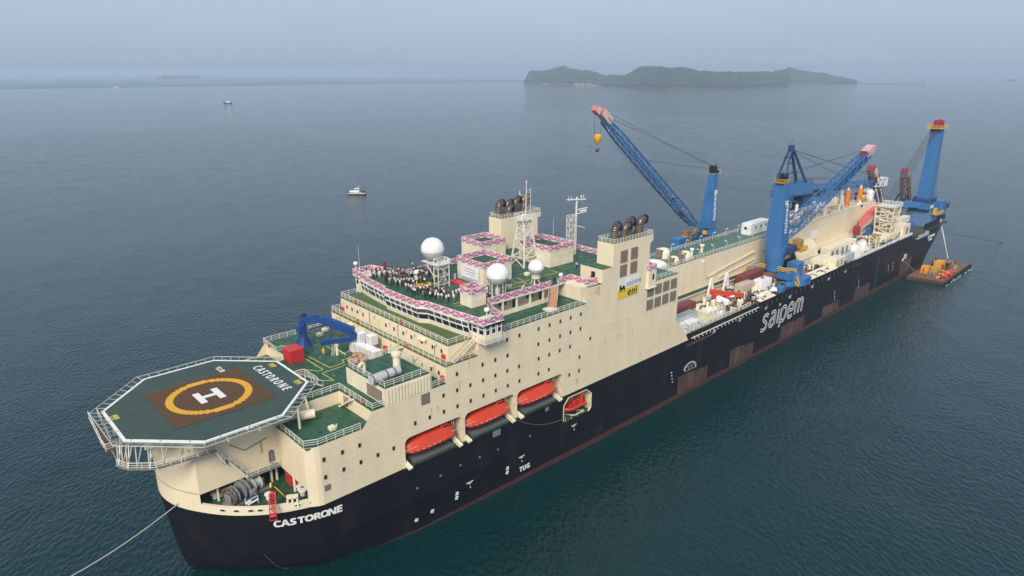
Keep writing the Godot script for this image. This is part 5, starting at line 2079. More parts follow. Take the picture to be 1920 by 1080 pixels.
	b.bar(Vector3(-1.3, -2.8, 2.0), Vector3(-1.0, -0.2, -1.5), 0.14)
	b.bar(Vector3(1.4, -2.8, 2.0), Vector3(1.5, -0.2, -1.5), 0.14)
	for k in 12:
		b.bar(Vector3(-0.3, -5.4 + k * 0.45, 3.45), Vector3(0.3, -5.4 + k * 0.45, 3.45), 0.06)
	part(r, "scaffold", b, M.rail)
	# posts, lamps and aerials on the roof
	w = thing("warning_post", "cream post with a red top among the guests at the starboard side", "post", Vector3(74.6, TOPY, -14.9))
	b = MB.new()
	b.tube(Vector3.ZERO, Vector3(0, 1.6, 0), 0.25)
	part(w, "foot", b, M.ivory)
	b = MB.new()
	b.tube(Vector3(0, 1.6, 0), Vector3(0, 3.4, 0), 0.3)
	part(w, "top", b, M.dark_red)
	w = thing("magnetic_compass_post", "slim cream post with white globe in the thick of the crowd", "post", Vector3(76.4, TOPY, -6.0))
	b = MB.new()
	b.tube(Vector3.ZERO, Vector3(0, 2.2, 0), 0.16)
	part(w, "post", b, M.ivory)
	b = MB.new()
	b.ball(Vector3(0, 2.6, 0), Vector3.ONE * 0.5)
	part(w, "globe", b, M.white)
	var lamp_am: ArrayMesh
	b = MB.new()
	b.tube(Vector3.ZERO, Vector3(0, 0.9, 0), 0.1)
	var g := MB.new()
	g.lathe(Vector3(0, 0.8, 0), [[0.0, 0], [0.42, 0.15], [0.5, 0.45], [0.35, 0.75], [0, 0.85]], 14)
	lamp_am = mesh([b, M.ivory, g, M.white])
	var at := [[71.3, -21.0, "at the far starboard corner of the bridge front"], [72.2, 20.6, "at the near port corner of the bridge front"], [100.0, 12.0, "by the aft bunting near the ramp"], [115.2, -12.5, "in front of the starboard funnel"], [90.0, -12.8, "on the starboard roof edge"]]
	for q in at:
		solo("searchlight", lamp_am, "white searchlight " + q[2], "searchlight", Vector3(q[0], TOPY + (1.2 if q[0] < 73 else 0.0), q[1]))
	for q in [[71.5, -19.8, 6.0, "by the far corner searchlight"], [91.0, 13.2, 3.0, "above the port roof edge"], [80.0, 13.2, 5.0, "beside the large radome"], [117.0, -6.5, 7.5, "behind the rear house"]]:
		b = MB.new()
		b.tube(Vector3.ZERO, Vector3(0, 1.2, 0), 0.1)
		b.tube(Vector3(0, 1.2, 0), Vector3(0, q[2], 0), 0.04, 0.02, 6)
		solo("whip_aerial", mesh([b, M.white]), "thin white whip aerial " + q[3], "aerial", Vector3(q[0], TOPY + 0.5, q[1]))
	# lattice foremast
	w = thing("lattice_mast", "cream four-legged lattice mast with crow's nest and aerial pole", "mast", Vector3(103.0, TOPY, -2.0))
	b = MB.new()
	b.lattice(Vector3(0, 0, 0), Vector3(0, 10.4, 0), 4.4, 4.4, 1.7, 1.7, 5, 0.3, 0.16, Vector3.BACK)
	part(w, "tower", b, M.rail)
	b = MB.new()
	b.prism([Vector2(-1.8, -1.4), Vector2(1.8, -1.4), Vector2(2.6, 0), Vector2(1.8, 1.6), Vector2(-1.8, 1.6), Vector2(-2.4, 0)], 10.4, 10.55)
	rail(b, [Vector3(-1.8, 10.55, 1.6), Vector3(-2.4, 10.55, 0), Vector3(-1.8, 10.55, -1.4), Vector3(1.8, 10.55, -1.4), Vector3(2.6, 10.55, 0), Vector3(1.8, 10.55, 1.6), Vector3(-1.8, 10.55, 1.6)], 1.1, 1.2)
	b.bevel(Vector3(0, 11.0, 0), Vector3(1.2, 0.9, 1.2), 0.1)
	part(w, "platform", b, M.rail)
	b = MB.new()
	b.tube(Vector3(0.3, 11, 0), Vector3(0.5, 18.2, 0), 0.14, 0.08)
	b.bar(Vector3(-1.5, 15.9, 0), Vector3(1.7, 15.3, 0), 0.1)
	b.bar(Vector3(0.5, 16.6, 0), Vector3(1.7, 16.6, 0), 0.08)
	for k in 9:
		b.bar(Vector3(0.5, 12.0 + k * 0.5, 0), Vector3(1.4, 12.0 + k * 0.5, 0.4), 0.05)
	b.bar(Vector3(1.4, 11, 0.4), Vector3(1.4, 17.2, 0.4), 0.07)
	b.tube(Vector3(-1.5, 15.9, 0), Vector3(-1.5, 16.7, 0), 0.12)
	b.tube(Vector3(0.5, 18.2, 0), Vector3(0.5, 18.8, 0), 0.14)
	part(w, "aerial_pole", b, M.rail)
	# radar mast aft
	w = thing("radar_mast", "slender cream radar mast with ladder frame and crossarms", "mast", Vector3(118.3, TOPY, -0.6))
	b = MB.new()
	b.tube(Vector3.ZERO, Vector3(0.2, 13.6, 0), 0.35, 0.2, 10)
	part(w, "pole", b, M.rail)
	b = MB.new()
	b.bar(Vector3(-2.8, 13.3, -0.3), Vector3(2.6, 12.9, 0.6), 0.35, 0.2)
	b.bar(Vector3(0.1, 10.6, 0), Vector3(3.4, 10.8, 0.5), 0.25, 0.15)
	b.bar(Vector3(0.1, 9.6, 0), Vector3(3.2, 9.9, 0.5), 0.2, 0.15)
	b.bar(Vector3(0.1, 6.9, 0), Vector3(2.6, 6.1, 0.6), 0.3, 0.15)
	for x in [-2.7, -1.8, 1.7, 2.5]:
		b.bar(Vector3(x, 13.0, 0.1), Vector3(x, 14.0, 0.1), 0.1)
	b.ball(Vector3(1.4, 13.6, 0.3), Vector3.ONE * 0.22)
	b.bar(Vector3(1.1, 10.2, 0.2), Vector3(3.0, 10.3, 0.6), 0.3, 0.3)
	part(w, "crossarm", b, M.white)
	b = MB.new()
	b.lattice(Vector3(-1.6, 0, 0), Vector3(-1.6, 9.6, 0), 1.9, 1.0, 1.9, 1.0, 8, 0.12, 0.08, Vector3.RIGHT)
	part(w, "ladder_frame", b, M.rail)


func elbow(b: MB, soot: MB, base: Vector3, r: float, h: float, dir: Vector3) -> void:
	var p := base
	var q := base + Vector3(0, h, 0) + dir * 0.25
	b.tube(p, q, r * 1.02, r, 14, false)
	var last := q
	for k in range(1, 9):
		var a := PI * 0.62 * k / 8.0
		var c := q + dir * (1.25 * (1.0 - cos(a))) + Vector3.UP * 1.25 * sin(a)
		(soot if k > 6 else b).tube(last, c, r * (1.12 if k == 8 else 1.0), r * (1.16 if k == 8 else 1.0), 14, false)
		last = c
	var d := (dir * sin(PI * 0.62) + Vector3.UP * cos(PI * 0.62)).normalized()
	soot.tube(last - d * 0.05, last, r * 1.1, 0.01, 14, false)


func funnels() -> void:
	for s in [1.0, -1.0]:
		var b := MB.new()
		b.span(107.8, 120.2, 33.3, 44.4, s * 17.2 - 2.2, s * 17.2 + 2.2)
		b.span(120.2, 121.2, 43.2, 44.4, s * 17.2 - 2.2, s * 17.2 + 2.2)
		b.span(104.5, 107.8, TOPY, 39.55, s * 16.4 - 3.0, s * 16.4 + 3.0)
		part(S, "funnel", b, M.cream)
		var fn: Node3D = S.get_child(S.get_child_count() - 1)
		b = MB.new()
		b.span(104.6, 107.75, 39.55, 39.62, s * 16.4 - 2.9, s * 16.4 + 2.9)
		b.span(107.95, 121.0, 44.4, 44.45, s * 17.2 - 2.0, s * 17.2 + 2.0)
		part(fn, "roof", b, M.green)
		b = MB.new()
		var z0: float = s * 17.2 - 2.15
		var z1: float = s * 17.2 + 2.15
		rail(b, [Vector3(107.9, 44.4, z0), Vector3(107.9, 44.4, z1), Vector3(121.1, 44.4, z1), Vector3(121.1, 44.4, z0), Vector3(107.9, 44.4, z0)], 0.95, 1.0)
		part(fn, "railing", b, M.rail)
		var spots := [Vector3(109.4, 44.4, 17.9), Vector3(111.4, 44.4, 16.6), Vector3(112.2, 44.4, 18.2), Vector3(114.6, 44.4, 17.6), Vector3(116.2, 44.4, 16.4), Vector3(117.6, 44.4, 18.0)]
		for k in spots.size():
			var p: Vector3 = spots[k]
			p.z *= s
			var pipe := MB.new()
			var soot := MB.new()
			elbow(pipe, soot, p, [0.86, 0.6, 0.76, 0.84, 0.6, 0.92][k], [1.9, 1.0, 1.8, 2.2, 1.3, 2.3][k], Vector3(0.94, 0, -0.25 + 0.2 * (k % 3)))
			part_mesh(fn, "exhaust_pipe", mesh([pipe, M.steel, soot, M.soot]))
		b = MB.new()
		b.span(104.44, 104.5, TOPY, 38.8, s * 16.9 - 0.5, s * 16.9 + 0.5)
		part(fn, "door", b, M.dark)
		if s < 0:
			continue
		for q in [[110.0, 40.0], [113.5, 40.1], [110.0, 36.9], [113.5, 37.0]]:
			for hx in 2:
				var sh := MB.new()
				var lv := MB.new()
				var x: float = q[0] + hx * 1.2
				sh.span(x, x + 1.1, q[1], q[1] + 2.6, 19.5, 19.53)
				for j in 9:
					lv.box(Vector3(x + 0.55, q[1] + 0.15 + j * 0.29, 19.58), Vector3(1.06, 0.04, 0.2), Basis(Vector3.RIGHT, 0.7))
				part_mesh(fn, "louver", mesh([sh, M.brown, lv, M.louver]))
	# company banner on the port funnel's side
	var w := thing("company_banner", "white and yellow company banner on the port funnel's cream side", "banner", Vector3(113.1, 32.1, 19.58))
	var b := MB.new()
	b.span(-3.5, 3.5, 2.0, 4.3, -0.02, 0.02)
	part(w, "upper_cloth", b, M.white)
	b = MB.new()
	b.span(-3.5, 3.5, 0, 2.0, -0.02, 0.02)
	part(w, "lower_cloth", b, paint(lin(0.72, 0.5, 0.03), 0.6))
	letter(w, "lettering", "saipem", 1.15, paint(lin(0.12, 0.16, 0.25), 0.6), Vector3(1.6, 2.95, 0.03), Vector3.RIGHT, Vector3.UP, 0.02, 400, 0.0, 0.15, 1.1)
	letter(w, "lettering", "eni", 1.6, M.dark, Vector3(1.4, 0.95, 0.03), Vector3.RIGHT, Vector3.UP, 0.02, 700, 0.0, 0.1, 1.0)
	# six-legged animal emblem: arched body, legs, tail and turned head
	b = MB.new()
	b.prism([Vector2(-3.0, 0.03), Vector2(-1.2, 0.03), Vector2(-1.2, 0.05), Vector2(-3.0, 0.05)], 2.0, 2.5)
	var emblem := [Vector2(-3.1, 2.05), Vector2(-3.0, 1.3), Vector2(-2.9, 1.3), Vector2(-2.85, 1.9), Vector2(-2.6, 1.9), Vector2(-2.5, 1.35), Vector2(-2.4, 1.35), Vector2(-2.35, 1.95), Vector2(-2.1, 1.95), Vector2(-2.0, 1.4), Vector2(-1.9, 1.4), Vector2(-1.85, 1.98), Vector2(-1.5, 1.98), Vector2(-1.3, 1.3), Vector2(-1.2, 1.3), Vector2(-1.15, 2.2), Vector2(-1.4, 2.75), Vector2(-1.9, 2.9), Vector2(-2.0, 2.6), Vector2(-2.4, 2.5), Vector2(-2.7, 2.75), Vector2(-2.5, 3.05), Vector2(-2.8, 3.15), Vector2(-3.15, 2.85)]
	b = MB.new()
	b.sheet(emblem, [], func(p): return Vector3(p.x, p.y, 0.035))
	part(w, "emblem", b, M.dark)


func aft_house() -> void:
	var b := MB.new()
	b.span(132.4, 213, 15.9, 28.1, -4.9, 4.9)
	b.span(213, 224, 15.9, 26.0, -4.7, 4.7)
	b.prism([Vector2(224, -5.4), Vector2(229, -6.0), Vector2(290, -6.0), Vector2(290, 6.0), Vector2(229, 6.0), Vector2(224, 5.2)], 15.9, 28.4)
	part(S, "firing_line_house", b, M.cream)
	var h: Node3D = S.get_node("firing_line_house")
	b = MB.new()
	b.span(132.5, 212.9, 28.1, 28.2, -4.8, 4.8)
	part(h, "roof", b, M.green_pale)
	b = MB.new()
	b.span(229, 282, 28.4, 28.5, -5.4, 5.4)
	part(h, "roof", b, paint(lin(0.74, 0.56, 0.34), 0.6))
	# sloping ledge with brackets along the port wall, and a raised duct band
	b = MB.new()
	b.bar(Vector3(169, 21.6, 5.0), Vector3(196, 24.6, 5.0), 0.5, 0.3)
	b.bar(Vector3(166.5, 27.0, 5.0), Vector3(169, 21.6, 5.0), 0.7, 0.9)
	for k in 26:
		var u := k / 25.0
		b.box(Vector3(lerpf(170, 196, u), lerpf(21.9, 24.9, u), 5.1), Vector3(0.35, 0.5, 0.3))
	b.bar(Vector3(176, 20.4, 5.05), Vector3(197, 22.2, 5.05), 0.3, 0.35)
	part(h, "cable_ledge", b, M.cream_plain)
	b = MB.new()
	for x in [143.0, 156.0, 205.0, 238.0, 252.0, 266.0, 279.0]:
		b.span(x, x + 0.06, 16, 28, 4.9 if x < 213 else 6.0, 4.95 if x < 213 else 6.04)
	part(h, "weld_seam", b, M.cream_plain)
	b = MB.new()
	rail(b, [Vector3(133, 28.2, 4.8), Vector3(212.8, 28.2, 4.8)], 1.1, 1.7, 0.09)
	rail(b, [Vector3(133, 28.2, -4.8), Vector3(212.8, 28.2, -4.8)], 1.1, 1.7, 0.09)
	rail(b, [Vector3(225, 28.5, 5.9), Vector3(289.5, 28.5, 5.9)], 1.2, 1.5, 0.12)
	rail(b, [Vector3(225, 28.5, -5.9), Vector3(289.5, 28.5, -5.9)], 1.2, 1.5, 0.12)
	part(h, "railing", b, M.rail)
	# lamp posts lining the green roof
	var post := MB.new()
	post.tube(Vector3.ZERO, Vector3(0, 2.3, 0), 0.06, 0.05, 6)
	post.bar(Vector3(0, 2.3, 0), Vector3(0, 2.5, 0.5), 0.07)
	var head := MB.new()
	head.bevel(Vector3(0, 2.45, 0.55), Vector3(0.35, 0.2, 0.5), 0.05)
	var am := mesh([post, M.rail, head, M.white])
	for k in 9:
		for s in [1.0, -1.0]:
			var x := 150.0 + k * 7.4
			var nth: String = ["first", "second", "third", "fourth", "fifth", "sixth", "seventh", "eighth", "ninth"][k]
			solo("roof_lamp", am, "white lamp post, %s from the funnel on the %s edge of the green roof" % [nth, "near" if s > 0 else "far"], "lamp post", Vector3(x, 28.2, 4.6 * s), 0.0 if s < 0 else PI, "lamp posts along the green roof")
	# things standing on the roof
	for q in [[157.9, -2.6, 1.9, 2.9, "ivory fan cowl with dark grille at the far side of the green roof"], [160.6, 2.9, 1.6, 2.6, "ivory fan cowl in front of the mushroom vents on the near roof edge"], [154.6, 3.2, 1.4, 2.2, "low ivory fan cowl next to the white tarpaulin"]]:
		var w := thing("fan_cowl", q[4], "ventilator", Vector3(q[0], 28.2, q[1]))
		var t := MB.new()
		t.lathe(Vector3.ZERO, [[q[2], 0], [q[2], q[3] * 0.45], [q[2] * 0.92, q[3] * 0.7], [q[2] * 0.6, q[3] * 0.92], [0, q[3]]], 18)
		part(w, "cowl", t, M.ivory)
		t = MB.new()
		t.span(-q[2] - 0.7, -q[2] * 0.3, 0.3, q[3] * 0.85, -0.9, 0.9)
		part(w, "grille", t, M.louver)
	var t := MB.new()
	t.lathe(Vector3(0, 0, 0), [[3.4, 0], [3.2, 0.9], [2.2, 1.5], [0, 1.75]], 16)
	solo("tarpaulin", mesh([t, M.white]), "bright white tarpaulin mound behind the lookout cabin", "tarpaulin", Vector3(148.6, 28.2, 1.2))
	t = MB.new()
	t.bevel(Vector3(0, 0.5, 0), Vector3(6.0, 1.0, 1.8), 0.2)
	solo("life_raft_rack", mesh([t, M.ivory]), "long cream rack on the green terrace by the lookout cabin", "rack", Vector3(138, 28.2, 4.0))
	t = MB.new()
	t.lathe(Vector3.ZERO, [[0.4, 0], [0.4, 1.8], [0.75, 1.9], [0.75, 2.4], [0, 2.5]], 14)
	solo("mushroom_vent", mesh([t, M.ivory]), "cream mushroom vent alone in the middle of the long green roof", "vent", Vector3(170.8, 28.2, 1.7))
	t = MB.new()
	t.lathe(Vector3.ZERO, [[0.3, 0], [0.3, 2.4], [0.6, 2.5], [0.6, 3.0], [0, 3.1]], 14)
	solo("mushroom_vent", mesh([t, M.white]), "white mushroom vent beside the ivory fan cowl on the near roof edge", "vent", Vector3(162.6, 28.2, 3.6))
	var w := thing("white_cabin", "long plain white cabin with small dark windows on the aft green roof", "cabin", Vector3(207.0, 28.2, -1.2))
	t = MB.new()
	t.bevel(Vector3(0, 1.8, 0), Vector3(12.4, 3.6, 3.2), 0.1)
	part(w, "body", t, M.white)
	for q in [-2.8, 0.6, 4.0]:
		t = MB.new()
		t.span(q - 0.35, q + 0.35, 1.7, 2.6, 1.6, 1.64)
		part(w, "window", t, M.dark)
	t = MB.new()
	t.span(-6.24, -6.2, 1.7, 2.5, -0.5, 0.4)
	part(w, "window", t, M.dark)
	# second company banner far aft, partly hidden by the boom
	w = thing("company_banner", "white and yellow company banner on the aft cream house below the crane boom", "banner", Vector3(235.6, 20.2, 6.06))
	t = MB.new()
	t.span(-2.6, 2.6, 2.2, 5.2, 0, 0.05)
	part(w, "upper_cloth", t, M.white)
	t = MB.new()
	t.span(-2.6, 2.6, 0, 2.2, 0, 0.05)
	part(w, "lower_cloth", t, paint(lin(0.72, 0.5, 0.03), 0.6))
	w = thing("company_banner", "white banner behind the tip of the red striped boom", "banner", Vector3(268.5, 17.8, 9.0))
	t = MB.new()
	t.span(-3.0, 3.0, 0, 3.4, 0, 0.06)
	part(w, "upper_cloth", t, M.white)
	# big fairing arch standing against the aft house
	w = thing("pipe_shelter", "curved cream shelter hood against the aft house behind the blue gantry", "shelter", Vector3(219.0, 15.9, 8.2))
	t = MB.new()
	for k in 8:
		var a := PI * 0.5 * k / 8.0
		var e := PI * 0.5 * (k + 1) / 8.0
		t.quad(Vector3(-8, 4 + sin(a) * 4.6, cos(a) * 3.6), Vector3(8, 4 + sin(a) * 4.6, cos(a) * 3.6), Vector3(8, 4 + sin(e) * 4.6, cos(e) * 3.6), Vector3(-8, 4 + sin(e) * 4.6, cos(e) * 3.6))
	t.prism([Vector2(-8, -2.2), Vector2(8, -2.2), Vector2(8, 0), Vector2(-8, 0)], 4.0, 8.5)
	for k in 9:
		t.bar(Vector3(-8 + k * 2.0, 0, 3.4), Vector3(-8 + k * 2.0, 4, 3.6), 0.25)
	t.span(-8, 8, 3.6, 4.0, 3.3, 3.8)
	part(w, "hood", t, M.cream_plain)
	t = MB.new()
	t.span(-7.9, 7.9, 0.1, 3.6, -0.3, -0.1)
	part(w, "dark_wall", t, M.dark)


func box_thing(called: String, label: String, cat: String, at: Vector3, size: Vector3, m: Material, turn := 0.0, ribs := 0, roof: Material = null, group := "") -> Node3D:
	var w := thing(called, label, cat, at, turn, group)
	var b := MB.new()
	b.bevel(Vector3(0, size.y / 2, 0), size, minf(0.08, size.y * 0.1))
	part(w, "body", b, m)
	if ribs:
		b = MB.new()
		for k in ribs:
			var x := -size.x / 2 + size.x * (k + 0.5) / ribs
			for s in [-1.0, 1.0]:
				b.box(Vector3(x, size.y / 2, s * (size.z / 2 + 0.02)), Vector3(size.x / ribs * 0.45, size.y * 0.9, 0.06))
		for k in 6:
			var z := -size.z / 2 + size.z * (k + 0.5) / 6.0
			b.box(Vector3(-size.x / 2 - 0.02, size.y / 2, z), Vector3(0.06, size.y * 0.9, size.z / 14.0))
		part(w, "rib", b, m)
	if roof:
		b = MB.new()
		b.box(Vector3(0, size.y + 0.03, 0), Vector3(size.x * 0.97, 0.06, size.z * 0.97))
		part(w, "roof", b, roof)
	return w


func clutter(called: String, label: String, x0: float, x1: float, z0: float, z1: float, y: float, n: int, mats: Array, big := 1.0) -> void:
	var w := thing(called, label, "deck gear", Vector3((x0 + x1) / 2, y, (z0 + z1) / 2))
	var lots := []
	for m in mats:
		lots.append(MB.new())
	for k in n:
		var b: MB = lots[k % mats.size()]
		var p := Vector3(rng.randf_range(x0 - x1, x1 - x0) / 2, 0, rng.randf_range(z0 - z1, z1 - z0) / 2)
		var s := rng.randf_range(0.5, 1.7) * big
		match k % 5:
			0:
				b.bevel(p + Vector3.UP * s * 0.5, Vector3(s * 1.5, s, s), 0.08, Basis(Vector3.UP, rng.randf() * 0.4))
			1:
				b.tube(p + Vector3.UP * 0.4, p + Vector3(s * 3.0, 0.4, rng.randf_range(-0.5, 0.5)), 0.16 * big, 0.16 * big, 8)
			2:
				b.tube(p, p + Vector3.UP * s * 1.8, 0.3 * s, 0.3 * s, 10)
				b.ball(p + Vector3.UP * s * 1.8, Vector3.ONE * 0.31 * s, 10, 6)
			3:
				rail(b, [p, p + Vector3(s * 3.2, 0, 0), p + Vector3(s * 3.2, 0, s * 1.5)], 1.3, 1.3, 0.11)
			4:
				b.bar(p, p + Vector3(0, s * 1.7, 0), 0.2)
				b.bar(p + Vector3(0, s * 1.7, 0), p + Vector3(s * 1.6, s * 1.5, 0.3), 0.22)
				b.bar(p + Vector3(s * 1.6, 0, 0.3), p + Vector3(s * 1.6, s * 1.5, 0.3), 0.18)
	for k in mats.size():
		part(w, ["crates", "pipework", "frames", "machinery", "fittings"][k % 5], lots[k], mats[k]).set_meta("kind", "stuff")


func aft_deck() -> void:
	var y := 15.9
	# walkway beside the firing line, the stepped side structure and rail along the port edge
	var b := MB.new()
	b.span(150, 196, 18.9, 19.1, 4.95, 7.2)
	b.span(152, 196, 15.9, 18.9, 5.0, 6.6)
	part(S, "side_walkway", b, M.cream_plain)
	b = MB.new()
	rail(b, [Vector3(150, 19.1, 7.1), Vector3(196, 19.1, 7.1)], 1.1, 1.6, 0.1)
	b.tube(Vector3(152, 19.5, 6.4), Vector3(196, 19.5, 6.4), 0.35, 0.35, 8)
	part(S, "pipe_run", b, M.green_rail)
	b = MB.new()
	b.span(228, 286, 19.2, 19.5, 6.05, 9.2)
	for k in 15:
		b.span(229 + k * 4.0, 229.3 + k * 4.0, 15.9, 19.2, 8.6, 8.9)
	rail(b, [Vector3(228, 19.5, 9.1), Vector3(286, 19.5, 9.1)], 1.1, 2.0, 0.1)
	part(S, "side_walkway", b, M.cream_plain)
	b = MB.new()
	for k in 16:
		var x := 229.5 + k * 3.6
		if k % 3 == 1:
			b.span(x, x + 1.6, 16.2, 18.6, 8.95, 9.0)
	part(S, "door", b, M.dark)
	b = MB.new()
	rail(b, [Vector3(142, 15.9, 18.8), Vector3(170, 15.9, 18.8)], 1.5, 2.2, 0.16)
	for k in 18:
		var x := 141.0 + k * 1.8
		b.bar(Vector3(x, 15.6, 19.3), Vector3(x, 14.6, 19.9), 0.14)
	b.bar(Vector3(139.5, 15.3, 19.8), Vector3(173, 15.5, 19.8), 0.2)
	part(S, "railing", b, M.rail)
	b = MB.new()
	rail(b, [Vector3(243, 16.4, 19.2), Vector3(296, 16.4, 19.2)], 0.9, 1.15, 0.26)
	b.bar(Vector3(243, 17.1, 19.2), Vector3(296, 17.1, 19.2), 0.1, 0.5)
	part(S, "railing", b, M.white)
	for q in [[174.5, 183.5], [204.5, 226.0]]:
		b = MB.new()
		b.quad(Vector3(q[0], 16.55, 19.45), Vector3(q[1], 16.55, 19.45), Vector3(q[1], 17.5, 16.6), Vector3(q[0], 17.5, 16.6))
		b.quad(Vector3(q[0], 15.9, 16.6), Vector3(q[0], 16.55, 19.45), Vector3(q[0], 17.5, 16.6), Vector3(q[0], 15.9, 16.6))
		b.quad(Vector3(q[1], 15.9, 16.6), Vector3(q[0], 15.9, 16.6), Vector3(q[0], 17.5, 16.6), Vector3(q[1], 17.5, 16.6))
		part(S, "deck_edge_cover", b, M.ivory)
	# fenders and brackets that hang over the edge
	b = MB.new()
	for k in 34:
		var x := 142.0 + k * 3.0
		b.bar(Vector3(x, 15.6, 19.5), Vector3(x, 14.5, 19.8), 0.16, 0.16)
	part(S, "edge_bracket", b, M.cable)
	# sloping frame where the house ends
	b = MB.new()
	for k in 2:
		b.bar(Vector3(133, 22.5 - k * 2.2, 18.6), Vector3(141, 17.4 - k * 0.4, 18.8), 0.14)
	b.bar(Vector3(133.0, 21.6, 6.0), Vector3(143.0, 16.2, 6.0), 0.4)
	rail(b, [Vector3(140, 16.2, 18.9), Vector3(146, 16.2, 18.9), Vector3(146, 16.2, 15.6)], 2.2, 1.6, 0.14)
	part(S, "platform_frame", b, M.rail)
	box_thing("container", "maroon shipping container tucked behind the cream house end", "container", Vector3(145.5, y, 11.8), Vector3(12.2, 4.6, 2.5), M.maroon, 0.0, 18)
	box_thing("container", "grey-blue shipping container in front of the maroon one", "container", Vector3(143.0, y, 15.0), Vector3(9.0, 3.6, 2.4), M.light_grey, 0.0, 14, paint(lin(0.22, 0.3, 0.33), 0.6))
	box_thing("container", "white rounded tank container nearest the ship's side by the house end", "container", Vector3(141.5, y, 17.4), Vector3(6.0, 2.8, 2.0), M.white, 0.0, 0)
	for k in 4:
		var p: Vector3 = [Vector3(152.0, y + 2.2, 16.6), Vector3(154.4, y + 1.6, 17.4), Vector3(160.2, y + 3.0, 14.6), Vector3(161.6, y + 2.2, 15.8)][k]
		b = MB.new()
		b.bevel(Vector3(0, 0.7, 0), Vector3(1.9, 1.4, 1.5), 0.3)
		b.bevel(Vector3(1.0, 0.4, 0.9), Vector3(1.2, 0.9, 1.1), 0.2)
		solo("white_reel", mesh([b, M.white]), "white hooded winch unit " + ["nearest the house end by the rail", "second along the rail from the house end", "behind the orange crane's foot", "between the orange crane and the rail"][k], "winch", p, 0.3 * k, "white winch units on the aft deck")
	b = MB.new()
	b.span(149.5, 157.5, 15.9, 18.0, 13.6, 18.2)
	rail(b, [Vector3(149.5, 18.0, 13.8), Vector3(149.5, 18.0, 18.2), Vector3(157.5, 18.0, 18.2), Vector3(157.5, 18.0, 13.8)], 1.2, 1.2, 0.12)
	solo("winch_platform", mesh([b, M.ivory]), "cream railed winch platform on the port side behind the house", "platform")
	# white A-frames and the orange pipe-handling crane
	var frame: Node3D
	for k in 2:
		var label: String = ["white A-frame nearest the house, above the orange crane", "white A-frame farther aft, behind the orange crane"][k]
		if k:
			again(frame, Vector3(174.2, y, 8.0), 0.0, label)
			continue
		frame = thing("lifting_frame", label, "frame", Vector3(166.7, y, 7.6), 0.0, "white A-frames on the aft deck")
		b = MB.new()
		b.bar(Vector3(-0.9, 0, 0), Vector3(0.4, 6.6, 0.2), 0.5, 0.5)
		b.bar(Vector3(2.0, 0, 0.4), Vector3(0.7, 6.6, 0.2), 0.5, 0.5)
		b.bar(Vector3(0, 3.0, 0.2), Vector3(1.3, 3.0, 0.3), 0.35)
		part(frame, "legs", b, M.white)
		b = MB.new()
		b.bevel(Vector3(-1.3, 0.9, 1.0), Vector3(2.4, 1.8, 1.8), 0.1)
		part(frame, "base_box", b, M.light_grey)
	var w := thing("orange_crane", "bright orange folding deck crane lying across the aft deck", "crane", Vector3(165.0, y, 11.5))
	b = MB.new()
	b.lathe(Vector3.ZERO, [[1.4, 0], [1.2, 1.6], [1.0, 2.6], [0, 2.6]], 14)
	b.bevel(Vector3(-0.3, 2.6, -0.2), Vector3(2.2, 1.5, 2.0), 0.2)
	part(w, "pedestal", b, M.orange)
	b = MB.new()
	b.bar(Vector3(0.3, 3.4, -2.8), Vector3(5.8, 2.6, 4.6), 1.0, 1.1)
	b.bar(Vector3(-1.6, 2.6, 2.2), Vector3(0.6, 2.8, 3.4), 0.7, 0.7)
	part(w, "boom", b, M.orange)
	b = MB.new()
	b.tube(Vector3(-2.4, 1.6, -0.6), Vector3(3.4, 2.6, 3.0), 0.28)
	part(w, "hydraulic_ram", b, M.white)
	clutter("deck_gear", "tangle of white rails and grey machinery round the orange crane", 150, 180, 8, 18, y, 170, [M.rail, M.grey, M.ivory, M.brown, M.dark])
	box_thing("container", "tan-grey container between the orange crane and the red container", "container", Vector3(179.4, y, 11.6), Vector3(7.2, 3.6, 2.6), paint(lin(0.5, 0.4, 0.33), 0.6), 0.0, 10)
	box_thing("container", "long rusty red container behind the white box container", "container", Vector3(186.6, y, 9.2), Vector3(12.4, 4.9, 2.6), M.maroon, 0.0, 16)
	var wc := box_thing("container", "white box container with a red mark on its roof under the crane gantry", "container", Vector3(186.4, y, 13.4), Vector3(6.2, 3.8, 2.8), M.white, 0.0, 10)
	b = MB.new()
	b.box(Vector3(0.2, 4.22, -0.2), Vector3(1.6, 0.04, 0.9), Basis(Vector3.UP, 0.5))
	part(wc, "roof_mark", b, M.flag_red)
	box_thing("container", "brown container hard against the crane gantry's inner leg", "container", Vector3(191.6, y, 12.6), Vector3(3.4, 4.2, 2.4), M.brown, 0.0, 8)
	b = MB.new()
	for k in 6:
		b.bevel(Vector3(rng.randf_range(-1.4, 1.4), 0.8, rng.randf_range(-0.9, 0.9)), Vector3(1.2, 1.6, 1.1), 0.25)
	solo("bag_heap", mesh([b, M.white]), "heap of white bags by the port edge before the white container", "bags", Vector3(178.6, y, 16.6))
	b = MB.new()
	b.lathe(Vector3.ZERO, [[1.7, 0], [1.6, 0.8], [1.0, 1.5], [0, 1.75]], 14)
	solo("white_cover", mesh([b, M.white]), "white domed cover in front of the white container", "cover", Vector3(187.2, y, 17.0))
	b = MB.new()
	b.lathe(Vector3.ZERO, [[0.9, 0], [0.9, 1.1], [0, 1.3]], 12)
	b.bevel(Vector3(2, 0.5, 0.3), Vector3(1.7, 1.0, 1.2), 0.15)
	solo("brown_drum", mesh([b, M.brown]), "brown drum and box on the deck edge beside the white cover", "drum", Vector3(184.0, y, 17.6))
	box_thing("deck_box", "tan wooden box beside the blue winch by the ship's side", "box", Vector3(190.6, y, 18.0), Vector3(2.4, 2.0, 1.6), M.tan)
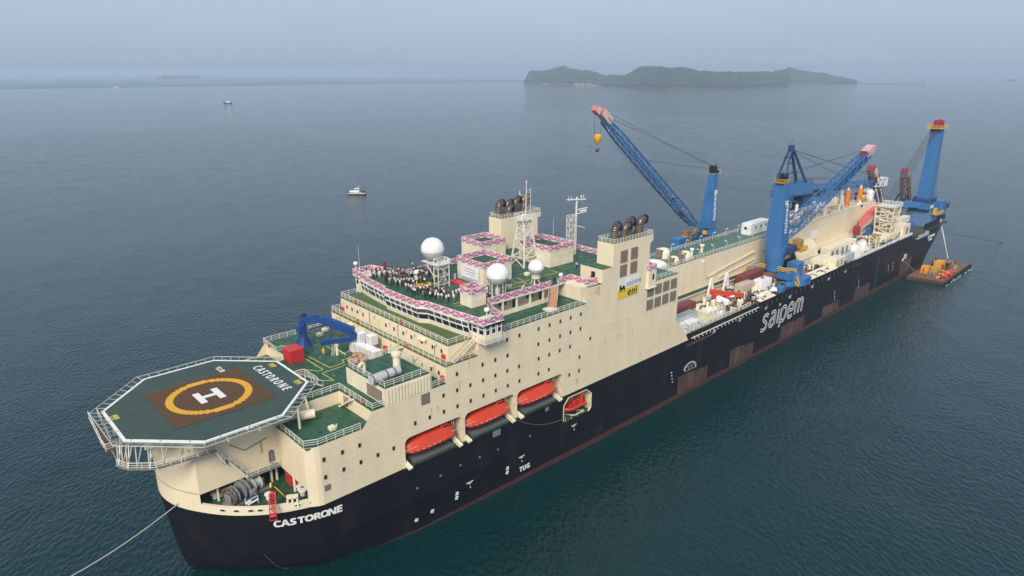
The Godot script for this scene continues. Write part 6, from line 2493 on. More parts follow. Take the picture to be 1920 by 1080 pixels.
	clutter("deck_gear", "pipes and crates in shade below the crane gantry", 184, 206, 6.5, 17, y, 90, [M.grey, M.brown, M.rail, M.light_grey], 0.9)
	# beyond the gantry
	box_thing("container", "red low skid just beyond the gantry's outer leg", "container", Vector3(207.0, y, 15.4), Vector3(8.0, 1.6, 2.6), M.red)
	clutter("deck_gear", "jumble of pale frames and pipes beyond the blue gantry", 206, 226, 9, 16, y, 110, [M.rail, M.grey, M.ivory, M.brown, M.dark])
	b = MB.new()
	b.sheet([Vector2(-2, 0), Vector2(3.4, 0), Vector2(3.8, 5.6), Vector2(-0.6, 5.6)], [], func(p): return Vector3(p.x, p.y, -0.3 * p.y))
	b.bar(Vector3(-2, 0, 0), Vector3(-0.6, 5.6, -1.7), 0.3)
	b.bar(Vector3(3.4, 0, 0), Vector3(3.8, 5.6, -1.7), 0.3)
	for k in 10:
		b.bar(Vector3(-1.9 + k * 0.12, 0.3 + k * 0.5, -0.1 - 0.15 * k), Vector3(3.4, 0.3 + k * 0.5, -0.1 - 0.15 * k), 0.12)
	solo("slatted_rack", mesh([b, M.light_grey]), "leaning pale slatted rack beside the shelter hood", "rack", Vector3(218, y, 12.6))
	box_thing("deck_house", "small cream hut with two dark ports beyond the gantry", "hut", Vector3(226.0, y, 13.4), Vector3(7.5, 3.2, 4.0), M.ivory)
	var hut := box_thing("deck_house", "square ivory hut with tall windows right at the port edge", "hut", Vector3(228.4, y, 17.2), Vector3(7.2, 3.4, 3.2), M.ivory)
	for x in [-1.4, 1.6]:
		b = MB.new()
		b.span(x - 0.3, x + 0.3, 0.9, 2.6, 1.6, 1.64)
		part(hut, "window", b, M.shade)
	var long := box_thing("deck_house", "long two-window cream deckhouse beside the aft banner", "hut", Vector3(244.0, y, 11.8), Vector3(22.0, 4.8, 3.4), M.ivory)
	for x in [-9.0, -5.2, -0.6, 3.0, 7.2]:
		b = MB.new()
		b.span(x - 0.8, x + 0.8, 1.6, 3.6, 1.7, 1.75)
		part(long, "window", b, M.louver)
	box_thing("container", "green-teal covered skid beside the long deckhouse", "container", Vector3(238.0, y, 14.9), Vector3(8.0, 2.2, 2.0), M.teal)
	box_thing("container", "blue-grey pipe rack next to the teal skid", "container", Vector3(238.4, y, 17.4), Vector3(6.4, 3.0, 2.0), paint(lin(0.35, 0.4, 0.48), 0.6), 0.0, 8)
	b = MB.new()
	for k in 7:
		b.bevel(Vector3(rng.randf_range(-5, 5), 1.5 + 0.2 * k, rng.randf_range(-1.4, 1.4)), Vector3(4.5, 3.2, 2.2), 0.5, Basis(Vector3.UP, rng.randf() * 0.6))
	solo("tarpaulin", mesh([b, M.white]), "rumpled white tarpaulin stack amid the aft port deck", "tarpaulin", Vector3(254.0, y, 15.0))
	box_thing("container", "cream low box on the port edge before the white tarpaulin", "container", Vector3(246.5, y, 17.6), Vector3(6.0, 2.2, 2.0), M.ivory)
	for q in [[262.0, 10.5, "rust-brown pipe stack under the red striped boom"], [268.0, 12.2, "salmon pipe stack nearest the lattice derrick"]]:
		var pipes := thing("pipe_stack", q[2], "pipes", Vector3(q[0], y, q[1]))
		for k in 9:
			b = MB.new()
			b.tube(Vector3(-5, 0.5 + (k / 3) * 0.95, (k % 3) * 1.05), Vector3(5, 0.5 + (k / 3) * 0.95, (k % 3) * 1.05), 0.5, 0.5, 10)
			part(pipes, "pipe", b, M.brown if q[0] < 265 else M.tan)
	clutter("deck_gear", "scattered machinery and pale frames at the aft port side", 232, 292, 9.5, 18.4, y, 220, [M.rail, M.brown, M.ivory, M.dark, M.light_grey], 1.1)
	w = thing("pipe_derrick", "pale steel lattice derrick rising on the aft port side", "derrick", Vector3(280.0, y, 14.2))
	b = MB.new()
	b.lattice(Vector3(0, 3.5, 0), Vector3(0, 13.5, 0), 5.6, 5.6, 6.6, 6.6, 5, 0.42, 0.26, Vector3.BACK)
	b.lattice(Vector3(0, 3.5, 0), Vector3(0, 13.5, 0), 2.6, 5.6, 2.8, 6.4, 6, 0.22, 0.2, Vector3.BACK)
	part(w, "tower", b, M.ivory)
	b = MB.new()
	b.bevel(Vector3(0, 1.8, 0), Vector3(7.0, 3.5, 6.2), 0.15)
	part(w, "base_house", b, M.ivory)
	b = MB.new()
	b.span(-3.5, 3.5, 8.2, 8.35, -3.3, 3.3)
	part(w, "platform", b, M.rail)
	b = MB.new()
	b.span(-3.9, 3.9, 13.5, 13.7, -3.6, 3.6)
	rail(b, [Vector3(-3.9, 13.7, -3.6), Vector3(-3.9, 13.7, 3.6), Vector3(3.9, 13.7, 3.6), Vector3(3.9, 13.7, -3.6)], 1.2, 1.3, 0.14)
	part(w, "platform", b, M.rail)
	w = thing("railed_tower", "short open railed stair tower by the port edge before the derrick", "tower", Vector3(262.5, y, 17.0))
	b = MB.new()
	b.lattice(Vector3.ZERO, Vector3(0, 5.4, 0), 2.4, 3.4, 2.4, 3.4, 3, 0.3, 0.18, Vector3.BACK)
	part(w, "frame", b, M.ivory)
	b = MB.new()
	b.span(-1.9, 1.9, 5.4, 5.6, -1.4, 1.4)
	for k in 8:
		b.bar(Vector3(-1.6, 0.4 + k * 0.6, 1.2), Vector3(1.6, 0.4 + k * 0.6, 1.2), 0.12)
	part(w, "steps", b, M.tan)
	var eh := box_thing("deck_house", "ivory end hut with one dark doorway where the white rail stops", "hut", Vector3(290.5, y, 16.4), Vector3(7.5, 5.4, 4.6), M.ivory)
	b = MB.new()
	b.span(-0.2, 1.0, 1.6, 4.2, 2.3, 2.34)
	part(eh, "door", b, M.dark)
	box_thing("container", "saturated blue container behind the ivory end hut", "container", Vector3(302.0, y, 14.6), Vector3(11.0, 3.4, 3.0), paint(lin(0.02, 0.11, 0.33), 0.5), 0.0, 14)
	box_thing("container", "blue container seen through the derrick's legs", "container", Vector3(279.0, y, 9.0), Vector3(8.0, 4.6, 2.6), paint(lin(0.03, 0.13, 0.36), 0.5), 0.0, 12)
	box_thing("deck_house", "cream long hut above the blue container at the stern", "hut", Vector3(303.0, y + 3.5, 12.6), Vector3(10.0, 2.4, 2.6), M.ivory)
	clutter("roof_gear", "pipes, masts and small white units crowded on the aft house roof", 230, 288, -6, 3.5, 28.5, 70, [M.white, M.ivory, M.rail, M.brown, M.light_grey], 1.3)
	clutter("deck_gear", "distant pale gear along the starboard deck behind the aft house", 218, 300, -17, -8, y + 3.0, 90, [M.ivory, M.rail, M.deep_blue, M.grey], 1.6)
	clutter("deck_gear", "small muted fittings crowded along the port edge beyond the gantry", 204, 246, 13, 18.4, y, 150, [M.grey, M.brown, M.rail, M.dark, M.ivory], 0.6)
	clutter("deck_gear", "small muted fittings between the orange crane and the white container", 166, 192, 12, 18.6, y, 110, [M.grey, M.brown, M.rail, M.dark, M.light_grey], 0.55)
	for k in 2:
		b = MB.new()
		b.tube(Vector3.ZERO, Vector3(0, 5.6, 0), 0.95, 0.95, 14)
		var c := MB.new()
		c.tube(Vector3(0, 5.6, 0), Vector3(0, 6.6, 0), 0.5, 0.4, 10)
		solo("orange_post", mesh([b, paint(lin(0.72, 0.2, 0.03), 0.45), c, M.rail]), ["orange exhaust post nearest the big crane boom", "orange exhaust post beside the yellow hook"][k], "exhaust post", [Vector3(276.5, 28.5, 0.0), Vector3(288.0, 28.2, 0.3)][k])


func wall_details() -> void:
	# lamps on brackets, pipes and lifebuoys along the house fronts and rails
	for q in [[63.9, 29.9, [-17, -13.5, -10.8, -1.5, 3.0, 11.4, 16.3]], [65.5, 33.0, [-16.6, -10.2, -4.8, 0.4, 6.0, 8.6, 12.2, 15.0]]]:
		for z in q[2]:
			var b := MB.new()
			b.bar(Vector3(q[0], q[1], z), Vector3(q[0] - 0.55, q[1] + 0.1, z), 0.08)
			b.bevel(Vector3(q[0] - 0.6, q[1] + 0.05, z), Vector3(0.25, 0.22, 0.4), 0.05)
			part(S, "wall_lamp", b, M.rail)
	for q in [[63.93, 27.5, 30.2, -8.6], [63.93, 27.5, 30.2, -15.9], [63.93, 27.5, 29.6, 9.7], [65.53, 30.5, 33.2, -7.0], [65.53, 30.5, 33.2, 2.9], [65.53, 30.5, 32.6, 14.2]]:
		var b := MB.new()
		b.tube(Vector3(q[0], q[1], q[3]), Vector3(q[0], q[2], q[3]), 0.07, 0.07, 6)
		part(S, "drain_pipe", b, M.louver)
	for q in [[65.62, 31.9, 10.9, 2.2], [63.9, 29.2, -11.2, 1.6]]:
		var b := MB.new()
		b.bevel(Vector3(q[0] - 0.3, q[1] + 0.8, q[2]), Vector3(0.7, 0.3, q[3]), 0.1)
		part(S, "canopy", b, M.ivory)
	for q in [[Vector3(64.02, 31.0, 8.0), "walkway rail in front of the main house, port half"], [Vector3(64.02, 31.0, -9.0), "walkway rail in front of the main house, starboard half"], [Vector3(65.62, 34.0, 4.0), "rail below the bridge windows, middle"], [Vector3(65.62, 34.0, -12.0), "rail below the bridge windows, starboard half"], [Vector3(49.6, 28.0, 16.4), "rail before the fan house"], [Vector3(48.7, 28.0, -16.0), "starboard rail of the crane deck"]]:
		var ring := MB.new()
		for k in 10:
			var a := TAU * k / 10.0
			var e := TAU * (k + 1) / 10.0
			ring.tube(Vector3(-0.08, sin(a) * 0.32, cos(a) * 0.32), Vector3(-0.08, sin(e) * 0.32, cos(e) * 0.32), 0.09, 0.09, 6, false)
		solo("lifebuoy", mesh([ring, M.orange]), "orange lifebuoy hung on the " + str(q[1]), "lifebuoy", q[0])
	# small fittings standing on the green decks
	var fit := [[58.9, 27.5, -15.5, "square cream hatch by the blue crane's foot"], [61.0, 27.5, -17.2, "square cream hatch at the crane deck's starboard corner"], [44.0, 25.05, 16.2, "square cream hatch in the middle of the lower fore deck"], [101.0, TOPY, 3.0, "square cream hatch in front of the rear roof house"], [88.6, TOPY, 8.2, "square cream hatch behind the large radome"], [97.6, TOPY, 4.4, "square cream hatch left of the lattice mast"]]
	for q in fit:
		var b := MB.new()
		b.bevel(Vector3(0, 0.3, 0), Vector3(1.0, 0.6, 1.0), 0.08)
		b.tube(Vector3(0.7, 0, 0.2), Vector3(0.7, 0.75, 0.2), 0.12, 0.12, 8)
		solo("deck_hatch", mesh([b, M.ivory]), q[3], "hatch", Vector3(q[0], q[1], q[2]))
	# mooring and lashing points dotted over the decks, too small to pick apart
	var b := MB.new()
	for k in 70:
		var p := Vector3(rng.randf_range(80, 119), TOPY, rng.randf_range(-12.5, 12.5))
		b.lathe(p, [[0.14, 0], [0.14, 0.12], [0, 0.14]], 6)
	for k in 40:
		b.lathe(Vector3(rng.randf_range(50, 62), 27.5, rng.randf_range(-18, 6)), [[0.14, 0], [0.14, 0.12], [0, 0.14]], 6)
	part(S, "lashing_point", b, M.grey).set_meta("kind", "stuff")


func stripes(b: MB, c: MB, center: Vector3, size: Vector3, n: int, basis: Basis) -> void:  # a box of alternating slices along its x
	for k in n:
		var t := b if k % 2 == 0 else c
		t.box(center + basis.x * (size.x * ((k + 0.5) / n - 0.5)), Vector3(size.x / n, size.y, size.z), basis)


func mast_crane(label: String, at: Vector3, turn: float, boom_len: float, rise: float, heel_y: float, hook_drop: float, boxed: float, heel_x: float, stout: float) -> void:
	# local +x is the way the boom points
	var w := thing("mast_crane", label, "crane", at, turn, "twin blue mast cranes on the aft deck")
	var b := MB.new()
	b.lathe(Vector3.ZERO, [[2.5, 4.4], [2.5, 5.4], [2.75, 7.4], [3.2, 9.6], [3.2, 12.2], [0, 12.2]], 20)
	part(w, "pedestal", b, M.blue)
	b = MB.new()
	var ring := func(x0: float, x1: float, z: float, y: float) -> Array:
		return [Vector3(x1, y, z), Vector3(x1, y, -z), Vector3(x0, y, -z), Vector3(x0, y, z)]
	var lv := [ring.call(-2.4 * stout, 2.6 * stout, 2.5 * stout, 12.0), ring.call(-2.5 * stout, 2.3 * stout, 2.4 * stout, 18.0), ring.call(-2.0 * stout, 0.6 * stout, 1.5 * stout, 31.2)]
	for k in 2:
		for j in 4:
			var i := (j + 1) % 4
			b.quad(lv[k][j], lv[k][i], lv[k + 1][i], lv[k + 1][j])
	b.quad(lv[2][0], lv[2][1], lv[2][2], lv[2][3])
	if heel_x > 5.0:
		for z in [-1.5, 1.5]:
			b.bar(Vector3(1.0, 14.5, z), Vector3(heel_x, heel_y, z), 0.7, 1.6)
	part(w, "mast", b, M.blue)
	b = MB.new()
	b.bevel(Vector3(-0.9, 31.8, 0), Vector3(2.2, 1.1, 2.6), 0.2)
	for z in [-0.7, 0.7]:
		b.tube(Vector3(-0.3, 32.9, z - 0.3), Vector3(-0.3, 32.9, z + 0.3), 0.9, 0.9, 14)
		b.bar(Vector3(-0.9, 32.0, z), Vector3(-0.3, 33.0, z), 0.3)
	b.bar(Vector3(-1.4, 32, 0), Vector3(-1.4, 34.8, 0), 0.12)
	part(w, "mast_head", b, M.dark)
	b = MB.new()
	b.span(-2.9, 0.3, 31.2, 31.3, -1.5, 1.5)
	rail(b, [Vector3(-2.9, 31.3, -1.5), Vector3(-2.9, 31.3, 1.5), Vector3(0.3, 31.3, 1.5)], 1.0, 1.2, 0.08)
	part(w, "top_platform", b, M.yellow)
	b = MB.new()
	for q in [[-1.0, 26.0], [-2.0, 24.6]]:
		b.bar(Vector3(1.4, 26.2, q[0]), Vector3(5.6, 26.2, q[0] * 1.6), 0.25)
	part(w, "mast_fitting", b, M.blue)
	# boom
	var d := Vector3(cos(rise), sin(rise), 0)
	var up := Vector3(-sin(rise), cos(rise), 0)
	var heel := Vector3(heel_x, heel_y, 0)
	var tip := heel + d * boom_len
	b = MB.new()
	b.lattice(heel, heel + d * 9.0, 3.6 * stout, 1.0, 3.6 * stout, 3.2 * stout, 3, 0.3, 0.16, Vector3.BACK)
	b.lattice(heel + d * 9.0, heel + d * (boom_len - 8.0), 3.6 * stout, 3.2 * stout, 3.0 * stout, 3.0 * stout, int(boom_len / 3.6 / stout), 0.28, 0.13, Vector3.BACK)
	b.lattice(heel + d * (boom_len - 8.0), tip, 3.0 * stout, 3.0 * stout, 2.4 * stout, 1.6 * stout, 3, 0.3, 0.16, Vector3.BACK)
	part(w, "boom", b, M.blue)
	if boxed > 0.0:
		b = MB.new()
		b.bar(heel + d * boom_len * (1.0 - boxed) - up * 1.4, tip - up * 1.1, 2.7, 0.5)
		part(w, "boom_plating", b, M.dark_blue)
	b = MB.new()
	for z in [-1.2, 1.2]:
		b.bar(heel + d * 2.0 - up * 1.2 + Vector3(0, 0, z), heel + d * (boom_len * 0.85) - up * 1.9 + Vector3(0, 0, z), 0.09)
	b.bevel(heel + d * 16 + up * 0.4, Vector3(3, 1, 2), 0.2, Basis(d, up, Vector3.BACK))
	b.bevel(heel + d * 8.0, Vector3(4.0, 1.3, 2.4), 0.2, Basis(d, up, Vector3.BACK))
	part(w, "boom_walkway", b, M.grey)
	var bs := Basis(d, up, Vector3.BACK)
	var white := MB.new()
	var red := MB.new()
	stripes(red, white, tip + d * 0.4 + up * 0.9, Vector3(5.6, 2.5, 2.5) * lerpf(1.0, stout, 0.7), 19, bs)
	stripes(red, white, tip + d * 4.2 + up * 0.2, Vector3(2.4, 1.9, 2.1) * lerpf(1.0, stout, 0.7), 7, bs)
	part_mesh(w, "boom_head", mesh([red, paint(lin(0.5, 0.16, 0.15), 0.5) if boxed == 0.0 else M.red, white, M.white]))
	b = MB.new()
	for z in [-1.0, 1.0]:
		b.tube(Vector3(-0.3, 33.4, z), tip + up * (1.8 + 0.9 * z) + Vector3(0, 0, z), 0.055, 0.055, 5, false)
	for z in [-0.5, 0.5]:
		b.tube(Vector3(-0.3, 32.4, z), heel + d * boom_len * 0.62 + up * 1.6 + Vector3(0, 0, z), 0.045, 0.045, 5, false)
	var hk := tip + d * 3.0
	for x in [-1.3, 1.6]:
		b.tube(hk + Vector3(x, -0.8, 0), Vector3(hk.x + x * 0.75, hk.y - hook_drop, 0), 0.06, 0.06, 5, false)
	part(w, "rope", b, M.cable)
	b = MB.new()
	b.prism([Vector2(-1.1, -0.5), Vector2(1.1, -0.5), Vector2(1.1, 0.5), Vector2(-1.1, 0.5)], 0, 0)
	b = MB.new()
	var hp := Vector3(hk.x, hk.y - hook_drop, 0)
	b.lathe(hp, [[0, -2.6], [0.4, -2.1], [0.85, -1.3], [1.2, -0.2], [1.05, 0.3], [0, 0.4]], 10)
	part(w, "hook_block", b, M.yellow)
	b = MB.new()
	for k in 6:
		var a := PI * 1.3 * k / 6.0 - 0.4
		var e := PI * 1.3 * (k + 1) / 6.0 - 0.4
		b.bar(hp + Vector3(cos(a) * 0.55, -3.6 - sin(a) * 0.55, 0), hp + Vector3(cos(e) * 0.55, -3.6 - sin(e) * 0.55, 0), 0.25)
	part(w, "hook", b, M.dark)
	# cab and machinery by the heel
	b = MB.new()
	b.bevel(Vector3(3.4, 10.9, -2.2 if turn > 1 else 2.2), Vector3(5.4, 2.0, 3.2), 0.2)
	b.span(-1, 7, 9.6, 9.8, -3.6, 3.6)
	rail(b, [Vector3(-1, 9.8, 3.6), Vector3(7, 9.8, 3.6), Vector3(7, 9.8, -3.6)], 1.1, 1.2, 0.12)
	part(w, "machinery_deck", b, M.dark_blue)
	b = MB.new()
	b.bevel(Vector3(7.6, 12.0, 3.2), Vector3(2.6, 2.6, 2.4), 0.2)
	part(w, "cab", b, paint(lin(0.32, 0.18, 0.05), 0.4))
	b = MB.new()
	b.span(6.0, 10.6, 9.6, 9.9, 1.6, 5.0)
	rail(b, [Vector3(6, 9.9, 5.0), Vector3(10.6, 9.9, 5.0), Vector3(10.6, 9.9, 1.6)], 1.2, 1.0, 0.16)
	b.span(4.2, 5.0, 12.4, 13.6, -2.4, -1.2)
	b.span(4.2, 5.0, 12.4, 13.6, 1.2, 2.4)
	part(w, "cab_platform", b, M.yellow)
	# maker's plate and lettering on the side that faces the photographer
	var s := 1.0 if turn < 1 else -1.0
	b = MB.new()
	b.box(Vector3(-0.6, 25.4, s * (1.9 * stout + 0.05)), Vector3(1.6, 1.2, 0.06), Basis(Vector3.RIGHT, -0.06 * s))
	part(w, "name_plate", b, M.white)
	b = MB.new()
	b.box(Vector3(-0.6 + 0.45 * -s, 25.5, s * (1.9 * stout + 0.1)), Vector3(0.5, 0.6, 0.04), Basis(Vector3.RIGHT, -0.06 * s))
	part(w, "name_plate_mark", b, M.teal)
	var o := letter(w, "lettering", "Huisman", 1.5, M.white, Vector3(-0.3, 20.6, s * (2.24 * stout + 0.06)), Vector3(0, 1, 0), Vector3(-s, 0, 0), 0.05, 700)
	o.transform.basis = Basis(Vector3(0, 1, -0.055 * s).normalized(), Vector3(-s, 0, 0), Vector3(0, 1, -0.055 * s).normalized().cross(Vector3(-s, 0, 0)))


func cranes() -> void:
	mast_crane("blue mast crane at the starboard side, its long lattice boom raised towards the bow", Vector3(196, 15.9, -12), PI, 57.5, 0.637, 16.0, 5.5, 0.0, 8.6, 0.74)
	mast_crane("blue mast crane at the port side on a gantry, its boom lowered towards the stern", Vector3(195.5, 15.9, 12), 0.0, 60.0, 0.345, 14.4, 16.0, 0.42, 4.2, 1.0)
	# gantry that carries the port crane over the pipe deck
	var w := thing("crane_gantry", "blue box-girder gantry with yellow walkways below the port crane", "gantry", Vector3(196.5, 15.9, 12.0))
	var b := MB.new()
	b.bar(Vector3(0, 3.5, -7.5), Vector3(0, 3.5, 6.0), 4.2, 2.4)
	b.bar(Vector3(0, 3.3, -7.4), Vector3(0.5, 0, -8.2), 2.2, 2.4)
	b.bar(Vector3(1.2, 4.2, 5.0), Vector3(2.0, 0, 6.6), 3.0, 3.6)
	part(w, "girder", b, M.blue)
	b = MB.new()
	b.bevel(Vector3(6.2, 3.2, 3.4), Vector3(4.6, 6.4, 3.6), 0.3)
	b.bevel(Vector3(6.6, 1.0, 6.4), Vector3(5.4, 2.6, 2.6), 0.4)
	part(w, "power_house", b, M.blue)
	b = MB.new()
	b.lathe(Vector3(-5.0, 1.4, 6.2), [[1.2, -1.6], [1.2, 1.6], [0, 1.6]], 12, Basis(Vector3(0, -1, 0), Vector3(1, 0, 0), Vector3(0, 0, 1)))
	b.bevel(Vector3(-5.2, 1.0, 5.2), Vector3(3.6, 2.0, 2.0), 0.3)
	b.bevel(Vector3(-8.6, 1.2, 6.6), Vector3(2.8, 2.4, 1.5), 0.3)
	part(w, "winch", b, M.blue)
	b = MB.new()
	var pth := [Vector3(-4.5, 3.6, -8.0), Vector3(-3.4, 3.8, -6.6), Vector3(-2.4, 4.9, -3.6), Vector3(-2.0, 4.9, 4.0), Vector3(1.2, 4.4, 5.6), Vector3(0.6, 0.4, 7.6)]
	for k in pth.size() - 1:
		b.bar(pth[k], pth[k + 1], 0.9, 0.12)
		for y in [0.6, 1.15]:
			b.bar(pth[k] + Vector3(-0.4, y, 0.3), pth[k + 1] + Vector3(-0.4, y, 0.3), 0.24)
	rail(b, [Vector3(-6.5, 2.2, -8.6), Vector3(-3.0, 2.2, -8.6), Vector3(-3.0, 2.2, -6.8), Vector3(-6.5, 2.2, -6.8), Vector3(-6.5, 2.2, -8.6)], 1.3, 0.9, 0.2)
	b.span(-6.6, -2.9, 2.0, 2.2, -8.7, -6.7)
	for z in [6.6, 7.2]:
		b.bar(Vector3(0.4, 0, z), Vector3(0.4, 4.4, z - 1.6), 0.18)
		b.bar(Vector3(1.4, 0, z), Vector3(1.4, 4.4, z - 1.6), 0.18)
	part(w, "walkway", b, M.yellow)
	b = MB.new()
	b.bar(Vector3(-3.0, 4.9, -4.4), Vector3(-4.2, 4.0, -6.6), 1.4, 0.9)
	part(w, "cable_tray", b, M.grey)
	# starboard crane's stump machinery seen over the tunnel roof
	w = box_thing("winch_house", "small blue winch house seen over the far edge of the green roof", "winch house", Vector3(183.5, 24.0, -14.5), Vector3(4.6, 3.6, 3.0), M.blue)
	b = MB.new()
	b.bevel(Vector3(4.4, 2.6, 0), Vector3(3.6, 1.6, 2.4), 0.3)
	b.tube(Vector3(3.4, 3.0, -1.2), Vector3(3.4, 3.0, 1.2), 0.9, 0.9, 12)
	part(w, "winch", b, M.grey)
	# third crane: A-frame mast with a level boom, beyond the port crane
	w = thing("a_frame_crane", "blue crane with a pointed A-frame mast and level lattice boom pointing aft", "crane", Vector3(256.5, 15.9, -9.0), -0.2)
	b = MB.new()
	b.span(-2.6, 2.6, 0, 12.2, -2.6, 2.6)
	b.span(-3.0, 3.0, 11.6, 12.2, -3.0, 3.0)
	b.span(-2.3, 2.3, 12.2, 18.0, -2.3, 2.3)
	part(w, "pedestal", b, M.dark_blue)
	b = MB.new()
	b.bevel(Vector3(-6.0, 20.6, 0), Vector3(18.0, 4.4, 4.6), 0.2)
	b.bevel(Vector3(-15.5, 19.6, 0.4), Vector3(3.0, 3.0, 4.0), 0.2)
	part(w, "machinery_house", b, M.blue)
	b = MB.new()
	b.bar(Vector3(-12, 18.4, 2.0), Vector3(-4, 14.6, 2.0), 0.7)
	b.bar(Vector3(-12, 18.4, -2.0), Vector3(-4, 14.6, -2.0), 0.7)
	b.span(-13, 2, 18.2, 18.4, -3.2, 3.2)
	rail(b, [Vector3(-13, 22.8, 2.3), Vector3(2, 22.8, 2.3)], 1.1, 1.6, 0.12)
	part(w, "platform", b, M.dark_blue)
	b = MB.new()
	var apex := Vector3(-9.8, 35.0, 0)
	for z in [-2.0, 2.0]:
		b.bar(Vector3(-14.2, 22.8, z), apex + Vector3(-0.5, 0, z * 0.25), 0.55)
		b.bar(Vector3(-1.8, 22.8, z), apex + Vector3(0.8, 0, z * 0.25), 0.7)
		b.bar(Vector3(-8.0, 22.8, z), apex + Vector3(0.2, -4, z * 0.4), 0.3)
	for y in [0.3, 0.6]:
		b.bar(Vector3(-14.2, 22.8, 0).lerp(apex, y), Vector3(-1.8, 22.8, 0).lerp(apex, y), 0.3)
	b.bevel(apex + Vector3(0, 0.6, 0), Vector3(2.0, 2.4, 1.6), 0.2)
	b.bar(apex, apex + Vector3(0, 4, 0), 0.1)
	b.span(apex.x - 2.0, apex.x + 2.0, apex.y - 2.6, apex.y - 2.4, -1.6, 1.6)
	part(w, "a_frame", b, M.dark_blue)
	b = MB.new()
	b.lattice(Vector3(3.0, 19.6, 0), Vector3(52, 18.4, 0), 3.0, 2.6, 2.4, 2.0, 16, 0.28, 0.15, Vector3.BACK)
	part(w, "boom", b, M.blue)
	b = MB.new()
	b.lattice(Vector3(45, 18.8, 0), Vector3(53.5, 18.6, 0), 2.8, 3.4, 2.4, 3.0, 5, 0.34, 0.24, Vector3.BACK)
	part(w, "boom_head", b, M.white)
	b = MB.new()
	b.lattice(Vector3(4.0, 17.8, 1.0), Vector3(14, 17.6, 1.0), 2.2, 2.2, 2.2, 2.2, 5, 0.3, 0.2, Vector3.BACK)
	part(w, "boom_walkway", b, M.dark)
	b = MB.new()
	for z in [-0.6, 0.6]:
		b.tube(apex + Vector3(1, 0, z), Vector3(50, 20.2, z), 0.07, 0.07, 5, false)
		b.tube(apex + Vector3(1, -0.5, z), Vector3(28, 21.0, z), 0.06, 0.06, 5, false)
	part(w, "rope", b, M.cable)


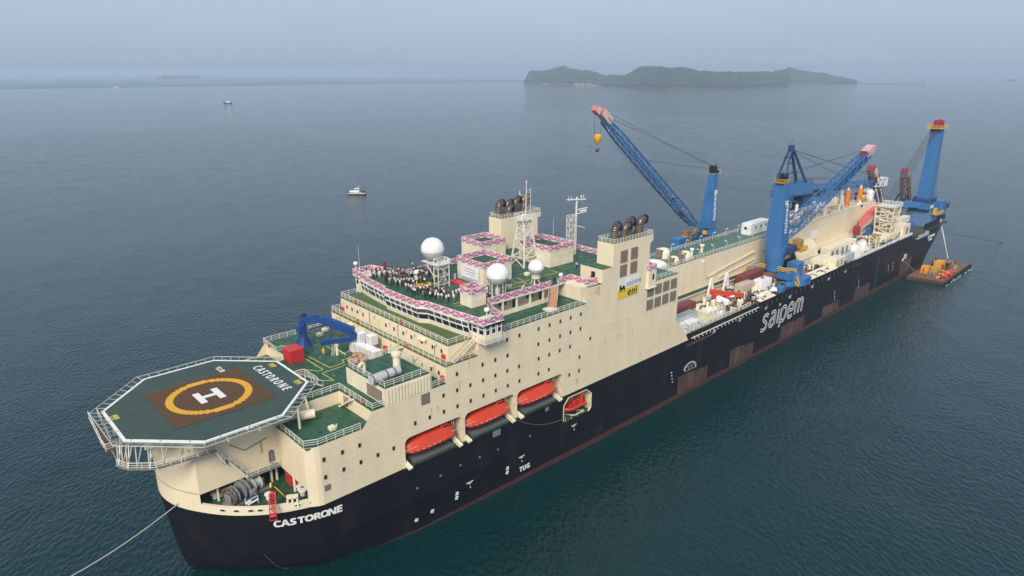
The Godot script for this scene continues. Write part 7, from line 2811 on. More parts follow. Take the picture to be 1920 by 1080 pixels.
func stern_gear() -> void:
	# heavy crane at the stern: flared pedestal, slewing platform, tall box mast, boom lowered forward
	var w := thing("stern_crane", "towering blue box-mast crane at the stern with cables slanting down to its boom", "crane", Vector3(325.0, 15.0, 13.2), 0.0)
	var b := MB.new()
	var lv := []
	for q in [[5.6, 0.0], [4.9, 3.0], [3.9, 8.0]]:
		lv.append([Vector3(q[0], q[1], q[0]), Vector3(q[0], q[1], -q[0]), Vector3(-q[0], q[1], -q[0]), Vector3(-q[0], q[1], q[0])])
	for k in 2:
		for j in 4:
			var i := (j + 1) % 4
			b.quad(lv[k][j], lv[k][i], lv[k + 1][i], lv[k + 1][j])
	part(w, "pedestal", b, paint(lin(0.07, 0.15, 0.29), 0.55))
	b = MB.new()
	b.span(-6, 5.4, 8.0, 10.4, -4.2, 4.2)
	b.lathe(Vector3(0, 7.2, 0), [[4.4, 0], [4.8, 1.2], [0, 1.2]], 20)
	b.bevel(Vector3(8.6, 7.4, 2.4), Vector3(6.4, 6.6, 6.0), 0.3)
	part(w, "slewing_platform", b, M.blue)
	b = MB.new()
	b.bar(Vector3(-4.5, 9.6, -3.0), Vector3(-14.5, 9.8, -11.8), 1.8, 2.2)
	b.bar(Vector3(-4.5, 9.6, 0.4), Vector3(-12.5, 9.8, -8.6), 1.8, 2.2)
	part(w, "boom_foot", b, M.blue)
	b = MB.new()
	for q in [[-8.0, -5.6], [-10.5, -8.2]]:
		b.bar(Vector3(q[0], 10.6, q[1]), Vector3(q[0] + 2.4, 13.6, q[1] + 0.6), 0.5)
	part(w, "boom_stop", b, M.dark)
	b = MB.new()
	var m := []
	for q in [[2.6, 2.6, 10.4, 0.0], [1.7, 2.0, 41.0, 0.4]]:
		m.append([Vector3(q[0] + q[3], q[2], q[1]), Vector3(q[0] + q[3], q[2], -q[1]), Vector3(-q[0] + q[3], q[2], -q[1]), Vector3(-q[0] + q[3], q[2], q[1])])
	for j in 4:
		var i := (j + 1) % 4
		b.quad(m[0][j], m[0][i], m[1][i], m[1][j])
	b.quad(m[1][0], m[1][1], m[1][2], m[1][3])
	part(w, "mast", b, M.blue)
	b = MB.new()
	b.span(-3.4, 3.4, 10.4, 10.6, -3.6, 3.6)
	rail(b, [Vector3(-3.4, 10.6, 3.6), Vector3(3.4, 10.6, 3.6), Vector3(3.4, 10.6, -3.6), Vector3(-3.4, 10.6, -3.6), Vector3(-3.4, 10.6, 3.6)], 1.6, 0.8, 0.14)
	part(w, "mast_collar", b, M.dark_blue)
	b = MB.new()
	b.span(-3.0, 3.0, 10.7, 11.4, 3.0, 3.3)
	b.span(-3.2, 3.6, 40.8, 41.1, -3.0, 3.0)
	rail(b, [Vector3(-3.2, 41.1, 3.0), Vector3(3.6, 41.1, 3.0), Vector3(3.6, 41.1, -3.0), Vector3(-3.2, 41.1, -3.0), Vector3(-3.2, 41.1, 3.0)], 1.2, 1.2, 0.11)
	b.span(-2.0, 5.6, 5.6, 5.8, 4.6, 6.4)
	rail(b, [Vector3(-4.5, 5.8, 6.4), Vector3(5.6, 5.8, 6.4)], 1.2, 1.0, 0.2)
	b.span(-1.4, 0.6, 5.8, 8.4, 4.4, 5.4)
	part(w, "yellow_platform", b, M.yellow)
	b = MB.new()
	for k in 4:
		b.tube(Vector3(0.2, 43.0, -1.5 + k * 0.9), Vector3(0.2, 43.0, -1.0 + k * 0.9), 1.2, 1.2, 14)
	b.bevel(Vector3(-0.8, 42.2, 0), Vector3(1.6, 1.8, 3.0), 0.2)
	part(w, "sheave", b, M.dark_red)
	b = MB.new()
	b.bevel(Vector3(0.6, 44.3, 0.2), Vector3(1.2, 0.5, 1.2), 0.15)
	b.bevel(Vector3(1.8, 42.6, 1.2), Vector3(0.9, 2.0, 0.8), 0.15)
	b.bar(Vector3(-2.2, 43.2, 0), Vector3(2.6, 44.0, 0.6), 0.2)
	part(w, "mast_cap", b, M.red)
	b = MB.new()
	for k in 5:
		b.tube(Vector3(-1.6, 41.5, -1.4 + k * 0.65), Vector3(-13.2 + 0.55 * k, 11.2, -11.2 + k * 0.75), 0.1, 0.1, 5, false)
	for k in 2:
		b.tube(Vector3(2.4, 41.5, 0.6 + k * 0.8), Vector3(6.6, 10.8, 1.0 + k * 1.2), 0.06, 0.06, 5, false)
	part(w, "rope", b, M.cable)
	b = MB.new()
	b.box(Vector3(-3.4, 9.3, 4.24), Vector3(3.8, 1.1, 0.06))
	part(w, "name_plate", b, M.white)
	# red tapered boom end with white edge stripes
	w = thing("red_boom", "salmon-red tapered boom end edged with white stripes, sloping over the aft port deck", "crane boom", Vector3(291.0, 27.6, 7.0))
	var p := Vector3.ZERO
	var q := Vector3(-27.0, -4.6, 3.0)
	b = MB.new()
	var d := (q - p).normalized()
	var s := d.cross(Vector3.UP).normalized()
	b.quad(p - s * 2.6, q - s * 0.9, q + s * 0.9, p + s * 2.6)
	b.quad(q - s * 0.9 - Vector3.UP * 1.6, p - s * 2.6 - Vector3.UP * 2.4, p + s * 2.6 - Vector3.UP * 2.4, q + s * 0.9 - Vector3.UP * 1.6)
	b.quad(p + s * 2.6 - Vector3.UP * 2.4, p - s * 2.6 - Vector3.UP * 2.4, p - s * 2.6, p + s * 2.6)
	b.quad(q - s * 0.9 - Vector3.UP * 1.6, q + s * 0.9 - Vector3.UP * 1.6, q + s * 0.9, q - s * 0.9)
	for e in [1.0, -1.0]:
		b.quad(p + s * 2.58 * e, q + s * 0.88 * e, q + s * 0.88 * e - Vector3.UP * 1.6, p + s * 2.58 * e - Vector3.UP * 2.4)
	part(w, "plating", b, M.pale_red)
	b = MB.new()
	for k in 22:
		var u := k / 22.0
		var v := (k + 0.5) / 22.0
		for e in [1.0, -1.0]:
			var a0: Vector3 = p.lerp(q, u) + s * lerpf(2.63, 0.93, u) * e
			var a1: Vector3 = p.lerp(q, v) + s * lerpf(2.63, 0.93, v) * e
			b.quad(a0 - Vector3.UP * lerpf(2.4, 1.6, u), a1 - Vector3.UP * lerpf(2.4, 1.6, v), a1, a0)
	part(w, "stripe", b, M.white)
	b = MB.new()
	b.bevel(q + Vector3(-0.6, -1.2, 0), Vector3(1.6, 3.4, 2.4), 0.3)
	b.bevel(p + Vector3(0.6, -0.6, 0), Vector3(1.4, 3.0, 5.8), 0.3)
	b.bar(q + Vector3(-0.4, 0, 0), q + Vector3(-1.0, 2.4, 0.2), 0.3)
	part(w, "end_fitting", b, M.dark_red)
	b = MB.new()
	b.bevel(Vector3(-7.0, -6.4, 3.6), Vector3(2.2, 3.6, 1.6), 0.4)
	part(w, "hook_block", b, M.yellow)
	b = MB.new()
	b.bar(Vector3(-7, -2.6, 3.2), Vector3(-7, -5.0, 3.4), 0.4)
	b.bevel(Vector3(-7.2, -9.4, 3.6), Vector3(1.4, 2.2, 1.2), 0.4)
	part(w, "hook", b, M.dark)
	# two stinger gantry legs, brown with red and white tops
	for k in 2:
		var at: Vector3 = [Vector3(314.0, 26.5, 0.0), Vector3(340.0, 24.0, 2.0)][k]
		var top: Vector3 = [Vector3(-17.5, 14.2, 0), Vector3(-9.5, 13.0, 0)][k]
		w = thing("stinger_tower", ["leaning brown lattice tower with red and white cap, left of the stern crane's cables", "leaning brown lattice tower with red and white cap, just left of the stern mast"][k], "lattice tower", at, 0.0, "brown lattice towers at the stern")
		b = MB.new()
		b.lattice(Vector3(0, -6, 0), top * 0.78, 3.4, 3.0, 3.0, 2.6, 9, 0.4, 0.24, Vector3.BACK)
		part(w, "lattice", b, M.brown)
		b = MB.new()
		b.bar(Vector3(1.7, -6, 1.6), top + Vector3(1.4, 0, 1.4), 0.34, 0.8)
		part(w, "stair_rail", b, M.ivory)
		var r1 := MB.new()
		var r2 := MB.new()
		var dd := top.normalized()
		stripes(r1, r2, top * 0.9, Vector3(top.length() * 0.2, 2.6, 3.0), 7, Basis(dd, dd.cross(Vector3.BACK) * -1.0, Vector3.BACK))
		part_mesh(w, "cap", mesh([r1, M.dark_red, r2, M.white]))
	# dark cab with white hood and slanting legs below the yellow hook
	w = thing("pipe_tensioner", "dark blue machinery bin with white frames beneath the leaning brown leg", "machinery", Vector3(300.0, 26.0, -1.0))
	b = MB.new()
	b.prism([Vector2(-6, -3), Vector2(4, -3), Vector2(6, 3), Vector2(-6, 3)], -2.0, 4.6)
	part(w, "bin", b, paint(lin(0.02, 0.025, 0.07), 0.5))
	b = MB.new()
	b.bar(Vector3(6, -2, 3.4), Vector3(-1, 6, 3.2), 0.5)
	b.bevel(Vector3(-6.0, 4.4, 3.0), Vector3(3.4, 4.6, 2.6), 0.8)
	b.bevel(Vector3(1.0, 5.2, -0.4), Vector3(6.0, 1.6, 2.6), 0.6)
	part(w, "frame", b, M.white)
	# structure that overhangs the stern corner
	w = thing("stern_platform", "blue lattice platform overhanging the stern corner with red machinery", "platform", Vector3(341.5, 19.0, 12.0))
	b = MB.new()
	b.lattice(Vector3(-4, 0, 1), Vector3(9.5, 2.0, 3.0), 4.4, 2.2, 2.2, 1.4, 6, 0.3, 0.2, Vector3.BACK)
	b.span(-4, 6, -0.2, 0, -2, 4)
	rail(b, [Vector3(-4, 0, 4), Vector3(6, 0, 4), Vector3(10, 2.4, 4)], 1.4, 1.2, 0.2)
	part(w, "lattice", b, M.dark_blue)
	b = MB.new()
	for k in 3:
		b.ball(Vector3(-0.6 + k * 1.1, 2.2 + 0.3 * (k % 2), 2.0), Vector3(0.8, 1.0, 0.8), 10, 6)
	b.bar(Vector3(0, 1.0, 2), Vector3(0, -1.4, 2.6), 0.8)
	part(w, "machinery", b, M.red)
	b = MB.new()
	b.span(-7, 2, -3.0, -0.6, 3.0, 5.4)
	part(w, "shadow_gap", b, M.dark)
	b = MB.new()
	rail(b, [Vector3(331.0, 15.2, 18.4), Vector3(338, 15.2, 17.6), Vector3(343, 15.2, 16.4)], 1.2, 0.8, 0.3)
	part(S, "railing", b, M.white)
	b = MB.new()
	b.span(344, 346.4, 15.0, 17.0, 12.6, 14.8)
	part(S, "stern_roller", b, M.ivory)
	b = MB.new()
	b.span(300, 312.4, 14.2, 14.4, 18.6, 20.6)
	rail(b, [Vector3(300.2, 14.4, 20.5), Vector3(312.4, 14.4, 20.5), Vector3(312.4, 14.4, 19.4)], 1.2, 1.0, 0.2)
	b.bar(Vector3(300, 14.9, 20.6), Vector3(312.6, 14.9, 20.6), 0.16, 0.7)
	part(S, "stern_gallery", b, M.light_grey)
	clutter("deck_gear", "ropes and machinery on the stern deck beneath the crane platform", 326, 343, 6, 16, 15.0, 40, [M.dark, M.ivory, M.grey, M.dark_blue], 1.2)


func vessel(w: Node3D, l: float, beam: float, depth: float, hull_m: Material, deck_m: Material, flare := 0.85) -> void:
	var b := MB.new()
	var d := MB.new()
	var st := []
	for k in 13:
		var u := k / 12.0
		var f := minf(1.0, pow(u * 2.6, 0.6)) if u < 0.5 else 1.0 - 0.12 * pow((u - 0.5) * 2.0, 2.0)
		st.append([-l / 2 + l * u, beam / 2 * f, depth * (1.0 + 0.35 * pow(1.0 - u, 3.0))])
	for s in [1.0, -1.0]:
		for k in 12:
			var a: Array = st[k]
			var c: Array = st[k + 1]
			var p := Vector3(a[0] + (l * 0.04 if k == 0 else 0.0), -0.6, a[1] * flare * s)
			var q := Vector3(c[0], -0.6, c[1] * flare * s)
			var r := Vector3(c[0], c[2], c[1] * s)
			var t := Vector3(a[0], a[2], a[1] * s)
			if s > 0:
				b.quad(p, q, r, t)
			else:
				b.quad(q, p, t, r)
	for k in 12:
		var a: Array = st[k]
		var c: Array = st[k + 1]
		d.quad(Vector3(a[0], a[2] * 0.9, a[1]), Vector3(c[0], c[2] * 0.9, c[1]), Vector3(c[0], c[2] * 0.9, -c[1]), Vector3(a[0], a[2] * 0.9, -a[1]))
	var e: Array = st[12]
	b.quad(Vector3(e[0], -0.6, e[1] * flare), Vector3(e[0], -0.6, -e[1] * flare), Vector3(e[0], e[2], -e[1]), Vector3(e[0], e[2], e[1]))
	part(w, "hull", b, hull_m)
	part(w, "deck", d, deck_m)


func far_ships() -> void:
	# patrol boat
	var w := thing("patrol_boat", "small white patrol boat lying alone on the open water left of the ship", "boat", Vector3(234, 0, -299.5), -0.72)
	vessel(w, 12.6, 3.6, 1.25, M.dark, M.light_grey)
	var b := MB.new()
	b.span(-5.6, 6.2, 0.5, 0.95, 1.62, 1.86)
	b.span(-3.0, 6.2, 0.5, 0.95, -1.86, -1.62)
	part(w, "rubbing_band", b, M.white)
	b = MB.new()
	b.bevel(Vector3(-2.6, 1.8, 0), Vector3(3.4, 1.1, 2.5), 0.3)
	b.bevel(Vector3(0.6, 2.1, 0), Vector3(3.4, 1.7, 2.6), 0.3)
	b.bevel(Vector3(0.6, 3.75, 0), Vector3(3.4, 0.35, 2.6), 0.15)
	for x in [-0.9, 2.0]:
		for z in [-1.1, 1.1]:
			b.bar(Vector3(x, 2.9, z), Vector3(x, 3.7, z), 0.14)
	part(w, "cabin", b, M.white)
	b = MB.new()
	b.span(-1.05, 2.1, 2.95, 3.55, -1.15, 1.15)
	part(w, "window", b, M.glass)
	b = MB.new()
	b.bar(Vector3(1.4, 3.9, 0), Vector3(1.7, 5.4, 0), 0.14)
	b.bar(Vector3(0.8, 4.9, 0), Vector3(2.4, 4.9, 0), 0.1)
	part(w, "mast", b, M.white)
	b = MB.new()
	b.bevel(Vector3(4.8, 1.7, 0), Vector3(1.6, 1.2, 1.6), 0.3)
	b.bar(Vector3(3.0, 1.9, 1.5), Vector3(6.0, 1.9, 1.5), 0.12)
	part(w, "stern_gear", b, M.dark)
	# two launches farther out
	w = thing("launch", "tiny white launch far off on the left, nearer of the two", "boat", Vector3(712, 0, -1743), -0.5)
	vessel(w, 22, 5.5, 2.2, M.dark, M.light_grey)
	b = MB.new()
	b.bevel(Vector3(1, 3.4, 0), Vector3(10, 2.8, 4.0), 0.5)
	b.bevel(Vector3(2, 5.2, 0), Vector3(4, 1.6, 3.0), 0.4)
	part(w, "cabin", b, M.white)
	w = thing("launch", "faint launch near the horizon at the far left below the tanker", "boat", Vector3(1000, 0, -3944), -0.5)
	vessel(w, 30, 7.0, 3.0, M.light_grey, M.light_grey)
	b = MB.new()
	b.bevel(Vector3(1, 4.8, 0), Vector3(14, 4.0, 5.0), 0.5)
	part(w, "cabin", b, M.white)
	# tanker on the horizon, left; two freighters right
	w = thing("tanker", "hazy grey tanker with pale bridge house on the horizon at left", "ship", Vector3(2950, 0, -8930), 0.0)
	w.rotation.y = atan2(-1.0, 2.3) * -1.0 + PI
	vessel(w, 640, 86, 32, paint(lin(0.06, 0.05, 0.09), 0.7), M.maroon)
	b = MB.new()
	b.bevel(Vector3(262, 58, 0), Vector3(48, 60, 60), 4)
	part(w, "bridge_house", b, M.ivory)
	b = MB.new()
	b.bevel(Vector3(292, 56, 0), Vector3(26, 50, 26), 3)
	b.bar(Vector3(-70, 30, 0), Vector3(-70, 64, 0), 6)
	b.bar(Vector3(40, 30, 0), Vector3(40, 46, 0), 10)
	b.bar(Vector3(-200, 36, 0), Vector3(240, 38, 0), 8)
	part(w, "deck_fittings", b, M.light_grey)
	for q in [[Vector3(8230, 0, -1650), 150.0, 0.9, "small hazy freighter with pale deckhouse right of the island"], [Vector3(9620, 0, -900), 460.0, 0.9, "long faint freighter on the horizon near the right edge"], [Vector3(6650, 0, -130), 190.0, 0.75, "dark low barge half out of frame at the right edge"], [Vector3(2950, 0, -1250), 30.0, 0.9, "tiny workboat close off the island's southern tip"]]:
		w = thing("freighter", q[3], "ship", q[0], q[2], "")
		var l: float = q[1]
		vessel(w, l, l * 0.15, l * 0.06, paint(lin(0.06, 0.065, 0.09), 0.7), M.maroon)
		b = MB.new()
		b.bevel(Vector3(l * 0.36, l * 0.1, 0), Vector3(l * 0.1, l * 0.12, l * 0.11), l * 0.008)
		part(w, "bridge_house", b, M.ivory)
		b = MB.new()
		for k in 3:
			b.bar(Vector3(-l * 0.3 + l * 0.2 * k, l * 0.06, 0), Vector3(-l * 0.3 + l * 0.2 * k, l * 0.11, 0), l * 0.012)
		part(w, "deck_crane", b, M.light_grey)


func barge() -> void:
	var w := thing("work_barge", "rusty work barge moored beside the stern", "barge", Vector3(307.5, 0, 27.2), 0.0)
	var b := MB.new()
	b.prism([Vector2(-17.5, -5.5), Vector2(-16.0, 7.3), Vector2(20.2, 6.4), Vector2(19, -6.2)], -1.0, 1.25)
	part(w, "hull", b, paint(lin(0.055, 0.035, 0.028), 0.8))
	b = MB.new()
	b.prism([Vector2(-17.3, -5.3), Vector2(-15.8, 7.1), Vector2(20.0, 6.2), Vector2(18.8, -6.0)], 1.25, 1.32)
	part(w, "deck", b, M.brown)
	for k in 9:
		b = MB.new()
		var u := k / 8.0
		b.tube(Vector3(lerpf(-15.8, 20.2, u), -0.1, lerpf(7.4, 6.5, u) + 0.3), Vector3(lerpf(-15.8, 20.2, u), 1.3, lerpf(7.4, 6.5, u) + 0.3), 0.5, 0.5, 10)
		part(w, "tyre_fender", b, M.dark)
	var y := 1.32
	box_thing("generator", "bright orange-yellow generator box in the middle of the barge", "generator", Vector3(310.5, y, 27.0), Vector3(4.6, 3.4, 3.0), paint(lin(0.72, 0.28, 0.02), 0.5))
	box_thing("generator", "yellow-orange cabinet on the barge's end nearest the ship's side", "generator", Vector3(300.0, y, 25.0), Vector3(2.8, 3.0, 2.4), paint(lin(0.7, 0.3, 0.03), 0.5))
	box_thing("generator", "olive-yellow cabinet between the two orange boxes on the barge", "generator", Vector3(304.5, y, 27.2), Vector3(3.0, 2.2, 2.4), paint(lin(0.45, 0.3, 0.03), 0.5))
	for k in 12:
		b = MB.new()
		b.tube(Vector3(-1.2, 0.4, 0), Vector3(1.2, 0.4, 0.3), 0.42, 0.42, 10)
		b.ball(Vector3(1.3, 0.4, 0.3), Vector3.ONE * 0.42, 8, 5)
		solo("orange_buoy", mesh([b, M.orange if k % 3 else paint(lin(0.7, 0.32, 0.02), 0.5)]), "orange buoy lying on the barge's near edge, %s of the pile" % ["first on the left", "second from the left", "third from the left", "lower left", "in the left half", "left of the middle", "in the middle", "right of the middle", "in the right half", "lower right", "second from the right", "last on the right"][k], "buoy", Vector3(295.5 + k * 0.95, y + (0.6 if k % 2 else 0.0), 31.0 + 0.9 * (k % 3)), 0.5 * k, "orange buoys on the barge")
	clutter("barge_gear", "coils, timber and hoses strewn over the barge deck", 294, 324, 23, 32, y, 70, [M.brown, M.grey, M.dark, M.tan], 0.8)
	b = MB.new()
	b.tube(Vector3(345.0, 14.5, 15.8), Vector3(331, 1.6, 24.5), 0.12, 0.12, 5, false)
	b.tube(Vector3(338.0, 14.5, 17.6), Vector3(330, 1.6, 25), 0.1, 0.1, 5, false)
	solo("mooring_line", mesh([b, M.rail]), "two pale lines dropping from the stern rail to the barge", "rope")
	b = MB.new()
	b.tube(Vector3(291.0, 6.8, 19.7), Vector3(297.0, 1.6, 22.8), 0.09, 0.09, 5, false)
	solo("mooring_line", mesh([b, M.tan]), "thin tan line from the ship's black side to the barge's near corner", "rope")
	b = MB.new()
	b.tube(Vector3(347, 9, 10), Vector3(395, -1, 34), 0.06, 0.15, 5, false)
	solo("anchor_wire", mesh([b, M.cable]), "faint anchor wire running from the stern off to the right", "wire")
	b = MB.new()
	b.bevel(Vector3(291.2, 8.6, 19.55), Vector3(2.4, 2.0, 0.3), 0.4)
	b.bevel(Vector3(289.2, 7.6, 19.6), Vector3(1.4, 1.2, 0.4), 0.3)
	part(S, "chafe_plate", b, M.light_grey)
	b = MB.new()
	b.span(262.2, 262.9, 1.4, 14.6, 19.5, 19.54)
	part(S, "paint_stripe", b, M.dark_blue)
	b = MB.new()
	b.span(138.0, 150, 13.2, 13.9, 19.5, 19.54)
	b.span(238.0, 246, 14.3, 14.6, 19.5, 19.54)
	part(S, "paint_patch", b, M.rust)


func body_mesh(bones: Array, cell: float) -> Array:  # bones: [from, to, r0, r1, kind]; one skin split by kind: surfaces of skin, hair, top, legs
	var lo := Vector3.ONE * 1e9
	var hi := -lo
	for b in bones:
		for p in [b[0], b[1]]:
			lo = lo.min(p - Vector3.ONE * 0.24)
			hi = hi.max(p + Vector3.ONE * 0.24)
	var nx := int((hi.x - lo.x) / cell) + 2
	var ny := int((hi.y - lo.y) / cell) + 2
	var nz := int((hi.z - lo.z) / cell) + 2
	var val := PackedFloat32Array()
	val.resize(nx * ny * nz)
	var kind := PackedInt32Array()
	kind.resize(nx * ny * nz)
	for z in nz:
		for y in ny:
			for x in nx:
				var p := lo + Vector3(x, y, z) * cell
				var d := 1e9
				var near := 1e9
				var kd := 0
				for b in bones:
					var ab: Vector3 = b[1] - b[0]
					var t := clampf((p - b[0]).dot(ab) / maxf(ab.length_squared(), 1e-6), 0.0, 1.0)
					var q: float = p.distance_to(b[0] + ab * t) - lerpf(b[2], b[3], t)
					if q < near:
						near = q
						kd = b[4]
					var h := clampf(0.5 + 0.5 * (d - q) / 0.035, 0.0, 1.0)
					d = lerpf(d, q, h) - 0.035 * h * (1.0 - h)
				val[(z * ny + y) * nx + x] = d
				kind[(z * ny + y) * nx + x] = kd
	var at := {}
	var id := func(x: int, y: int, z: int) -> int: return (z * ny + y) * nx + x
	for z in nz - 1:
		for y in ny - 1:
			for x in nx - 1:
				var c: int = id.call(x, y, z)
				var acc := Vector3.ZERO
				var cnt := 0
				var cs := [0, 1, nx, nx + 1, nx * ny, nx * ny + 1, nx * ny + nx, nx * ny + nx + 1]
				for e in [[0, 1], [2, 3], [4, 5], [6, 7], [0, 2], [1, 3], [4, 6], [5, 7], [0, 4], [1, 5], [2, 6], [3, 7]]:
					var a: float = val[c + cs[e[0]]]
					var b: float = val[c + cs[e[1]]]
					if (a < 0.0) != (b < 0.0):
						var t := a / (a - b)
						var pa := Vector3(e[0] & 1, (e[0] >> 1) & 1, e[0] >> 2)
						var pb := Vector3(e[1] & 1, (e[1] >> 1) & 1, e[1] >> 2)
						acc += pa.lerp(pb, t)
						cnt += 1
				if cnt:
					at[c] = lo + (Vector3(x, y, z) + acc / cnt) * cell
	var out := [MB.new(), MB.new(), MB.new(), MB.new()]
	for c in at:
		for ax in 3:
			var st: int = [1, nx, nx * ny][ax]
			var u: int = [nx, nx * ny, 1][ax]
			var v: int = [nx * ny, 1, nx][ax]
			if c + st >= val.size():
				continue
			if (val[c] < 0.0) == (val[c + st] < 0.0):
				continue
			if not (at.has(c - u) and at.has(c - v) and at.has(c - u - v)):
				continue
			var mb: MB = out[kind[c] if val[c] < 0.0 else kind[c + st]]
			if val[c] < 0.0:
				mb.quad(at[c - u - v], at[c - v], at[c], at[c - u])
			else:
				mb.quad(at[c - u], at[c], at[c - v], at[c - u - v])
	return out


func person_bones(k: int) -> Array:
	var r := RandomNumberGenerator.new()
	r.seed = 90 + k
	var b := []
	var hip := Vector3(0, 0.92, 0)
	var neck := Vector3(0.02, 1.46, 0)
	b.append([Vector3(0, 1.02, 0), Vector3(0.01, 1.3, 0), 0.155, 0.17, 2])
	b.append([Vector3(0, 1.33, -0.14), Vector3(0, 1.33, 0.14), 0.085, 0.085, 2])
	b.append([Vector3(0, 0.96, -0.06), Vector3(0, 0.96, 0.06), 0.14, 0.14, 3])
	b.append([neck - Vector3(0, 0.03, 0), Vector3(0.02, 1.56, 0), 0.06, 0.06, 0])
	b.append([Vector3(0.03, 1.6, 0), Vector3(0.04, 1.66, 0), 0.09, 0.095, 0])
	b.append([Vector3(0.125, 1.62, 0), Vector3(0.135, 1.6, 0), 0.02, 0.022, 0])
	b.append([Vector3(-0.02, 1.69, 0), Vector3(0.04, 1.72, 0), 0.1, 0.085, 1])
	for s in [-1.0, 1.0]:
		var step: float = r.randf_range(-0.08, 0.1) * s
		b.append([Vector3(0, 0.9, 0.09 * s), Vector3(step * 0.6, 0.5, 0.1 * s), 0.095, 0.068, 3])
		b.append([Vector3(step * 0.6, 0.5, 0.1 * s), Vector3(step, 0.1, 0.11 * s), 0.066, 0.05, 3])
		b.append([Vector3(step, 0.05, 0.11 * s), Vector3(step + 0.16, 0.04, 0.125 * s), 0.05, 0.042, 1])
		var el := Vector3(r.randf_range(-0.08, 0.1), 1.1, 0.25 * s)
		var ha := Vector3(r.randf_range(0.02, 0.3), r.randf_range(0.85, 1.25), r.randf_range(0.1, 0.26) * s)
		ha = el + (ha - el).normalized() * 0.26
		b.append([Vector3(0, 1.36, 0.19 * s), el, 0.062, 0.05, 2])
		b.append([el, ha, 0.045, 0.036, 2 if k % 2 else 0])
		b.append([ha, ha + (ha - el).normalized() * 0.09, 0.04, 0.03, 0])
	return b


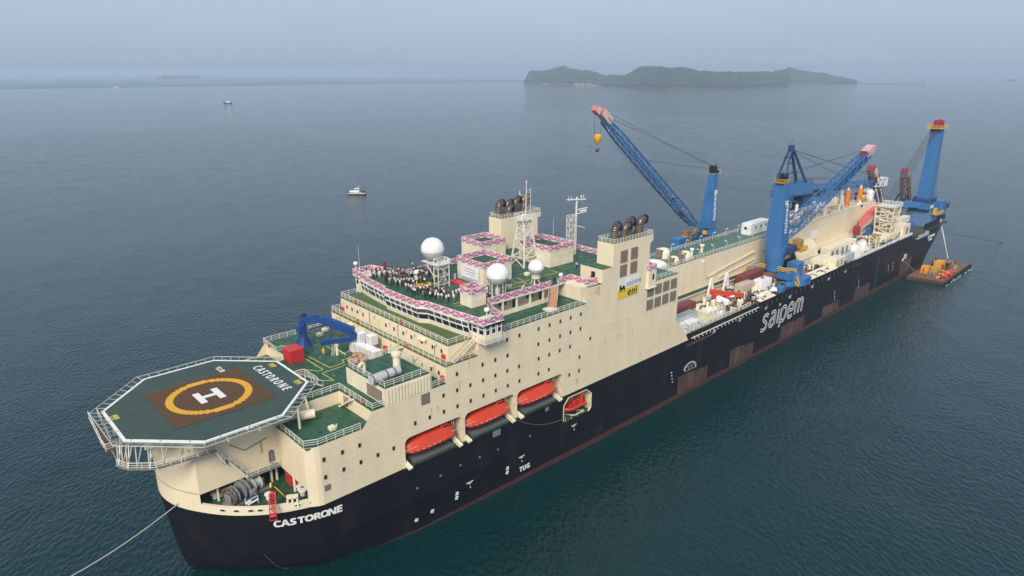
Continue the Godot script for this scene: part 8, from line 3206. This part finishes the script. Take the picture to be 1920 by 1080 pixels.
func people() -> void:
	var kinds := []
	for k in 6:
		var s := body_mesh(person_bones(k), 0.045)
		kinds.append(mesh([s[0], M.dark, s[1], M.dark, s[2], M.white, s[3], M.dark]))
	var skin := [paint(lin(0.42, 0.26, 0.18), 0.6), paint(lin(0.24, 0.13, 0.085), 0.6), paint(lin(0.5, 0.33, 0.24), 0.6)]
	var hair := paint(lin(0.012, 0.01, 0.009), 0.6)
	var tops := [["white shirt", paint(lin(0.6, 0.61, 0.64), 0.8)], ["navy jacket", paint(lin(0.012, 0.015, 0.035), 0.8)], ["black suit", paint(lin(0.01, 0.01, 0.012), 0.8)], ["pale blue shirt", paint(lin(0.35, 0.45, 0.6), 0.8)], ["grey shirt", paint(lin(0.25, 0.26, 0.28), 0.8)], ["dark red top", paint(lin(0.22, 0.02, 0.04), 0.8)], ["beige shirt", paint(lin(0.5, 0.43, 0.32), 0.8)]]
	var legs := [["dark trousers", paint(lin(0.012, 0.013, 0.02), 0.8)], ["white trousers", paint(lin(0.7, 0.7, 0.7), 0.8)], ["grey trousers", paint(lin(0.14, 0.14, 0.15), 0.8)], ["khaki trousers", paint(lin(0.3, 0.24, 0.15), 0.8)]]
	# clusters: x, z, spread x, spread z, how many, chance of white shirts, where
	var groups := [[79.0, -12.6, 2.7, 3.8, 78, 0.2, "in the dense crowd"], [74.2, -9.6, 1.6, 2.6, 34, 0.25, "behind the bridge front's middle bunting"], [72.8, -16.0, 1.2, 3.0, 11, 0.3, "near the red-topped post"], [80.6, -18.0, 2.2, 1.0, 13, 0.15, "against the starboard bunting"], [76.6, -6.2, 1.2, 1.4, 7, 0.4, "on the yellow circles"], [72.6, -2.6, 0.9, 1.8, 9, 0.85, "leaning at the bridge front bunting"], [74.2, 2.4, 1.5, 2.0, 24, 0.2, "beside the scaffold foot"], [76.8, 5.4, 1.2, 1.2, 6, 0.2, "left of the stair house"], [79.4, -3.4, 1.4, 1.0, 6, 0.5, "under the radome platform"], [80.4, 11.0, 0.7, 0.9, 3, 0.0, "in the lee of the stair house"], [88.2, 12.6, 1.4, 0.4, 2, 1.0, "behind the large radome's bunting"], [74.4, 7.0, 0.8, 0.8, 3, 0.7, "in front of the stair house"], [115.5, -8.0, 1.6, 2.0, 5, 0.1, "at the aft rail"]]
	var placed := []
	var seen_labels := {}
	for g in groups:
		var tries := 0
		var n := 0
		while n < g[4] and tries < 600:
			tries += 1
			var p := Vector2(g[0] + rng.randfn() * g[2] * 0.6, g[1] + rng.randfn() * g[3] * 0.6)
			var ok := p.x > 71.0 or absf(p.y) < 5.0
			if g[0] < 100.0 and (p.x < 69.6 or absf(p.y) > 20.6 or (p.x > 78 and absf(p.y) > 13.0 and g[0] < 80.0) or (p.x > 76.4 and absf(p.y) > 16.2)):
				ok = false
			if Rect2(74.9, 9.2, 4.2, 4.1).has_point(p) or Rect2(85.2, -4.6, 8.5, 9.2).has_point(p) or Rect2(81.9, -4.0, 3.4, 7.0).has_point(p) or Rect2(96.8, -18, 8.5, 8.5).has_point(p):
				ok = false
			for q in placed:
				if p.distance_squared_to(q) < 0.3:
					ok = false
					break
			if not ok:
				continue
			n += 1
			placed.append(p)
			one_person(kinds, skin, hair, tops, legs, Vector3(p.x, TOPY, p.y), g[5], g[6], seen_labels)
	for q in [[Vector3(108.8, TOPY, 8.5), 3, 0, "alone before the port funnel"], [Vector3(97.0, TOPY, 13.0), 2, 0, "at the head of the sloping ramp"], [Vector3(83.6, TOPY + 0.24, -2.6), 0, 1, "on the red stage beside the screen"], [Vector3(103.9, TOPY, 16.9), 5, 3, "in the port funnel doorway"], [Vector3(83.0, TOPY, 8.2), 0, 1, "among the large radome's stilts"], [Vector3(104.9, 15.4, 3.0), 1, 0, "unused"]]:
		if q[3] == "unused":
			continue
		one_person(kinds, skin, hair, tops, legs, q[0], -1.0, q[3], seen_labels, q[1], q[2])
	# people dressed alike in one spot are told apart by their order from the left of the picture
	var nth := ["first", "second", "third", "fourth", "fifth", "sixth", "seventh", "eighth", "ninth", "tenth", "eleventh", "twelfth", "thirteenth", "fourteenth", "fifteenth", "sixteenth", "seventeenth", "eighteenth", "nineteenth", "twentieth"]
	for t in seen_labels:
		var same: Array = seen_labels[t]
		if same.size() < 2:
			continue
		var right := Vector3(0.73142, 0.0, 0.68192)
		same.sort_custom(func(a, b): return a.position.dot(right) < b.position.dot(right))
		for k in same.size():
			same[k].set_meta("label", t + (", %s from left" % nth[mini(k, 19)]))


func one_person(kinds: Array, skin: Array, hair: Material, tops: Array, legs: Array, at: Vector3, white: float, where: String, seen_labels: Dictionary, top := -1, leg := -1) -> void:
	var t := top
	if t < 0:
		t = 0 if rng.randf() < white else [1, 1, 1, 2, 2, 2, 3, 4, 5, 6][rng.randi_range(0, 9)]
	var l := leg
	if l < 0:
		l = [0, 0, 0, 0, 2, 3, 1 if t == 0 else 0][rng.randi_range(0, 6)]
	var o := MeshInstance3D.new()
	o.mesh = kinds[rng.randi_range(0, 5)]
	hang(self, o, "person")
	var s := rng.randf_range(0.94, 1.06)
	# the guests on the roof look aft to the stage
	var turn := rng.randfn() * 0.7
	o.transform = Transform3D(Basis(Vector3.UP, turn).scaled(Vector3(s, s, s)), at)
	var mats := [skin[rng.randi_range(0, 2)], hair, tops[t][1], legs[l][1]]
	for k in o.mesh.get_surface_count():
		o.set_surface_override_material(k, mats[k])
	var text := "person in %s, %s %s" % [tops[t][0], legs[l][0], where]
	tag(o, text, "person", "guests on the bridge roof")
	if not seen_labels.has(text):
		seen_labels[text] = []
	seen_labels[text].append(o)
